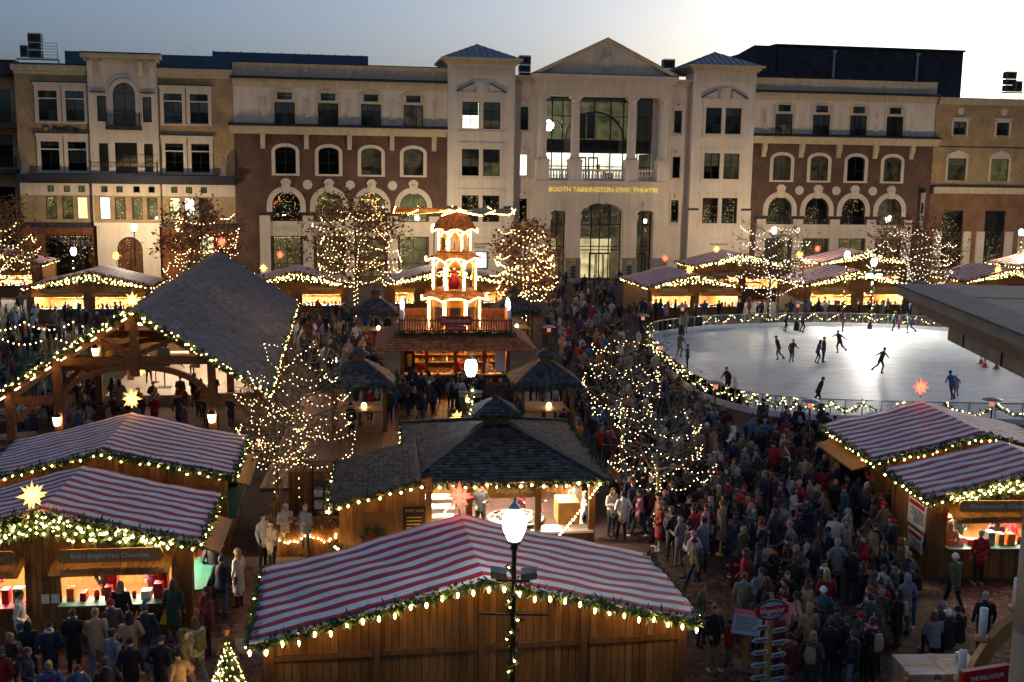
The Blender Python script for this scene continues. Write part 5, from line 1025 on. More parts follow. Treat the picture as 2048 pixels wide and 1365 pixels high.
# ================================================================ wurst stand with hipped shingle roof
wh = thing('wurst_stand', (-.55, 37.6, 0), .12, 'food stand with wide dark shingled hip roof and square cupola, wurst sign inside', 'food stand')
L = []; deck = rect_skirt(-.45, .45, -.45, .45, 2.75, 3.75, 2.75, 3.72, L, .2, .19); deck.build('roof_deck', 'wood_dark', wh)
front = [q for q in L if sum(v[1] for v in q[:4])/4 < -.9 and abs(sum(v[0] for v in q[:4])/4) < abs(sum(v[1] for v in q[:4])/4)*.86]
fs = set(map(id, front)); front = sorted(front, key=lambda q: q[0][1])[:300]; fs = set(map(id, front))
for q in front: m = MB(); m.add(q, [(0,1,2,3), (4,5,1,0)]); m.build('shingle', 'shingle', wh)
shingles_join([q for q in L if id(q) not in fs], 'roof_shingles', 'shingle_mass', wh)
for sx, sy in ((-1,-1), (1,-1), (1,1), (-1,1)): q = MB(); q.bar((sx*3.2, sy*4.2, 2.8), (sx*.45, sy*.45, 3.78), .22, .05); q.build('hip_cap', 'shingle', wh)
q = MB(); q.box(-.45, .45, -.45, .45, 3.7, 4.12); q.box(-.14, .14, -.47, -.45, 3.85, 4.02); q.build('cupola', 'wood_hut', wh); L = []; rect_skirt(-.03, .03, -.03, .03, .78, .78, 4.1, 4.62, L, .17, .15).build('cupola_deck', 'wood_dark', wh); shingles_join(L, 'cupola_shingles', 'shingle_grey', wh)
g = MB(); c = [(-3.2,-4.2,2.7), (3.2,-4.2,2.7), (3.2,4.2,2.7), (-3.2,4.2,2.7), (-3.2,-4.2,2.7)]; garland(g, c, .13, 110, .15); garland(g, [(-.8,-.8,4.1), (.8,-.8,4.1), (.8,.8,4.1)], .1, 90, .13); g.build('garland', 'fir', wh, kind='stuff')
b = MB(); bulbs(b, [(-3.2,-4.25,2.62), (3.2,-4.25,2.62)], .36, .05, .05); bulbs(b, [(-3.25,-4.2,2.62), (-3.25,4.2,2.62)], .3, .03, .05); bulbs(b, sag((2.9,-4.2,2.6), (1.1,-5.2,.9), .1), .13, .035, .01); bulbs(b, sag((-1.5,-4.2,2.6), (-3.2,-5.4,.7), .1), .13, .035, .01); b.build('string_light', 'bulb', wh, kind='stuff')
for x in (-2.9, -1.2, 1.0, 2.75):
    for y in (-3.8, 3.8): q = MB(); q.box(x-.1, x+.1, y-.1, y+.1, 0, 2.7); q.build('post', 'wood_hut' if abs(x) > 2 else 'wood_dark', wh)
for x0, x1, y0, y1, z0, z1 in ((-3, 3, 3.75, 3.85, 0, 2.7), (-3, -2.9, -3.8, 3.8, 0, 2.7), (2.85, 2.95, -1, 3.8, 0, 2.7)): q = MB(); q.box(x0, x1, y0, y1, z0, z1); q.build('wall', 'wood_wall', wh)
q = MB(); q.box(-2.9, 2.8, -4.0, -3.3, .95, 1.02); q.build('counter', 'white_paint', wh)
q = MB(); q.box(-2.9, 2.8, -3.9, -3.8, 0, .95); q.build('counter_front', 'wood_hut', wh)
sign(wh, .35, -3.6, 2.28, 1.9, .42, 'Wurst Haus')
q = MB(); q.box(-2.4, 2.4, -2.0, -1.85, 2.55, 2.6); q.build('strip_light', 'hut_light', wh); q = MB(); q.box(-2.4, 2.4, 1.0, 1.15, 2.55, 2.6); q.build('strip_light', 'hut_light', wh)
q = MB(); q.lathe([(.95, 1.0), (1.0, 1.1), (.9, 1.12)], (.45, -2.7, 0), 20); gr = q.build('round_grill', 'black_metal', wh)
for i in range(40): a = rnd.random()*6.28; r = .85*sqrt(rnd.random()); q = MB(); q.tube([(.45+r*cos(a)-.07, -2.7+r*sin(a), 1.15), (.45+r*cos(a)+.07, -2.7+r*sin(a)+.03, 1.15)], .025, 5); q.build('sausage', rnd.choice(['wood_light', 'figure_red', 'paper']), gr)
q = MB(); q.box(-1.0, 1.7, 3.6, 3.72, 1.1, 2.2); q.build('checked_cloth', 'cloth_red', wh)
q = MB(); q.box(1.75, 2.45, -3.3, -2.4, 1.02, 1.75); q.build('menu_cabinet', 'wood_light', wh)
for i in range(12): q = MB(); q.box(-2.7+i*.45, -2.5+i*.45, 2.9, 3.2, 1.0, 1.0+rnd.uniform(.15,.5)); q.build('catering_tray', rnd.choice(['steel', 'white_paint', 'paper']), wh)
for i in range(3): q = MB(); q.box(-2.6, -1.5, -1.6, -1.0, .7+i*.35, .75+i*.35); q.build('steel_rack', 'steel', wh)
# lean-to beside it
ln = thing('lean_to_shed', (-4.55, 34.8, 0), .12, 'low shed with sloping brown shingle roof and wreath on its plank wall', 'shed')
L = []; a = Vector((-1.2, -2.4, 2.25)); ex = Vector((2.75, 0, .75)); H = ex.length; ex.normalize(); ey = Vector((0, 1, 0))
for r in range(int(H/.17)):
    k = 0.0
    while k < 5.2:
        w = .2*rnd.uniform(.8, 1.25); z0 = r*.17; p = lambda z, y, t: tuple(a+ex*z+ey*y+Vector((-.26,0,.96))*t); L.append([p(z0,k,.035), p(z0,min(k+w-.01,5.2),.035), p(z0+.2,min(k+w-.01,5.2),.008), p(z0+.2,k,.008), p(z0,k,0), p(z0,min(k+w-.01,5.2),0)]); k += w
shingles_join(L, 'roof_shingles', 'shingle_mass', ln); m = MB(); p1 = a+ex*H; m.add([tuple(a), tuple(p1), tuple(p1+ey*5.2), tuple(a+ey*5.2), (a.x,a.y,a.z-.1), (p1.x,p1.y,p1.z-.1), (p1.x,p1.y+5.2,p1.z-.1), (a.x,a.y+5.2,a.z-.1)], [(0,1,2,3),(4,7,6,5),(0,4,5,1),(2,6,7,3),(0,3,7,4)]); m.build('roof_deck', 'wood_dark', ln)
planks(ln, -.95, 1.9, 0, lambda x: 2.2+(x+1.2)*.27, -2.1, .2); m = MB(); m.box(-.95, -.9, -2.1, 2.6, 0, 2.2); m.build('side_wall', 'wood_wall', ln)
m = MB(); m.prism([(-.55, .85), (.75, .85), (.75, 1.75), (.5, 1.95), (-.3, 1.95), (-.55, 1.75)], -2.19, -2.14); m.build('hatch', 'wood_dark', ln)
wreath(ln, (.1, -2.28, 1.15), .33)
m = MB(); m.box(1.0, 1.7, -2.2, -2.14, 1.0, 2.1); o = m.build('menu_board', 'sign_black', ln); text('WURST HAUS', .13, (1.35, -2.21, 1.98), o, 'gold_letter', align='CENTER', width=.58, ext=.003)
for j in range(6): m = MB(); m.box(1.12, 1.58-rnd.random()*.15, -2.21, -2.2, 1.75-j*.11, 1.78-j*.11); m.build('menu_line', 'gold_letter', o)
g = MB(); garland(g, [(-1.25,-2.45,2.2), (1.6,-2.45,2.95)], .12, 110, .14); garland(g, [(-1.25,-2.45,2.2), (-1.25,2.8,2.2)], .1, 90, .14); garland(g, sag((-1.2,-2.3,1.0), (1.4,-2.3,1.1), .35), .12, 110, .13); g.build('garland', 'fir', ln, kind='stuff')
b = MB(); bulbs(b, [(-1.25,-2.5,2.1), (1.6,-2.5,2.85)], .32, .05, .04); bulbs(b, [(-1.3,-2.45,2.1), (-1.3,2.8,2.1)], .3, .035, .04); bulbs(b, sag((-1.2,-2.4,1.0), (1.4,-2.4,1.1), .35), .1, .03, .06); b.build('string_light', 'bulb', ln, kind='stuff')
# lattice yard beside the shed
ly = thing('lattice_yard', (-6.6, 35.2, 0), .12, 'plank enclosure with lattice top and shelf rack left of the wurst shed', 'enclosure')
for (x0, x1, y) in ((-1.25, 1.05, -1.1), (-1.0, 1.05, 3.4)):
    planks(ly, x0, x1, 0, .85 if y < 0 else 1.5, y, .18, mt='wood_hut')
    z0 = .85 if y < 0 else 1.5; m = MB(); m.box(x0, x1, y-.04, y, z0, z0+.05); m.box(x0, x1, y-.05, y+.01, z0+.4, z0+.46); k = x0
    while k < x1-.3: m.bar((k, y-.02, z0+.04), (k+.36, y-.02, z0+.4), .02, .03); m.bar((k+.36, y-.035, z0+.04), (k, y-.035, z0+.4), .02, .03); k += .12
    m.build('lattice', 'wood_hut', ly)
for y in (-1.1, 0, 1.1, 2.2, 3.3): m = MB(); m.box(-1.32, -1.22, y-.05, y+.05, 0, 1.35); m.build('post', 'wood_hut', ly)
pickets(ly, (-1.27, -1.1, 0), (-1.27, 3.3, 0), .1, 1.1, .2, 'wood_light', .12, 'picket')
m = MB()
for z in (.35, .8, 1.25): m.box(-.1, .8, 2.6, 3.1, z, z+.03)
for x in (-.1, .8): m.box(x-.02, x+.02, 2.6, 2.64, 0, 1.9); m.box(x-.02, x+.02, 3.06, 3.1, 0, 1.9)
m.build('rack', 'black_metal', ly)
for z in (.38, .83):
    for x in (.1, .5): m = MB(); m.box(x-.15, x+.15, 2.65, 3.05, z, z+.22); m.build('carton', 'paper', ly)
b = MB(); bulbs(b, [(-1.25,-1.2,.75), (-1.25,-1.2,.1)], .1, .03, .05); bulbs(b, sag((-1.2,-1.2,.8), (0,-1.2,.8), .3), .12, .03, .05); bulbs(b, sag((0,-1.2,.8), (1.0,-1.2,.8), .3), .12, .03, .05); b.build('string_light', 'bulb', ly, kind='stuff')
# ================================================================ ice rink
RK = [(10.6,60.5),(10.0,66),(9.7,72),(9.8,77),(10.6,82.7),(13.2,85.8),(17.9,88.6),(25,90.4),(31,90),(37,87.3),(41,81.5),(42.5,73),(41.5,64),(37.5,57.6),(30,54.9),(22,54.6),(16.3,55),(14,55.6),(12.2,57)]
def closed_spline(P, k):
    out = []; n = len(P)
    for i in range(n):
        p0, p1, p2, p3 = [Vector((*P[(i+j-1) % n], 0)) for j in range(4)]
        for s in range(k):
            t = s/k; out.append(.5*((2*p1)+(p2-p0)*t+(2*p0-5*p1+4*p2-p3)*t*t+(3*p1-p0-3*p2+p3)*t**3))
    return out
RS = closed_spline(RK, 6)
m_, nt_, N_, Lk_, B_ = _nt('ice')
_tc = N_.new('ShaderNodeTexCoord'); _mp = N_.new('ShaderNodeMapping'); _mp.inputs['Scale'].default_value = (.25, 1.6, 1); _mp.inputs['Rotation'].default_value = (0, 0, .5); Lk_.new(_tc.outputs['Object'], _mp.inputs[0])
_n1 = N_.new('ShaderNodeTexNoise'); _n1.inputs['Scale'].default_value = 1.6; _n1.inputs['Detail'].default_value = 8; Lk_.new(_mp.outputs[0], _n1.inputs['Vector'])
_n2 = N_.new('ShaderNodeTexNoise'); _n2.inputs['Scale'].default_value = .12; _n2.inputs['Detail'].default_value = 6; Lk_.new(_tc.outputs['Object'], _n2.inputs['Vector'])
_mu = N_.new('ShaderNodeMath'); _mu.operation = 'ADD'; Lk_.new(_n1.outputs['Fac'], _mu.inputs[0]); Lk_.new(_n2.outputs['Fac'], _mu.inputs[1])
_cr2 = N_.new('ShaderNodeMapRange'); _cr2.inputs[1].default_value = .8; _cr2.inputs[2].default_value = 1.2; Lk_.new(_mu.outputs[0], _cr2.inputs[0])
_mx = N_.new('ShaderNodeMix'); _mx.data_type = 'RGBA'; _mx.inputs[6].default_value = (.38,.39,.39,1); _mx.inputs[7].default_value = (.68,.69,.68,1); Lk_.new(_cr2.outputs[0], _mx.inputs[0]); Lk_.new(_mx.outputs[2], B_.inputs['Base Color'])
_sc = None
for _k, (_rot, _w) in enumerate(((-.7, .012), (.25, .01), (1.2, .012))):      # skate cuts in three directions
    _m3 = N_.new('ShaderNodeMapping'); _m3.inputs['Scale'].default_value = (.1, 1.3, 1); _m3.inputs['Rotation'].default_value = (0, 0, _rot); Lk_.new(_tc.outputs['Object'], _m3.inputs[0])
    _n3 = N_.new('ShaderNodeTexNoise'); _n3.inputs['Scale'].default_value = 1.7; _n3.inputs['Detail'].default_value = 3; Lk_.new(_m3.outputs[0], _n3.inputs['Vector'])
    _sb = N_.new('ShaderNodeMath'); _sb.operation = 'COMPARE'; _sb.inputs[1].default_value = .5; _sb.inputs[2].default_value = _w; Lk_.new(_n3.outputs['Fac'], _sb.inputs[0])
    if _sc is None: _sc = _sb
    else: _ad = N_.new('ShaderNodeMath'); _ad.operation = 'MAXIMUM'; Lk_.new(_sc.outputs[0], _ad.inputs[0]); Lk_.new(_sb.outputs[0], _ad.inputs[1]); _sc = _ad
_sm = N_.new('ShaderNodeMath'); _sm.operation = 'MULTIPLY'; _sm.inputs[1].default_value = .45; Lk_.new(_sc.outputs[0], _sm.inputs[0])
_mx2 = N_.new('ShaderNodeMix'); _mx2.data_type = 'RGBA'; _mx2.inputs[7].default_value = (.80, .82, .83, 1); Lk_.new(_sm.outputs[0], _mx2.inputs[0]); Lk_.new(_mx.outputs[2], _mx2.inputs[6]); Lk_.new(_mx2.outputs[2], B_.inputs['Base Color'])
_rr = N_.new('ShaderNodeMapRange'); _rr.inputs[1].default_value = .3; _rr.inputs[2].default_value = .7; _rr.inputs[3].default_value = .42; _rr.inputs[4].default_value = .7; Lk_.new(_n1.outputs['Fac'], _rr.inputs[0]); Lk_.new(_rr.outputs[0], B_.inputs['Roughness'])
_bp = N_.new('ShaderNodeBump'); _bp.inputs['Strength'].default_value = .25; _bp.inputs['Distance'].default_value = .02; Lk_.new(_n1.outputs['Fac'], _bp.inputs['Height']); Lk_.new(_bp.outputs[0], B_.inputs['Normal'])
ic = MB(); ic.add([(p.x, p.y, .05) for p in RS]+[(p.x, p.y, 0) for p in RS], [tuple(range(len(RS)))]+[(i, i+len(RS), (i+1) % len(RS)+len(RS), (i+1) % len(RS)) for i in range(len(RS))]); ic.build('ice_rink', 'ice', kind='structure')
# rail of glass panels
rl = thing('rink_barrier', (0, 0, 0), 0, 'curved glass barrier with green garland swags and lights around the ice', 'barrier')
n = len(RS); ctr = Vector((26, 72, 0))
gl, bl = MB(), MB()
for i in range(n):
    a, b = RS[i], RS[(i+1) % n]; d = (b-a).normalized(); nn = d.cross(Vector((0,0,1)))
    if nn.dot(a-ctr) < 0: nn = -nn
    q = MB(); q.obox((a+b)/2+Vector((0,0,.17)), (b-a)/2, nn*.06, Vector((0,0,.16))); q.build('kick_board', 'white_paint', rl)
    q = MB(); q.obox((a+b)/2+Vector((0,0,.72)), (b-a)/2*.985, nn*.008, Vector((0,0,.38))); q.build('glass_panel', 'rink_glass', rl)
    q = MB(); q.bar(a+Vector((0,0,1.12)), b+Vector((0,0,1.12)), .06, .06); q.bar(a, a+Vector((0,0,1.12)), .05); q.build('rail', 'steel', rl)
    if i % 2 == 0:
        c = RS[(i+2) % n]; P = sag(a+nn*.1+Vector((0,0,1.05)), c+nn*.1+Vector((0,0,1.05)), .5, 10); near = a.y < 66
        garland(gl, P, .1, 60 if near else 30, .16 if near else .24); bulbs(bl, P, .2 if near else .22, .035, .08)
gl.build('garland', 'fir', rl, kind='stuff'); bl.build('string_light', 'bulb_white', rl, kind='stuff')
# cones on the ice
for i, (u, v) in enumerate(((1962, 728), (1969, 735), (1993, 738))):
    t = thing('traffic_cone', G(u, v, .05), 0, ('orange traffic cone farthest back of the three on the ice', 'tallest orange traffic cone standing in the middle of three on the ice', 'orange traffic cone closest to the stone cornice on the ice')[i], 'traffic cone', 'traffic cones on the ice')
    q = MB(); q.box(-.2, .2, -.2, .2, 0, .04); q.build('base', 'orange_plastic', t); q = MB(); q.lathe([(.15, .04), (.03, .7)], (0,0,0), 10); q.build('cone', 'orange_plastic', t); q = MB(); q.lathe([(.115, .28), (.085, .45)], (0,0,0), 10); q.build('band', 'white_paint', t)
# mushroom patio heaters
def heater(u, v, z0, h, label):
    d = ray(u, v); t_ = (h-EYE)/d.z; p = Vector((d.x*t_, d.y*t_, 0)); t = thing('patio_heater', p, 0, label, 'patio heater', 'mushroom patio heaters by the rink')
    q = MB(); q.lathe([(.46, h), (.44, h+.03), (.2, h+.12), (.02, h+.15)], (0,0,0), 18); q.build('reflector', 'steel', t); q = MB(); q.lathe([(.11, h-.3), (.13, h-.02)], (0,0,0), 10); q.build('burner', 'heater_glow', t); q = MB(); q.lathe([(.04, 0), (.04, h-.3)], (0,0,0), 8); q.build('pole', 'black_metal', t); q = MB(); q.lathe([(.24, 0), (.24, .7), (.06, .85)], (0,0,0), 12); q.build('tank_housing', 'black_metal', t)
for u, v, l in ((1432, 766, 'patio heater standing among the crowd where the rink barrier curves'), (1621, 803, 'patio heater by the near rink barrier in front of a skater'), (1985, 800, 'patio heater beyond the striped roof with the red star'), (1322, 690, 'patio heater at the left bend of the rink barrier'), (1286, 632, 'patio heater by the rink end in front of the green shuttered hut'), (1365, 614, 'patio heater against the bright counter of the green shuttered hut'), (1596, 607, 'patio heater behind the far rink glass'), (1098, 655, 'patio heater amid the crowd beside the drinks bar')): heater(u, v, 0, 2.25, l)
# ================================================================ trees wrapped in lights
def limb(mb, tips, p, d, L, r, depth, spread, up, n=4):
    pts = [p]; rs = [r]; q = p.copy(); dd = d.copy()
    for i in range(n):
        dd = (dd+Vector((rnd.gauss(0,.12), rnd.gauss(0,.12), rnd.gauss(0,.08)+up*.1))).normalized(); q = q+dd*L/n; pts.append(q.copy()); rs.append(max(.006, r*(1-.55*(i+1)/n)))
    mb.tube(pts, rs, 6 if r > .03 else 4, cap=False)
    tips.append((q, dd, depth))
    if depth > 0:
        k = 3 if depth > 1 else 2
        for i in range(k+1):
            b = pts[min(n, 1+i*n//(k+1)+rnd.randint(0, 1))]; a = rnd.random()*2*pi; u = dd.cross(Vector((0,0,1))); u = u if u.length > .1 else Vector((1,0,0)); u.normalize(); w = dd.cross(u)
            nd_ = (dd*(.75)+(u*cos(a)+w*sin(a))*spread).normalized(); limb(mb, tips, b, nd_, L*rnd.uniform(.55, .75), r*.5, depth-1, spread, up, n)
def tree(loc, h, cr, cz, label, leaves=3500, ls=.16, strands=5, per=9, bulb='bulb_white', bark='bark', trunk_r=.14, fork=5, depth=3, trunk_wrap=True, br_=.035, bstep=.16, squash=1.0, leafmat='leaf_brown', lowleaf=False, zlo=.35):
    t = thing('tree', loc, 0, label, 'tree', 'trees wound with lights'); m = MB(); tips = []; leaves = int(leaves*(.6 if leaves > 2000 else 1.3))
    m.tube([(0,0,0), (.02,0,h*.3), (rnd.uniform(-.1,.1), rnd.uniform(-.1,.1), h*.62), (0,0,h*.97)], [trunk_r, trunk_r*.8, trunk_r*.5, .015], 8); m.build('trunk', bark, t); b = MB()
    for i in range(fork*3):
        z = h*(zlo+(.9-zlo)*i/(fork*3)); a = i*2.4; k = .3+.75*sin(pi*(.22+.72*i/(fork*3)))
        limb(b, tips, Vector((0,0,z)), Vector((cos(a), sin(a), .35)).normalized(), cr*.62*k+.2, trunk_r*.4*k+.008, depth-1, .75, .5)
    b.build('branches', bark, t, kind='stuff')
    if leaves:
        c = MB()
        for i in range(leaves):
            p, d, dp = rnd.choice(tips); s = ls*rnd.uniform(.6, 1.3); p = p+Vector((rnd.gauss(0,.28), rnd.gauss(0,.28), rnd.gauss(0,.25)))*(cr/2.6)
            if lowleaf and p.z > h*.55 and rnd.random() < .85: continue
            u = Vector((rnd.gauss(0,1), rnd.gauss(0,1), rnd.gauss(0,.6))).normalized(); w = u.cross(Vector((rnd.gauss(0,1), rnd.gauss(0,1), rnd.gauss(0,1)))).normalized()*s*.35; u *= s*.5
            c.add([tuple(p-u), tuple(p+w*.9), tuple(p+u), tuple(p-w)], [(0,1,2,3)])
        c.build('crown', leafmat, t, kind='stuff')
    lt = MB()
    for k in range(strands):
        f = (k+.5)/strands; z = h*(zlo+.02+(.93-zlo)*f); r = cr*sqrt(max(.06, 1-((f-.42)/.72)**2))*.98*squash; anc = []
        ph = rnd.random()*6.28
        for i in range(per): a = ph+2*pi*i/per; rr = r*rnd.uniform(.6, 1.12); anc.append(Vector((rr*cos(a), rr*sin(a), z+rnd.uniform(-.3, .35)*h/6)))
        for i in range(per):
            bulbs(lt, sag(anc[i], anc[(i+1) % per], rnd.uniform(.1, .5)), bstep, br_, .03)
    for k in range(5):
        a = k*1.3+.3; bulbs(lt, sag((0,0,h*.42), (cr*.7*cos(a), cr*.7*sin(a), h*rnd.uniform(.45, .7)), .1), bstep*1.1, br_, .04)
    if trunk_wrap:
        pts = [((trunk_r+.03)*cos(i*.8), (trunk_r+.03)*sin(i*.8), .1+i*.045) for i in range(int(h*.45/.045))]; bulbs(lt, pts, bstep*.8, br_*.9, .01)
    lt.build('string_light', bulb, t, kind='stuff'); return t
kw = dict(per=8, br_=.029, bstep=.36)
tree(G(-5, 640), 8.6, 3.6, 0, 'brown leaved oak at the left frame edge hung with light loops', 3600, .3, 5, **kw)
tree((-26.0, 92, 0), 9.0, 3.4, 0, 'brown oak rising behind the pavilion ridge with light chains', 4200, .3, 5, **kw)
tree((-12.9, 90, 0), 9.6, 4.1, 0, 'tall brown oak with drooping light chains left of the pyramid', 4600, .3, 6, zlo=.28, **kw)
tree((1.0, 91, 0), 8.2, 2.9, 0, 'round golden oak densely wound with lights right of the pyramid', 5200, .26, 7, zlo=.2, **{**kw, 'bulb': 'bulb', 'per': 7})
tree((22.6, 96.5, 0), 8.3, 3.6, 0, 'sparse oak with white light loops between the rinkside huts', 2600, .26, 6, lowleaf=True, zlo=.25, **{**kw, 'bulb': 'bulb_cool'})
tree((36.6, 101, 0), 8.2, 4.1, 0, 'oak with white light garlands right of the floodlights', 2600, .28, 5, zlo=.3, **{**kw, 'bulb': 'bulb_cool'})
tree((47.5, 121, 0), 6.4, 2.2, 0, 'small bare tree before the retail building piers', 120, .2, 0, trunk_wrap=False, **{**kw, 'per': 5})
tree((60.5, 127, 0), 6.0, 2.0, 0, 'bare tree near the lamp post at the right frame edge', 60, .2, 1, trunk_wrap=False, **{**kw, 'per': 5})
kn = dict(bark='bark_pale', br_=.0135, bstep=.22, per=7, ls=.14)
tree((-7.75, 39.6, 0), 6.4, 2.3, 0, 'bare tree between the striped hut and the shingled shed, thick with lights', 900, strands=5, trunk_r=.1, lowleaf=True, zlo=.3, **kn)
tree((-8.55, 39.0, 0), 4.2, 1.5, 0, 'small lit tree with brown leaves standing close to the striped hut', 700, strands=4, trunk_r=.08, lowleaf=True, zlo=.35, **kn)
tree((4.55, 43.8, 0), 6.3, 1.9, 0, 'bare tree with pale trunk and light loops among the crowd', 150, strands=4, trunk_r=.09, zlo=.38, trunk_wrap=True, **kn)
tree((5.15, 37.1, 0), 4.6, 2.2, 0, 'lit tree with brown leaves and glowing wrapped trunk beside the queue', 500, strands=3, trunk_r=.1, zlo=.42, lowleaf=True, **kn)
# small decorated christmas tree at the corner of the long hut
ct = thing('christmas_tree', (-6.2, 23.0, 0), 0, 'small fir tree covered in warm lights at the corner of the long closed hut', 'christmas tree')
m = MB()
for i in range(2600):
    z = rnd.random()**1.3*1.75; r = (1-z/1.85)*.62*sqrt(rnd.random()); a = rnd.random()*6.28; p = Vector((r*cos(a), r*sin(a), .25+z)); d = Vector((cos(a), sin(a), -.25))*.13; w = Vector((-sin(a), cos(a), .2))*.03; m.add([tuple(p-w), tuple(p+w), tuple(p+d)], [(0,1,2)])
m.build('needles', 'fir', ct, kind='stuff'); m = MB(); m.lathe([(.06, 0), (.03, 1.9)], (0,0,0), 6); m.build('trunk', 'bark', ct); m = MB()
for i in range(330): z = rnd.random()**1.25*1.75; r = (1-z/1.88)*.64; a = rnd.random()*6.28; m.octa((r*cos(a), r*sin(a), .25+z), .016)
m.build('string_light', 'bulb', ct, kind='stuff')
for i, (mt, x) in enumerate((('cloth_red', .75), ('cloth_green', .95))):
    m = MB(); m.box(-.17, .17, -.17, .17, 0, .34); o = m.build('gift_box', mt, None, loc=(-6.2+x*.6, 22.4-i*.25, .02), rz=.3, label=('red', 'green')[i]+' wrapped gift box beside the small lit fir tree', cat='gift box', group='gift boxes by the fir tree'); q = MB(); q.box(-.03, .03, -.175, .175, -.001, .345); q.build('ribbon', 'yellow_cloth', o)
# ================================================================ street lamps
glow('lamp_near', (0.95, 0.97, 1.0), 20.0); glow('lamp_far', (1.0, 0.80, 0.54), 460.0); glow('lamp_mid', (1.0, 0.86, 0.62), 16.0)
def lamp(u, v, h, label, matn='lamp_mid', flood=False, wrap=True, xy=None, near=False, dense=1.0):
    p = xy or G(u, v, h); t = thing('street_lamp', (p[0], p[1], 0), 0, label, 'street lamp', 'street lamps with white acorn globes')
    m = MB(); m.lathe([(.2, 0), (.2, .25), (.13, .5), (.08, .8), (.06, 1.0), (.05, h-.55), (.09, h-.5), (.06, h-.45), (.15, h-.38), (.13, h-.33)], (0,0,0), 12); m.build('post', 'black_metal', t)
    m = MB(); m.lathe([(.13, h-.33), (.22, h-.12), (.24, h+.06), (.19, h+.22), (.12, h+.3)], (0,0,0), 14); m.build('globe', matn, t)
    m = MB(); m.lathe([(.13, h+.3), (.1, h+.38), (.03, h+.44), (.03, h+.5), (.005, h+.58)], (0,0,0), 10); m.build('finial', 'steel', t)
    if wrap:
        pts = [(.1*cos(i*.5), .1*sin(i*.5), .4+i*.06) for i in range(int((h-1.1)/.06))]; g = MB(); garland(g, pts, min(.15, .07*dense), int((45 if near else 18)*dense), .13 if near else .18); g.build('garland', 'fir', t, kind='stuff')
        b = MB(); bulbs(b, pts, (.28 if near else .35)/dense, (.026 if dense == 1 else .042) if near else .04, .03*dense if dense > 1 else .03); b.build('string_light', 'bulb', t, kind='stuff')
    if near:
        m = MB(); m.bar((-.7,0,h-1.9), (.7,0,h-1.9), .035); m.build('banner_arm', 'black_metal', t)
        m = MB(); m.bar((-.35,-.1,h-1.15), (.32,-.1,h-1.15), .05, .04); m.build('bracket', 'black_metal', t)
    if near or flood:
        for s in (-1, 1):
            m = MB(); c = Vector((s*.3, -.1, h-1.0)); ax = Vector((.16, .05*s, .0)); ay = Vector((0, -.06, -.045)); az = Vector((0, -.06, .09)); k_ = 1.7 if flood else 1.0; ax, ay, az = ax*k_, ay*k_, az*k_; c = c+Vector((s*.12*(k_-1), 0, 0)); m.obox(c, ax, ay, az); f = m.build('floodlight', 'black_metal', t); m = MB(); m.obox(c+ay*1.1, ax*.85, ay*.05, az*.8); m.build('lens', 'flood' if flood else 'bulb_off', f)
    return t
mat('bulb_off', (.5,.45,.2), .3)
lamp(1029, 1048, 5.45, 'tall street lamp with white globe and floodlights standing before the long closed hut', 'lamp_near', near=True)
lamp(942, 735, 5.05, 'street lamp with white globe and garland behind the shingled wurst roof', 'lamp_near', near=True, dense=4.0)
lamp(147, 503, 5.3, 'street lamp before the noodle hut', 'lamp_mid'); lamp(268, 455, 6.3, 'street lamp in front of the lit arched entrance of the office building', 'lamp_far', wrap=False); lamp(868, 455, 6.6, 'street lamp just visible behind the top of the pyramid', 'lamp_far', wrap=False)
lamp(1548, 461, 6.6, 'street lamp below the arched windows above the sparse oak', 'lamp_far', wrap=False); lamp(1695, 510, 5.5, 'street lamp beside the hut with orange signs'); lamp(2043, 465, 6.6, 'street lamp at the right frame edge by the retail building', 'lamp_far')
lamp(1748, 525, 5.5, 'street lamp with two blazing floodlights over the ice', flood=True)
# ================================================================ things close to the viewer
stone('balcony_stone', (0.46, 0.35, 0.24), .3); mat('balcony_top', (0.075, 0.075, 0.085), .7, .25, 2.0)
# stone cornice of the concert hall, carried by a round column
zt = 11.25; P0 = G(1790, 567, zt); ang = -.09
ch = thing('stone_cornice', (P0.x, P0.y, 0), ang, 'dark topped stone cornice of the concert hall jutting in from the right', 'cornice')
def run(prof, name, mt):       # profile (offset, z) swept along both edges of a rectangular block
    m = MB(); Wd, Ld = 6.0, 14.0; n = len(prof)
    ring = lambda o, z: [(o, -o, z), (Wd, -o, z), (Wd, -Ld, z), (o, -Ld, z)]
    vs = []
    for o, z in prof: vs += ring(o, z)
    fs = [(i*4+k, i*4+(k+1) % 4, (i+1)*4+(k+1) % 4, (i+1)*4+k) for i in range(n-1) for k in range(4)]
    fs += [(3, 2, 1, 0), tuple((n-1)*4+k for k in range(4))]; m.add(vs, fs); return m.build(name, mt, ch)
run([(.0, zt-.02), (.0, zt), (.35, zt+.03)], 'lead_top', 'balcony_top'); run([(.03, zt-.12), (.03, zt-.022)], 'fascia', 'balcony_stone'); run([(.42, zt-.36), (.3, zt-.34), (.2, zt-.25), (.1, zt-.16), (.06, zt-.122)], 'ogee_moulding', 'balcony_stone'); run([(.46, zt-.54), (.46, zt-.362)], 'frieze', 'balcony_stone')
for i in range(4): m = MB(); m.box(.36, 6.0, -1.6-i*1.7, -1.585-i*1.7, zt+.031, zt+.034); m.build('lead_seam', 'joint', ch)
for i in range(5): m = MB(); m.box(.448, .459, -1.0-i*1.1, -.985-i*1.1, zt-.535, zt-.37); m.build('joint', 'joint', ch)
cl = thing('stone_column', (8.98, 17.2, 0), 0, 'smooth pale stone column at the right frame edge', 'column'); 
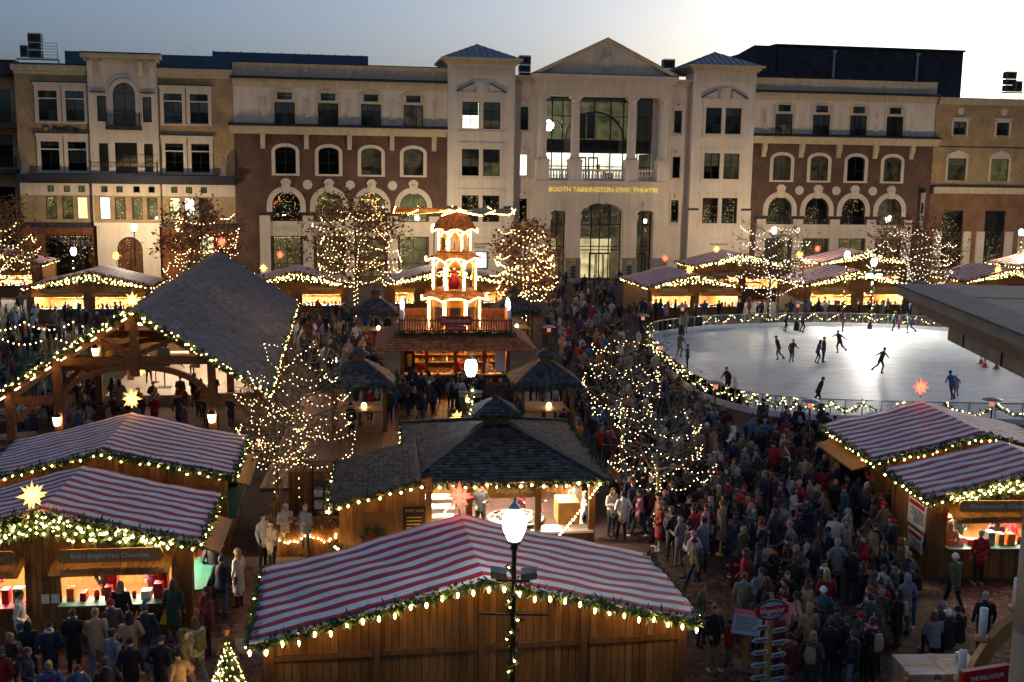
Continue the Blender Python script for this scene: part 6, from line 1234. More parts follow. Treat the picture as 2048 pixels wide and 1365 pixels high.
for z0, z1 in ((0, 1.6), (1.62, 3.3), (3.32, 5.0), (5.02, 6.7), (6.72, 8.4), (8.42, 10.38)): m = MB(); m.lathe([(.6, z0), (.6, z1)], (0,0,0), 28); m.build('drum', 'balcony_stone', cl)
# fingerpost
sp = thing('fingerpost', (6.0, 24.0, 0), .35, 'wooden fingerpost with red oval Wegweiser board and stacked white pointer boards', 'signpost')
m = MB(); m.box(-.06, .06, -.06, .06, 0, 2.35); m.build('post', 'wood_light', sp)
mat('pointer', (.33,.39,.39), .6, .1); mat('oval_blue', (.30,.42,.48), .5, .08)
m = MB(); m.prism([(.42*cos(2*pi*i/24), 2.55+.24*sin(2*pi*i/24)) for i in range(24)], -.06, -.02); m.build('oval_back', 'sign_black', sp); m = MB(); m.prism([(.37*cos(2*pi*i/24), 2.55+.2*sin(2*pi*i/24)) for i in range(24)], -.075, -.061); m.build('oval_face', 'oval_blue', sp)
m = MB(); m.box(-.43, .43, -.1, -.076, 2.45, 2.65); o = m.build('name_band', 'red_paint', sp); text('Wegweiser', .2, (0, -.105, 2.55), o, 'white_paint', align='CENTER', width=.66, ext=.004)
for i in range(6):
    for s in (-1, 1):
        z = 2.16-i*.3-(.12 if s > 0 else 0); m = MB(); m.prism([(s*.05, z-.055), (s*.4, z-.055), (s*.48, z), (s*.4, z+.055), (s*.05, z+.055)], -.1, -.075); o = m.build('pointer_board', 'pointer', sp); o.rotation_euler = (0, 0, .06*s)
        for k in (0, 1): q = MB(); q.box(min(s*.1, s*.38), max(s*.1, s*.38), -.106, -.1, z-.024+k*.03, z-.01+k*.03); q.build('pointer_text', 'sign_black', o)
# information desk panel
p = G(1490, 1335); ib = thing('information_panel', (p.x, p.y, 0), -.35, 'tilted information panel with pink header on a wooden stand', 'information panel')
m = MB(); m.box(-.07, .07, -.07, .07, 0, 1.1); m.build('post', 'wood_light', ib); m = MB(); m.box(-.4, .4, -.35, .35, 0, .04); m.build('foot', 'concrete', ib)
m = MB(); m.add([(-.36,-.3,1.0),(.36,-.3,1.0),(.36,.3,1.42),(-.36,.3,1.42),(-.36,-.28,.96),(.36,-.28,.96),(.36,.32,1.38),(-.36,.32,1.38)], [(0,1,2,3),(4,7,6,5),(0,4,5,1),(1,5,6,2),(2,6,7,3),(3,7,4,0)]); o = m.build('panel', 'pointer', ib)
mat('panel_pink', (.6,.12,.14), .5); m = MB(); m.add([(-.355,.17,1.334),(.355,.17,1.334),(.355,.295,1.422),(-.355,.295,1.422)], [(0,1,2,3)]); m.build('panel_header', 'panel_pink', o)
for j in range(7): m = MB(); y = .1-j*.05; z = 1.0+(y+.3)*.7+.004; m.add([(-.28,y,z),(.28-rnd.random()*.1,y,z),(.28,y+.015,z+.0105),(-.28,y+.015,z+.0105)], [(0,1,2,3)]); m.build('panel_line', 'sign_black', o)
# big crate table wrapped like a parcel
p = G(1880, 1330, .95); cr = thing('crate_table', (p.x, p.y, 0), .05, 'large pale crate wrapped with brown ribbon bands serving as table', 'table')
m = MB(); m.box(-.95, .95, -.55, .55, 0, .95); m.build('crate', 'stage_floor', cr)
for i in range(6): m = MB(); m.box(-.95, .95, -.55+i*.184, -.55+i*.184+.175, .951, .97); m.build('top_board', 'stage_floor', cr)
m = MB(); m.box(-.08, .08, -.56, .56, .0, .978); m.build('ribbon', 'wood_light', cr); m = MB(); m.box(-.96, .96, -.07, .07, .0, .976); m.build('ribbon', 'wood_light', cr)
m = MB(); m.lathe([(.04, 0), (.055, .14)], (0,0,0), 10); m.build('paper_cup', 'white_paint', None, loc=(p.x+.55, p.y+.35, .972), label='white paper cup on the ribbon wrapped crate table', cat='cup')
# candle arch
ca = thing('candle_arch', (12.0, 23.0, 0), .1, 'giant wooden candle arch with white candles behind the red sign', 'candle arch')
m = MB(); n = 14
for i in range(n):
    a0, a1 = pi*i/n, pi*(i+1)/n; q = lambda r, a: (r*cos(a), .9+r*1.15*sin(a)); m.prism([q(2.0,a0), q(2.0,a1), q(1.72,a1), q(1.72,a0)], -.1, .1)
m.build('arch', 'wood_light', ca); m = MB(); m.box(-2.1, 2.1, -.2, .2, 0, .9); m.build('plinth', 'stage_floor', ca)
m = MB()
for i in range(n):
    a0, a1 = pi*i/n, pi*(i+1)/n; q = lambda r, a: (r*cos(a), .9+r*1.15*sin(a)); m.prism([q(1.2,a0), q(1.2,a1), q(1.08,a1), q(1.08,a0)], -.06, .06)
m.build('inner_arch', 'wood_light', ca)
for i in range(7):
    a = pi*(i+.5)/7; x, z = 2.08*cos(a), .9+2.4*sin(a); m = MB(); m.lathe([(.15, z-.02), (.17, z+.06), (.1, z+.08)], (x,0,0), 10); c = m.build('candle_cup', 'wood_light', ca); m = MB(); m.lathe([(.085, z+.08), (.085, z+.72), (.03, z+.74)], (x,0,0), 12); m.build('candle', 'white_paint', c); m = MB(); m.lathe([(.01, z+.74), (.01, z+.8)], (x,0,0), 5); m.build('wick', 'sign_black', c)
# red sign of the concert hall
p = G(1962, 1345, 2.4); rs = thing('concert_hall_sign', (p.x, p.y-.1, 0), .32, 'red sign reading The Palladium above a lit display case', 'sign')
m = MB(); m.box(-.55, .62, -.06, .06, 2.12, 2.55); o = m.build('header', 'red_paint', rs); text('THE PALLADIUM', .14, (.05, -.065, 2.36), o, 'white_paint', align='CENTER', width=.82, ext=.003)
m = MB(); m.box(-.55, .62, -.06, .06, .5, 2.1); m.build('case', 'cloth_red', rs); mat('case_print', (.55,.45,.3), .5, .4, 3.0); m = MB(); m.box(-.45, .52, -.075, -.062, .6, 2.05); m.build('display', 'case_print', rs)
for x in (-.5, .57): m = MB(); m.box(x-.05, x+.05, -.05, .05, 0, .5); m.build('leg', 'black_metal', rs)
# spilt straw on the bricks
st = MB(); c = G(1855, 1179)
for i in range(420): a = rnd.random()*6.28; r = abs(rnd.gauss(0, .28)); x, y = c.x+r*1.5*cos(a), c.y+r*sin(a); w = rnd.random()*3.1; d = .035; st.add([(x-d*cos(w), y-d*sin(w), .03), (x+d*cos(w), y+d*sin(w), .03), (x+d*cos(w)+.006, y+d*sin(w)+.006, .034), (x-d*cos(w)+.006, y-d*sin(w)+.006, .034)], [(0,1,2,3)])
mat('straw', (.55,.40,.16), .8); st.build('spilt_straw', 'straw', kind='stuff', label='pale straw spilt on the brick paving', cat='straw')
# picket fence and light strings on the left lawn
pf = thing('picket_fence', G(150, 712), YAW, 'low wooden picket fence with light strings left of the pavilion', 'fence')
pickets(pf, (-9, 0, 0), (3.2, 0, 0), 0, 1.15, .22, 'wood_light', .12, 'picket'); 
for x in (-9, -6, -3, 0, 3.2):
    for y in (0, -6): m = MB(); m.box(x-.06, x+.06, y-.06, y+.06, 0, 2.3); m.build('post', 'wood_light', pf)
b = MB()
for x0, x1 in ((-9,-6), (-6,-3), (-3,0), (0,3.2)): bulbs(b, sag((x0,-.1,2.25), (x1,-.1,2.25), .5), .32, .045, .01); bulbs(b, sag((x0,-6,2.2), (x1,-6,2.2), .5), .32, .045, .01)
b.build('string_light', 'bulb_white', pf, kind='stuff')
# queue ropes in front of the bar and beside the wurst stand
def barrier(x0, y0, x1, y1, label):
    t = thing('queue_barrier', ((x0+x1)/2, (y0+y1)/2, 0), 0, label, 'queue barrier', 'queue barriers'); a = Vector((x0-(x0+x1)/2, y0-(y0+y1)/2, 0)); b = -a
    for p in (a, b): m = MB(); m.lathe([(.16, .0), (.16, .03), (.03, .06), (.03, .95), (.05, .97), (.05, 1.02)], p, 10); m.build('stanchion', 'gold_letter', t)
    m = MB(); d = (b-a).normalized(); m.obox(Vector((0,0,.72)), (b-a)/2*.97, d.cross(Vector((0,0,1)))*.012, Vector((0,0,.22))); m.build('panel', 'sign_black', t)
for i, (u0, v0, u1, v1) in enumerate(((838, 828, 838, 786), (968, 820, 985, 806), (855, 788, 800, 770), (1000, 795, 1040, 780), (1275, 1040, 1190, 985), (1310, 1035, 1380, 1030), (1390, 1050, 1440, 1110), (1440, 965, 1390, 960))):
    p, q = G(u0, v0), G(u1, v1); barrier(p.x, p.y, q.x, q.y, ('queue barrier closest to the bar gazebo', 'short queue barrier right of the bar lamp', 'queue barrier along the left of the bar', 'queue barrier along the right of the bar', 'queue barrier with brass posts beside the wurst stand', 'queue barrier at the foot of the lit trunk', 'queue barrier running into the thick of the crowd', 'queue barrier behind the lit trunk')[i])
# beer hall table in the left corner
for i, (u, v) in enumerate(((30, 850), (20, 905))):
    p = G(u, v); t = thing('beer_table', (p.x, p.y, 0), .5, ('long wooden beer table under the pavilion edge', 'long wooden beer table in the dark left corner')[i], 'table', 'beer tables'); m = MB(); m.box(-1.1, 1.1, -.35, .35, .72, .77); m.build('top', 'wood_light', t)
    for x in (-.8, .8): m = MB(); m.box(x-.04, x+.04, -.3, .3, 0, .72); m.build('trestle', 'wood_dark', t)
    for s in (-1, 1): m = MB(); m.box(-1.1, 1.1, s*.7-.13, s*.7+.13, .42, .46); m.build('bench', 'wood_light', t)
# ================================================================ people
JC = {'black': (.012,.012,.014), 'charcoal': (.045,.045,.05), 'navy': (.015,.022,.05), 'brown': (.10,.055,.03), 'tan': (.34,.23,.14), 'cream': (.55,.49,.41), 'grey': (.2,.2,.21), 'red': (.28,.014,.018), 'maroon': (.11,.012,.025), 'green': (.03,.07,.045), 'olive': (.13,.12,.05), 'blue': (.05,.12,.26), 'pink': (.5,.2,.27), 'orange': (.5,.16,.03), 'white': (.66,.65,.62), 'purple': (.12,.04,.14), 'teal': (.035,.09,.1)}
TC = {'black': (.012,.012,.013), 'dark denim': (.022,.032,.06), 'blue denim': (.07,.11,.19), 'grey': (.12,.12,.125), 'khaki': (.26,.2,.13)}
HC = {'black': (.012,.01,.009), 'brown': (.07,.035,.018), 'blond': (.30,.19,.075), 'grey': (.28,.275,.27), 'auburn': (.16,.05,.02)}
SK = {'a': (.56,.33,.23), 'b': (.40,.22,.14), 'c': (.16,.085,.055)}
for k, c in JC.items(): mat('coat_'+k, c, .75, .22, 7.0, bump=.35, bscale=9)
for k, c in TC.items(): mat('trousers_'+k, c, .8, .2, 8.0, bump=.25, bscale=12)
for k, c in HC.items(): mat('hair_'+k, c, .55, .35, 30.0, bump=.4, stretch=(1,1,.2))
for k, c in SK.items(): mat('skin_'+k, c, .5, .06)
mat('shoe_dark', (.02,.018,.018), .5); mat('shoe_white', (.6,.58,.55), .5); mat('eye_dark', (.02,.015,.012), .3); mat('lip', (.33,.12,.1), .5)
mat('coat_plaid red', (.3,.02,.02), .75, .9, 9.0); mat('coat_plaid grey', (.3,.3,.3), .75, .95, 9.0)
def ell_tube(mb, st, n=10, m=0):
    """closed tube through stations (centre, rx, ry) with rings in the plane across the path"""
    vs = []; fs = []; N = len(st)
    for i, (c, rx, ry) in enumerate(st):
        c = Vector(c); d = Vector(st[min(i+1, N-1)][0])-Vector(st[max(i-1, 0)][0]); d.normalize()
        u = Vector((1,0,0))-d*d.x
        if u.length < .2: u = Vector((0,1,0))-d*d.y
        u.normalize(); w = d.cross(u)
        for k in range(n): a = 2*pi*k/n; vs.append(tuple(c+u*cos(a)*rx+w*sin(a)*ry))
    for i in range(N-1):
        for k in range(n): fs.append((i*n+k, i*n+(k+1) % n, (i+1)*n+(k+1) % n, (i+1)*n+k))
    fs += [tuple(range(n-1, -1, -1)), tuple(range((N-1)*n, N*n))]; mb.add(vs, fs, m)
def limbs(mb, a, b, ra, rb, m=0, prims=None):
    a, b = Vector(a), Vector(b); d = (b-a).normalized()
    ell_tube(mb, [(a-d*ra*.85, ra*.45, ra*.45), (a-d*ra*.4, ra*.9, ra*.9), (a, ra, ra), (b, rb, rb), (b+d*rb*.4, rb*.9, rb*.9), (b+d*rb*.85, rb*.45, rb*.45)], 8, m)
    prims.append((a, b, ra, rb, m))
TPL = {}
def template(name, pose, voxel):
    g = pose.get; dz = g('dz', 0); lean = g('lean', 0.0); prims = []; mb = MB(); S = lambda p: Vector(p)
    hipz = .93+dz
    def T(x, y, z):      # torso points lean forward about the hips
        h = z-.93; return Vector((x, y-h*sin(lean), hipz+h*cos(lean)))
    hem = g('hem', .78); f = g('fat', 1.0); sts = []
    if hem < .7 and not g('sit'):
        for z, rx, ry in ((hem, .20, .17), (hem+.15, .195, .165)): sts.append((Vector((0, .0, z+dz)), rx*f, ry*f))
    for z, rx, ry in ((.8, .19, .15), (.95, .185, .145), (1.1, .17, .13), (1.25, .185, .135), (1.38, .19, .125), (1.45, .15, .1), (1.5, .075, .075)):
        sts.append((T(0, .0, z), rx*f, ry*f))
    ell_tube(mb, sts, 14); 
    for i in range(len(sts)-1): prims.append((sts[i][0], sts[i+1][0], (sts[i][1]+sts[i][2])/2, (sts[i+1][1]+sts[i+1][2])/2, 0))
    hp = g('head', (0, -.02, 1.64)); head = T(*hp)
    limbs(mb, T(0, .01, 1.46), head-Vector((0,0,.07)), .06, .052, 2, prims)
    ell_tube(mb, [(head+Vector((0,.0,-.115)), .03, .035), (head+Vector((0,-.01,-.09)), .055, .06), (head+Vector((0,-.005,-.04)), .07, .082), (head+Vector((0,.005,.02)), .077, .096), (head+Vector((0,.008,.07)), .068, .086), (head+Vector((0,.01,.105)), .035, .045)], 12); prims.append((head+Vector((0,0,-.08)), head+Vector((0,0,.05)), .08, .085, 2))
    ell_tube(mb, [(head+Vector((0,-.085,.015)), .012, .012), (head+Vector((0,-.108,-.025)), .016, .014), (head+Vector((0,-.085,-.035)), .014, .012)], 6)
    hands = []
    for s, (el, wr) in ((-1, pose['L']), (1, pose['R'])):
        sh = T(s*.185, .01, 1.42); el = T(*el) if not g('abs') else Vector(el); wr = T(*wr) if not g('abs') else Vector(wr)
        limbs(mb, sh, el, .068*f, .055*f, 0, prims); limbs(mb, el, wr, .055*f, .04*f, 0, prims)
        d = (wr-el).normalized(); pc = wr+d*.055; limbs(mb, wr, pc, .028, .034, 2, prims); hands.append((s, pc, d))
    for s, (hx, kn, an) in ((-1, pose['LL']), (1, pose['RL'])):
        hip = Vector((s*.09, 0, hipz-.02)); kn = Vector(kn); an = Vector(an)
        limbs(mb, hip, kn, .098, .068, 1, prims); limbs(mb, kn, an, .066, .046, 1, prims)
        toe = g('toe', 0.0); ft = an+Vector((s*.03, -.16, -.045-toe)); limbs(mb, an+Vector((0, .03, -.05)), ft, .043, .038, 3, prims)
    me = mb.mesh('tmp'); ob = bpy.data.objects.new('tmp', me); COL.objects.link(ob)
    md = ob.modifiers.new('r', 'REMESH'); md.mode = 'VOXEL'; md.voxel_size = voxel; ms = ob.modifiers.new('s', 'SMOOTH'); ms.factor = .5; ms.iterations = 2
    dg = bpy.context.evaluated_depsgraph_get(); out = bpy.data.meshes.new_from_object(ob.evaluated_get(dg)); bpy.data.objects.remove(ob)
    vs = [tuple(v.co) for v in out.vertices]; fs = [tuple(p.vertices) for p in out.polygons]; mm = []
    for p in out.polygons:
        c = p.center; best = 1e9; bi = 0
        for a, b, ra, rb, m in prims:
            ab = b-a; t = max(0, min(1, (c-a).dot(ab)/max(1e-9, ab.length_squared))); d = (c-(a+ab*t)).length-(ra+(rb-ra)*t)
            if d < best: best = d; bi = m
        mm.append(bi)
    bpy.data.meshes.remove(out)
    fin = MB(); fin.v = vs; fin.f = fs; fin.m = mm; fin.sm = [True]*len(fs)
    if voxel < .03:
        for s, pc, d in hands:          # five fingers rooted in each palm
            u = d.cross(Vector((0,1,.2))); u = u if u.length > .1 else Vector((1,0,0)); u.normalize(); w = d.cross(u)
            for i, (o, L) in enumerate(((-.024, .058), (-.008, .07), (.008, .066), (.022, .05))):
                b = pc+u*o+d*.02; fin.tube([b, b+d*L*.55-w*.004, b+d*L*.85-w*.022], [.0085, .008, .006], 5, 2)
            b = pc-u*.03*s-d*.02; fin.tube([b, b-u*.03*s+d*.02, b-u*.032*s+d*.045-w*.01], [.0095, .009, .007], 5, 2)
        for s in (-1, 1): fin.ball(tuple(head+Vector((s*.03, -.083, .012))), .0105, 6, 4, 4); fin.ball(tuple(head+Vector((s*.079, .008, -.01))), .02, 6, 4, 2)
        fin.tube([head+Vector((-.022,-.083,-.062)), head+Vector((0,-.09,-.06)), head+Vector((.022,-.083,-.062))], .006, 4, 5)
    m = fin.mesh('person_'+name)
    for _ in range(6): m.materials.append(MAT['skin_a'])
    return m, head
AD = ((-.26,.03,1.16), (-.26,-.06,.92)); AE = ((.26,.03,1.16), (.26,-.06,.92)); PL = ((-.30,.08,1.16), (-.19,-.11,1.0)); PRt = ((.30,.08,1.16), (.19,-.11,1.0))
LL, RL = (0, (-.1,-.01,.5), (-.11,.03,.1)), (0, (.1,-.01,.5), (.11,.02,.1))
POSES = {
 'stand': dict(L=AD, R=AE, LL=LL, RL=RL), 'pockets': dict(L=PL, R=PRt, LL=LL, RL=(0, (.12,-.03,.5), (.13,-.05,.1)), hem=.74),
 'cup': dict(L=PL, R=((.26,0,1.15), (.13,-.25,1.2)), LL=LL, RL=(0, (.12,-.04,.5), (.15,-.03,.1))), 'phone': dict(L=((-.25,.0,1.14), (-.07,-.25,1.18)), R=((.25,0,1.14), (.07,-.27,1.2)), LL=LL, RL=RL, head=(0,-.06,1.62)),
 'folded': dict(L=((-.25,-.02,1.15), (.08,-.2,1.18)), R=((.25,-.02,1.15), (-.08,-.22,1.14)), LL=LL, RL=RL, fat=1.08),
 'walk': dict(L=((-.25,-.1,1.17), (-.24,-.25,.98)), R=((.25,.16,1.18), (.26,.2,.95)), LL=(0, (-.1,.06,.5), (-.1,.32,.16)), RL=(0, (.1,-.17,.52), (.1,-.28,.1)), lean=.06),
 'stride': dict(L=((-.25,.16,1.18), (-.26,.18,.95)), R=((.25,-.1,1.17), (.22,-.26,1.05)), LL=(0, (-.1,-.16,.52), (-.1,-.25,.1)), RL=(0, (.1,.06,.5), (.1,.3,.15)), lean=.05, hem=.72),
 'coat': dict(L=AD, R=AE, LL=LL, RL=RL, hem=.48), 'coat_cup': dict(L=((-.26,0,1.15), (-.1,-.24,1.18)), R=((.26,.02,1.15), (.2,-.15,1.0)), LL=LL, RL=RL, hem=.5), 'coat_walk': dict(L=((-.25,-.1,1.17), (-.24,-.22,.96)), R=((.25,.14,1.18), (.26,.16,.93)), LL=(0, (-.1,.02,.5), (-.1,.22,.12)), RL=(0, (.1,-.12,.52), (.1,-.2,.1)), hem=.5),
 'lean': dict(L=((-.26,-.2,1.16), (-.14,-.42,1.22)), R=((.26,-.2,1.16), (.14,-.42,1.22)), LL=LL, RL=(0, (.1,.05,.5), (.11,.15,.1)), lean=.32),
 'reach': dict(L=AD, R=((.3,-.2,1.36), (.28,-.42,1.45)), LL=LL, RL=RL),
 'sit': dict(L=((-.25,-.08,1.15), (-.12,-.3,1.08)), R=((.25,-.08,1.15), (.12,-.3,1.1)), LL=(0, (-.11,-.42,.5), (-.11,-.4,.1)), RL=(0, (.11,-.42,.5), (.12,-.38,.1)), dz=-.44, sit=True, lean=.12),
 'skate': dict(L=((-.4,-.08,1.28), (-.62,-.12,1.15)), R=((.38,.06,1.25), (.58,.14,1.1)), LL=(0, (-.1,-.14,.55), (-.08,-.04,.12)), RL=(0, (.14,.12,.55), (.2,.48,.28)), lean=.3, dz=-.03),
 'glide': dict(L=((-.32,-.05,1.2), (-.4,-.2,1.02)), R=((.32,-.02,1.2), (.42,-.18,1.05)), LL=(0, (-.12,-.14,.52), (-.13,.02,.12)), RL=(0, (.12,-.05,.54), (.16,.1,.12)), lean=.22, dz=-.04)}
for k, p in POSES.items():
    TPL[k] = template(k, p, .024); TPL[k+'_far'] = template(k, p, .042)
# hair and hats, built round the head centre
def hm(name, fn):
    m = MB(); fn(m); return m.mesh(name)
def cap_(m, zc=-.01, k=1.09, back=.02, lo=-.02):
    n = 12; P = []
    for i in range(6):
        a = i/5*pi/2; P.append((cos(a), sin(a)))
    vs = []; fs = []
    for c, s in P:
        for j in range(n): b = 2*pi*j/n; y = sin(b)*.097*k*c+.008+back*.3; vs.append((cos(b)*.079*k*c, y, (lo if s < .01 else 0)*(1 if sin(b) > -.3 else -.9)+.012+s*.1*k))
    for i in range(5):
        for j in range(n): fs.append((i*n+j, i*n+(j+1) % n, (i+1)*n+(j+1) % n, (i+1)*n+j))
    m.add(vs, fs, 0, True)
def short_(m): cap_(m, k=1.1, lo=-.055)
def long_(m):
    cap_(m, k=1.12, lo=-.06); ell_tube(m, [((0,.06,.03), .075, .05), ((0,.075,-.08), .095, .05), ((0,.08,-.2), .1, .045), ((0,.085,-.3), .07, .03)], 10)
    for s in (-1, 1): ell_tube(m, [((s*.07,.02,.02), .02, .045), ((s*.08,.02,-.1), .025, .045), ((s*.085,.01,-.2), .02, .035)], 6)
def bun_(m): cap_(m, k=1.1, lo=-.06); m.ball((0,.1,.07), .05, 8, 6)
def beanie_(m):
    cap_(m, k=1.2, lo=-.015); ell_tube(m, [((0,.012,-.005), .098, .115), ((0,.012,.035), .1, .117)], 14)
def pom_(m): beanie_(m); m.ball((0,.01,.155), .04, 8, 6)
def cap2_(m):
    cap_(m, k=1.15, lo=-.01); m.prism([(-.07,-.085), (.07,-.085), (.055,-.175), (0,-.195), (-.055,-.175)], .02, .032, 'z')
def hood_(m):
    cap_(m, k=1.3, back=.09, lo=-.12); ell_tube(m, [((0,.05,.0), .09, .075), ((0,.06,-.1), .11, .08), ((0,.05,-.17), .12, .09)], 10)
HAIR = {k: hm(k, f) for k, f in (('short', short_), ('long', long_), ('bun', bun_), ('beanie', beanie_), ('pom', pom_), ('cap', cap2_), ('hood', hood_))}
for me in HAIR.values(): me.materials.append(MAT['hair_black'])
def _scarf(m): m.tube([(.085*cos(t), .012+.09*sin(t), -.135+.012*sin(2*t)) for t in [2*pi*i/12 for i in range(13)]], .032, 6); m.tube([(.04,-.09,-.14), (.05,-.14,-.24), (.05,-.15,-.36)], [.035, .04, .035], 6)
def _pack(m): ell_tube(m, [((0,.2,1.0), .11, .05), ((0,.21,1.05), .14, .075), ((0,.2,1.25), .14, .075), ((0,.18,1.4), .11, .05)], 10); m.tube([(.1,.13,1.42), (.12,-.1,1.42), (.13,-.14,1.25), (.12,.1,1.05)], .018, 5); m.tube([(-.1,.13,1.42), (-.12,-.1,1.42), (-.13,-.14,1.25), (-.12,.1,1.05)], .018, 5)
def _bag(m): m.tube([(-.12,.0,1.47), (.02,-.14,1.28), (.2,-.08,1.02), (.24,.02,.95), (.1,.15,1.2), (-.12,.05,1.46)], .012, 4); m.box(.2, .3, -.11, .13, .72, .95)
SCARF, PACK, BAG = hm('scarf', _scarf), hm('backpack', _pack), hm('shoulder_bag', _bag)
for me in (SCARF, PACK, BAG): me.materials.append(MAT['coat_black'])
PEOPLE = []; CROWD = []
ADJ = {'coat': 'long coat', 'coat_cup': 'long coat', 'coat_walk': 'long coat'}
def slots(o, mats):
    for i, mt in enumerate(mats): o.material_slots[i].link = 'OBJECT'; o.material_slots[i].material = MAT[mt]
USED = set()
NEARLAB = {}
def person(x, y, z, pose, coat, trou, hair, hairc, facing, zone, scale=1.0, skin='a', shoe='shoe_dark', lab=None, group='people in the market', lod=None, verb=None, held=None):
    far = (sqrt(x*x+y*y) > 58) if lod is None else lod; me, head = TPL[pose+('_far' if far else '')]
    jt = ADJ.get(pose, 'jacket'); hd = {'short': hairc+' short hair', 'long': hairc+' long hair', 'bun': hairc+' hair bun', 'beanie': hairc+' beanie', 'pom': hairc+' bobble hat', 'cap': hairc+' cap', 'hood': 'hood up'}[hair]
    L = lab or f"{'child' if scale < .8 else 'person'} in {coat} {jt}, {trou} trousers, {hd}, {zone}"
    if L in USED and not lab: return None
    USED.add(L)
    o = link('person', me, None, (x, y, z), facing, L, 'person', group); o.scale = (scale*(1.0 if far else 1.0), scale, scale)
    slots(o, ['coat_'+coat, 'trousers_'+trou, 'skin_'+skin, shoe, 'eye_dark', 'lip'])
    hname = 'hat' if hair in ('beanie', 'pom', 'cap') else ('hood' if hair == 'hood' else 'hair')
    h = link(hname, HAIR[hair], o, head); slots(h, [('coat_'+coat) if hair == 'hood' else (('coat_'+hairc) if hname == 'hat' else 'hair_'+hairc)])
    if not far and not lab:
        if rnd.random() < .3: q = link('scarf', SCARF, o, head); slots(q, ['coat_'+rnd.choice(list(JC))])
        if rnd.random() < .22: q = link('backpack', PACK, o); slots(q, ['coat_'+rnd.choice(['black', 'charcoal', 'olive', 'navy', 'tan', 'maroon'])])
        elif rnd.random() < .25: q = link('shoulder_bag', BAG, o); slots(q, ['coat_'+rnd.choice(['black', 'brown', 'tan', 'cream'])])
    if held == 'phone':
        q = MB(); q.box(-.035, .035, -.36, -.352, 1.16, 1.29); q.build('phone', 'screen', o)
    PEOPLE.append((x, y)); return o
def face(x, y, tx, ty): return atan2(tx-x, -(ty-y))
def wpick(d): 
    ks, ws = zip(*d); return rnd.choices(ks, ws)[0]
WJ = [('black', 38), ('charcoal', 18), ('navy', 15), ('brown', 8), ('tan', 7), ('cream', 5), ('grey', 9), ('red', 5), ('maroon', 6), ('green', 4), ('olive', 4), ('blue', 5), ('pink', 2), ('orange', 1), ('white', 3), ('purple', 2), ('teal', 2), ('plaid red', 2), ('plaid grey', 3)]
WT = [('black', 30), ('dark denim', 30), ('blue denim', 16), ('grey', 10), ('khaki', 8)]
WH = [('short', 26), ('long', 26), ('bun', 6), ('beanie', 18), ('pom', 8), ('cap', 9), ('hood', 5)]
WHC = [('black', 26), ('brown', 36), ('blond', 18), ('grey', 6), ('auburn', 6)]
WHAT = [('black', 30), ('charcoal', 14), ('red', 7), ('white', 3), ('navy', 14), ('green', 6), ('pink', 6), ('maroon', 8)]
# footprints nobody can stand in
BLOCK = []
for t in [o for o in COL.objects if o.get('category') in ('market hut', 'gazebo', 'food stand', 'shed', 'enclosure', 'christmas pyramid', 'stage')]:
    BLOCK.append((t, Matrix.Rotation(-t.rotation_euler.z, 4, 'Z') @ Matrix.Translation(-t.location)))
HALF = {'gazebo': (1.2, 1.2), 'food stand': (3.0, 4.1), 'shed': (1.5, 2.6), 'enclosure': (1.3, 3.4), 'christmas pyramid': (3.15, 2.65)}
HB = {}
for t, inv in BLOCK:
    if t['category'] == 'market hut':
        fl_ = [c for c in t.children if c.name.startswith('floor')][0]; xs = [v.co.x for v in fl_.data.vertices]; ys = [v.co.y for v in fl_.data.vertices]; HB[t.name] = (max(xs)+.15, max(ys)+.45)
    elif t['category'] in HALF: HB[t.name] = HALF[t['category']]
def blocked(x, y, m=.1):
    for t, inv in BLOCK:
        q = inv @ Vector((x, y, 0))
        if t['category'] == 'stage':
            if -3.7 < q.x < 4.5 and 11.9 < q.y < 23.1: return True
            continue
        hx, hy = HB[t.name]
        if abs(q.x) < hx+m and abs(q.y) < hy+m: return True
    if y > DW-2.2+x*math.tan(YAW): return True
    inside = False; n = len(RS); j = n-1
    for i in range(n):
        a, b = RS[i], RS[j]
        if (a.y > y) != (b.y > y) and x < (b.x-a.x)*(y-a.y)/(b.y-a.y)+a.x: inside = not inside
        j = i
    if inside: return True
    return any((c[0]-x)**2+(c[1]-y)**2 < (RS[0].x*0+.3)**2 for c in RS[::2])
POSTS = [(o.location.x, o.location.y, .35) for o in COL.objects if o.get('category') in ('street lamp', 'tree', 'patio heater', 'signpost', 'information panel')]
def free(x, y, d):
    return not any((px-x)**2+(py-y)**2 < d*d for px, py in PEOPLE) and not any((px-x)**2+(py-y)**2 < r*r for px, py, r in POSTS)
def inpoly(u, v, P):
    ins = False; j = len(P)-1
    for i in range(len(P)):
        if (P[i][1] > v) != (P[j][1] > v) and u < (P[j][0]-P[i][0])*(v-P[i][1])/(P[j][1]-P[i][1])+P[i][0]: ins = not ins
        j = i
    return ins
MAXP = 296
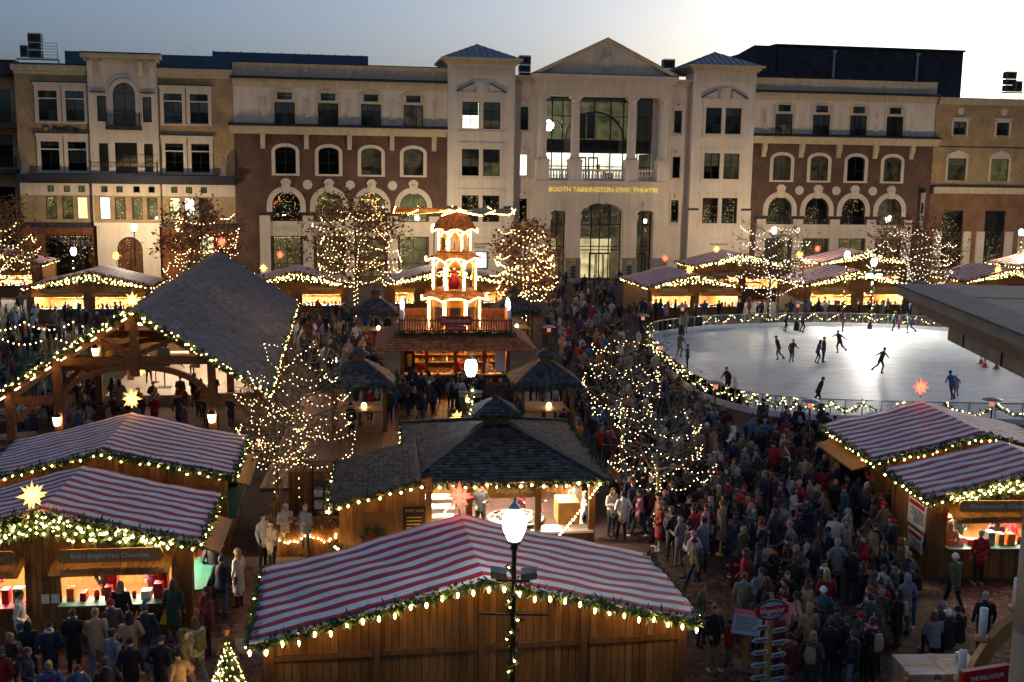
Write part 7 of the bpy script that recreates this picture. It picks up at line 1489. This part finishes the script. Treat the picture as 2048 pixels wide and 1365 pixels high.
def rand_person(x, y, zone, face_to=None, poses=None, z=0.0, force=False):
    a = face(x, y, *face_to)+rnd.gauss(0, .5) if face_to and rnd.random() < .7 else rnd.uniform(-pi, pi)
    pose = rnd.choice(poses or ['stand', 'pockets', 'cup', 'phone', 'folded', 'walk', 'stride', 'coat', 'coat_cup', 'coat_walk', 'pockets', 'cup'])
    for _ in range(30):
        hair = wpick(WH); hc = wpick(WHAT) if hair in ('beanie', 'pom', 'cap') else wpick(WHC); sc = rnd.choices([rnd.uniform(.93, 1.06), rnd.uniform(.62, .78)], [9, 1])[0]
        args = (pose, wpick(WJ), wpick(WT), hair, hc)
        if len([1 for p in PEOPLE]) >= MAXP and not force: CROWD.append((x, y, z, a, sc, args)); PEOPLE.append((x, y)); return
        if person(x, y, z, *args, a, zone, sc, rnd.choices('abc', [8, 2, 1])[0], rnd.choice(['shoe_dark', 'shoe_dark', 'shoe_white'])): return
def fill(P, n, zone, face_to=None, d=.5, poses=None):
    us = [p[0] for p in P]; vs = [p[1] for p in P]; k = 0; tries = 0
    while k < n and tries < n*40:
        tries += 1; u = rnd.uniform(min(us), max(us)); v = rnd.uniform(min(vs), max(vs))
        if not inpoly(u, v, P): continue
        p = G(u, v)
        if blocked(p.x, p.y) or not free(p.x, p.y, d): continue
        rand_person(p.x, p.y, zone, face_to, poses); k += 1
def spec(u, v, pose, coat, trou, hair, hc, facing, lab, scale=1.0, z=0.0, **kw):
    p = G(u, v, z); return person(p.x, p.y, z, pose, coat, trou, hair, hc, radians(facing), '', scale, lab=lab, **kw)
# ---- people one can pick out (facing: 0 towards the viewer, 180 away, 90 to the right)
spec(445, 1232, 'stand', 'navy', 'blue denim', 'short', 'black', 170, 'man seen from behind in navy vest and blue jeans by the hot chocolate side counter')
spec(478, 1215, 'coat', 'cream', 'black', 'long', 'blond', 250, 'woman with blond hair in long cream coat in the brick alley')
spec(428, 1195, 'pockets', 'black', 'dark denim', 'long', 'brown', 200, 'dark haired person in black leaning near the green side counter')
spec(455, 1392, 'coat_cup', 'brown', 'black', 'long', 'brown', 60, 'woman in brown coat eating beside the small lit fir tree')
spec(430, 1165, 'cup', 'maroon', 'black', 'short', 'brown', 180, 'person in maroon jacket close to the awning of the side counter')
spec(1962, 1312, 'stand', 'black', 'dark denim', 'short', 'grey', 175, 'grey haired man in black coat standing alone seen from behind')
spec(1424, 1342, 'pockets', 'black', 'khaki', 'short', 'brown', 20, 'boy in black jacket and khaki trousers looking down at the hut corner', shoe='shoe_white')
spec(1400, 1292, 'cup', 'olive', 'dark denim', 'short', 'brown', 60, 'man in olive vest at the right corner of the long closed hut')
spec(1456, 1332, 'stand', 'red', 'green' if False else 'grey', 'short', 'black', 150, 'child in red hooded coat before the information panel', .72)
spec(1612, 1338, 'coat', 'tan', 'black', 'long', 'blond', 190, 'woman with long blond hair in tan coat holding a glowing phone', held='phone')
spec(1655, 1372, 'stand', 'black', 'dark denim', 'short', 'black', 180, 'man in black sweatshirt directly behind the woman with the phone')
spec(1640, 1300, 'pockets', 'teal', 'dark denim', 'beanie', 'white', 170, 'person in teal jacket and pale beanie beside the phone user')
spec(1858, 1150, 'stand', 'black', 'dark denim', 'cap', 'navy', 200, 'tall man in dark jacket and cap at the corner of the menu board hut', shoe='shoe_white')
spec(1893, 1150, 'cup', 'tan', 'cream' if False else 'khaki', 'hood', 'brown', 170, 'person in tan hooded jacket ordering at the green counter')
spec(1955, 1170, 'stand', 'plaid red', 'black', 'short', 'grey', 185, 'man in red plaid jacket facing the green counter', shoe='shoe_white')
spec(1986, 1140, 'coat', 'charcoal', 'black', 'long', 'brown', 175, 'woman in charcoal coat beside the red plaid jacket')
spec(2018, 1120, 'stand', 'red', 'black', 'beanie', 'pink', 100, 'person in red jacket and pink beanie at the right frame edge')
spec(1222, 1072, 'phone', 'cream', 'dark denim', 'long', 'brown', 40, 'woman in cream sweater checking something in the wurst queue'); spec(1243, 1082, 'cup', 'white', 'black', 'short', 'black', 200, 'man in white and grey jacket in the wurst queue')
spec(1264, 1058, 'pockets', 'charcoal', 'dark denim', 'short', 'brown', 220, 'man in charcoal jacket third along the wurst queue'); spec(1300, 1050, 'stand', 'black', 'dark denim', 'short', 'grey', 230, 'older man in black coat last in the wurst queue before the lit trunk')
spec(1168, 1082, 'coat', 'white', 'black', 'long', 'grey', 260, 'woman with grey hair in white coat at the wurst stand post')
spec(1148, 1060, 'pockets', 'grey', 'dark denim', 'short', 'brown', 200, 'man in grey coat behind the woman in white at the wurst stand')
spec(572, 1112, 'phone', 'cream', 'grey', 'hood', 'brown', 30, 'person in cream hooded sweatshirt before the lattice fence'); spec(612, 1113, 'folded', 'grey', 'dark denim', 'short', 'grey', 330, 'man in grey jacket eating before the lattice fence'); spec(652, 1108, 'cup', 'brown', 'black', 'long', 'black', 20, 'woman with dark hair and scarf before the lattice fence')
spec(527, 1135, 'stand', 'cream', 'black', 'short', 'black', 60, 'person in pale jacket at the far corner of the long closed hut'); spec(545, 1150, 'cup', 'tan', 'black', 'short', 'brown', 320, 'bearer of a tan jacket ducking behind the striped eave')
spec(1690, 1120, 'coat', 'plaid grey', 'black', 'short', 'grey', 40, 'grey haired woman in black and white plaid coat'); 
spec(245, 1290, 'stand', 'black', 'black', 'long', 'blond', 180, 'blond customer in black coat at the hot chocolate counter'); spec(350, 1285, 'coat', 'green', 'khaki', 'long', 'brown', 175, 'woman in green coat at the end of the hot chocolate counter')
spec(230, 1400, 'cup', 'grey', 'black', 'bun', 'black', 150, 'woman carrying a pale backpack near the hot chocolate counter'); spec(265, 1420, 'stand', 'black', 'black', 'cap', 'black', 190, 'man in black jacket and black cap with back turned'); spec(325, 1415, 'pockets', 'black', 'dark denim', 'cap', 'navy', 170, 'man in black coat and navy cap beside the other capped man'); spec(160, 1440, 'stand', 'blue', 'grey', 'short', 'brown', 200, 'child in blue jacket at the bottom edge', .75); spec(370, 1400, 'walk', 'olive', 'khaki', 'hood', 'brown', 90, 'person with raised hood walking towards the alley')
person(9.0, 23.5, .05, 'sit', 'tan', 'black', 'long', 'blond', 0, '', lab='blond woman in tan coat sitting before the crate table'); person(9.65, 23.35, .05, 'sit', 'black', 'black', 'short', 'brown', .3, '', lab='man in black sitting before the crate table')
spec(1865, 1320, 'sit', 'grey', 'black', 'long', 'auburn', 180, 'woman in grey sweater seated behind the crate table'); spec(1895, 1318, 'sit', 'black', 'black', 'cap', 'white', 190, 'person in white cap seated behind the crate table'); spec(1880, 1298, 'sit', 'green', 'black', 'cap', 'grey', 160, 'person in grey cap leaning into the seated group'); spec(1915, 1310, 'sit', 'black', 'black', 'beanie', 'black', 200, 'person in black beanie seated at the rim of the group')
spec(1760, 1250, 'coat_walk', 'plaid grey', 'black', 'short', 'brown', 120, 'person in patterned scarf hurrying across the bricks'); spec(1905, 1225, 'walk', 'olive', 'black', 'beanie', 'white', 200, 'person in olive jacket and pale beanie crossing the open bricks')
# vendors
def vend(t, x, y, coat, hair, hc, rot, lab, z=.06):
    p = world(t, (x, y, 0)); person(p.x, p.y, z, 'cup', coat, 'black', hair, hc, t.rotation_euler.z+radians(rot), '', 1.0, lab=lab, group='stall holders')
vend(Cc, 1.2, -.6, 'black', 'short', 'brown', 10, 'vendor in black behind the hot chocolate counter'); vend(Cc, 2.4, -.4, 'maroon', 'cap', 'red', -20, 'vendor in maroon behind the red drink machine'); vend(Cc, -1.8, -.6, 'red', 'long', 'brown', 0, 'vendor in red behind the cider counter')
vend(Eh, -2.2, -.3, 'green', 'short', 'black', 0, 'vendor in green behind the green counter of the menu board hut'); vend(Eh, -1.0, -.4, 'plaid red', 'short', 'brown', 30, 'vendor in plaid among the green counter wares')
vend(br, -1.8, -1.2, 'red', 'short', 'brown', 0, 'barkeeper in red at the left of the drinks bar'); vend(br, .2, -1.0, 'red', 'cap', 'red', 15, 'barkeeper in red cap at the middle of the drinks bar'); vend(br, 1.9, -1.2, 'white', 'short', 'black', -10, 'barkeeper in white at the right of the drinks bar')
vend(wh, -.6, -1.2, 'black', 'cap', 'red', 0, 'cook in black beside the round grill'); vend(wh, 1.3, -1.6, 'charcoal', 'beanie', 'grey', 90, 'cook in grey beanie by the menu cabinet'); vend(wh, .9, -.6, 'maroon', 'short', 'black', 60, 'cook in maroon behind the round grill')
# skaters
for i, (u, v, pose, c, tr, hr, hc, a, sc, lab) in enumerate(((1556, 722, 'skate', 'black', 'blue denim', 'short', 'brown', 240, 1.0, 'skater in black leaning back in the middle of the ice'), (1582, 726, 'glide', 'brown', 'dark denim', 'short', 'black', 20, .95, 'skater in brown jacket gliding beside the leaning one'), (1634, 728, 'glide', 'purple', 'black', 'long', 'black', 90, .95, 'skater in purple jacket with bare legs'), (1646, 726, 'stand', 'charcoal', 'black', 'short', 'black', 60, 1.0, 'skater in charcoal just behind the purple jacket'), (1760, 748, 'skate', 'black', 'black', 'short', 'black', 100, 1.0, 'lone skater in the bright glare of the floodlights'), (1902, 802, 'skate', 'blue', 'black', 'short', 'black', 200, 1.0, 'skater in light blue near the red star'), (1912, 795, 'glide', 'pink', 'black', 'pom', 'white', 190, .75, 'child skater in pink beside the light blue skater'), (1678, 708, 'skate', 'navy', 'black', 'short', 'brown', 300, 1.0, 'skater in navy farther back on the ice'), (1570, 664, 'glide', 'black', 'black', 'short', 'black', 80, 1.0, 'skater in black by the far rail'), (1604, 666, 'glide', 'charcoal', 'black', 'beanie', 'black', 100, 1.0, 'skater in black beanie by the far rail'), (1685, 664, 'stand', 'maroon', 'grey', 'long', 'brown', 60, .95, 'skater in maroon standing at the far rail'), (1785, 664, 'glide', 'green', 'black', 'beanie', 'olive', 60, 1.0, 'skater in green with olive beanie at the far rail'), (1797, 663, 'stand', 'pink', 'grey', 'pom', 'pink', 30, .7, 'small child in pink on the ice beside the green jacket'), (1818, 668, 'skate', 'grey', 'blue denim', 'short', 'brown', 270, 1.0, 'skater in grey near the stone cornice'), (1370, 667, 'coat', 'tan', 'black', 'short', 'brown', 20, 1.0, 'skater in long tan coat at the far left rail'), (1361, 668, 'stand', 'cream', 'white' if False else 'grey', 'long', 'blond', 40, .85, 'girl in cream beside the long tan coat on the ice'), (1358, 715, 'glide', 'olive', 'grey', 'short', 'brown', 120, 1.0, 'skater in olive close to the left bend'), (1374, 738, 'reach', 'teal', 'black', 'beanie', 'black', 270, .9, 'child in teal holding the rail at the left bend'), (1455, 793, 'glide', 'black', 'black', 'short', 'black', 300, 1.0, 'skater in black bending over beside the near rail'), (1468, 796, 'stand', 'white', 'black', 'pom', 'white', 300, .7, 'child in white with bobble hat at the near rail'), (1635, 815, 'skate', 'black', 'black', 'short', 'black', 60, 1.0, 'skater in black partly hidden by the near heater'))):
    spec(u, v, pose, c, tr, hr, hc, a, lab, sc, .05, group='skaters on the ice')
# musician and sound people on the stage
spec(298, 768, 'cup', 'black', 'black', 'short', 'brown', 20, 'singer in black at the microphone on the pale stage', 1.0, .6); spec(395, 748, 'sit', 'charcoal', 'black', 'short', 'grey', 330, 'musician seated at the keyboard on the stage', 1.0, .6)
# ---- filling the crowd, nearest zones first
fill([(1440,1130),(1640,1040),(1780,1080),(1820,1250),(1745,1400),(1560,1420),(1470,1270),(1420,1180)], 80, 'in the fingerpost crowd', (4, 36), .45)
fill([(0,1230),(180,1240),(420,1290),(420,1480),(0,1480)], 17, 'at hot chocolate hut', (-11, 27), .55)
fill([(1210,1010),(1340,960),(1560,930),(1660,960),(1710,1060),(1600,1060),(1440,1130),(1390,1200),(1320,1120)], 100, 'beside the wurst queue', (0, 36), .42)
fill([(1660,960),(1760,1060),(1790,1100),(1700,1060)], 10, 'by rinkside hut counter', (14, 39), .5)
fill([(1190,800),(1290,740),(1400,850),(1560,875),(1660,885),(1680,940),(1500,940),(1200,940)], 135, 'along near rink barrier', (22, 66), .42)
fill([(690,800),(1010,810),(1170,850),(1170,930),(960,850),(690,880)], 40, 'on the timber deck', (-3, 60), .5)
fill([(790,795),(985,795),(985,830),(800,840)], 26, 'queueing at drinks bar', (-3, 62), .45, ['stand', 'pockets', 'coat', 'cup', 'coat_cup'])
fill([(0,790),(460,800),(500,860),(470,880),(0,900)], 55, 'under the pavilion front', (-16, 60), .5)
fill([(1080,640),(1200,600),(1290,660),(1280,740),(1180,800),(1090,740)], 125, 'on the theatre path', (10, 110), .5)
fill([(600,640),(780,640),(780,760),(640,770),(600,720)], 85, 'between pavilion and pyramid', (-3, 62), .6)
fill([(0,625),(320,620),(300,680),(0,740)], 65, 'before the noodle hut', (-34, 86), .6)
fill([(1250,600),(1480,625),(1560,632),(1840,628),(1850,640),(1500,642),(1290,650)], 50, 'behind far rink glass', (24, 100), .6)
fill([(1085,568),(1250,568),(1230,610),(1080,610)], 24, 'at the theatre doors', (8, 123), .7)
fill([(1040,800),(1190,800),(1200,940),(1150,850)], 30, 'beside the bar gazebo', (-3, 60), .45)
fill([(0,730),(120,740),(140,790),(0,800)], 12, 'on dark lawn edge', (-16, 60), .6)
# the rest of the throng, too far back to tell apart
if CROWD:
    m = MB(); mats = []
    def slot(n): 
        if n not in mats: mats.append(n)
        return mats.index(n)
    for x, y, z, a, sc, (pose, coat, trou, hair, hc) in CROWD:
        me, head = TPL[pose+'_far']; R = Matrix.Translation((x, y, z)) @ Matrix.Rotation(a, 4, 'Z') @ Matrix.Scale(sc, 4)
        ids_ = [slot('coat_'+coat), slot('trousers_'+trou), slot('skin_a'), slot('shoe_dark'), 0, 0]; o0 = len(m.v)
        m.v.extend([tuple(R @ v.co) for v in me.vertices]); m.f.extend([tuple(i+o0 for i in p.vertices) for p in me.polygons]); m.m.extend([ids_[p.material_index] for p in me.polygons]); m.sm.extend([True]*len(me.polygons))
        hs = HAIR[hair]; k = slot(('coat_'+hc) if hair in ('beanie', 'pom', 'cap') else ('coat_'+coat if hair == 'hood' else 'hair_'+hc)); o0 = len(m.v)
        m.v.extend([tuple(R @ (v.co+head)) for v in hs.vertices]); m.f.extend([tuple(i+o0 for i in p.vertices) for p in hs.polygons]); m.m.extend([k]*len(hs.polygons)); m.sm.extend([True]*len(hs.polygons))
    m.build('crowd', mats, kind='stuff', label='distant throng of visitors in winter coats between the far huts', cat='crowd')
print('PEOPLE', len(PEOPLE), 'CROWD', len(CROWD))
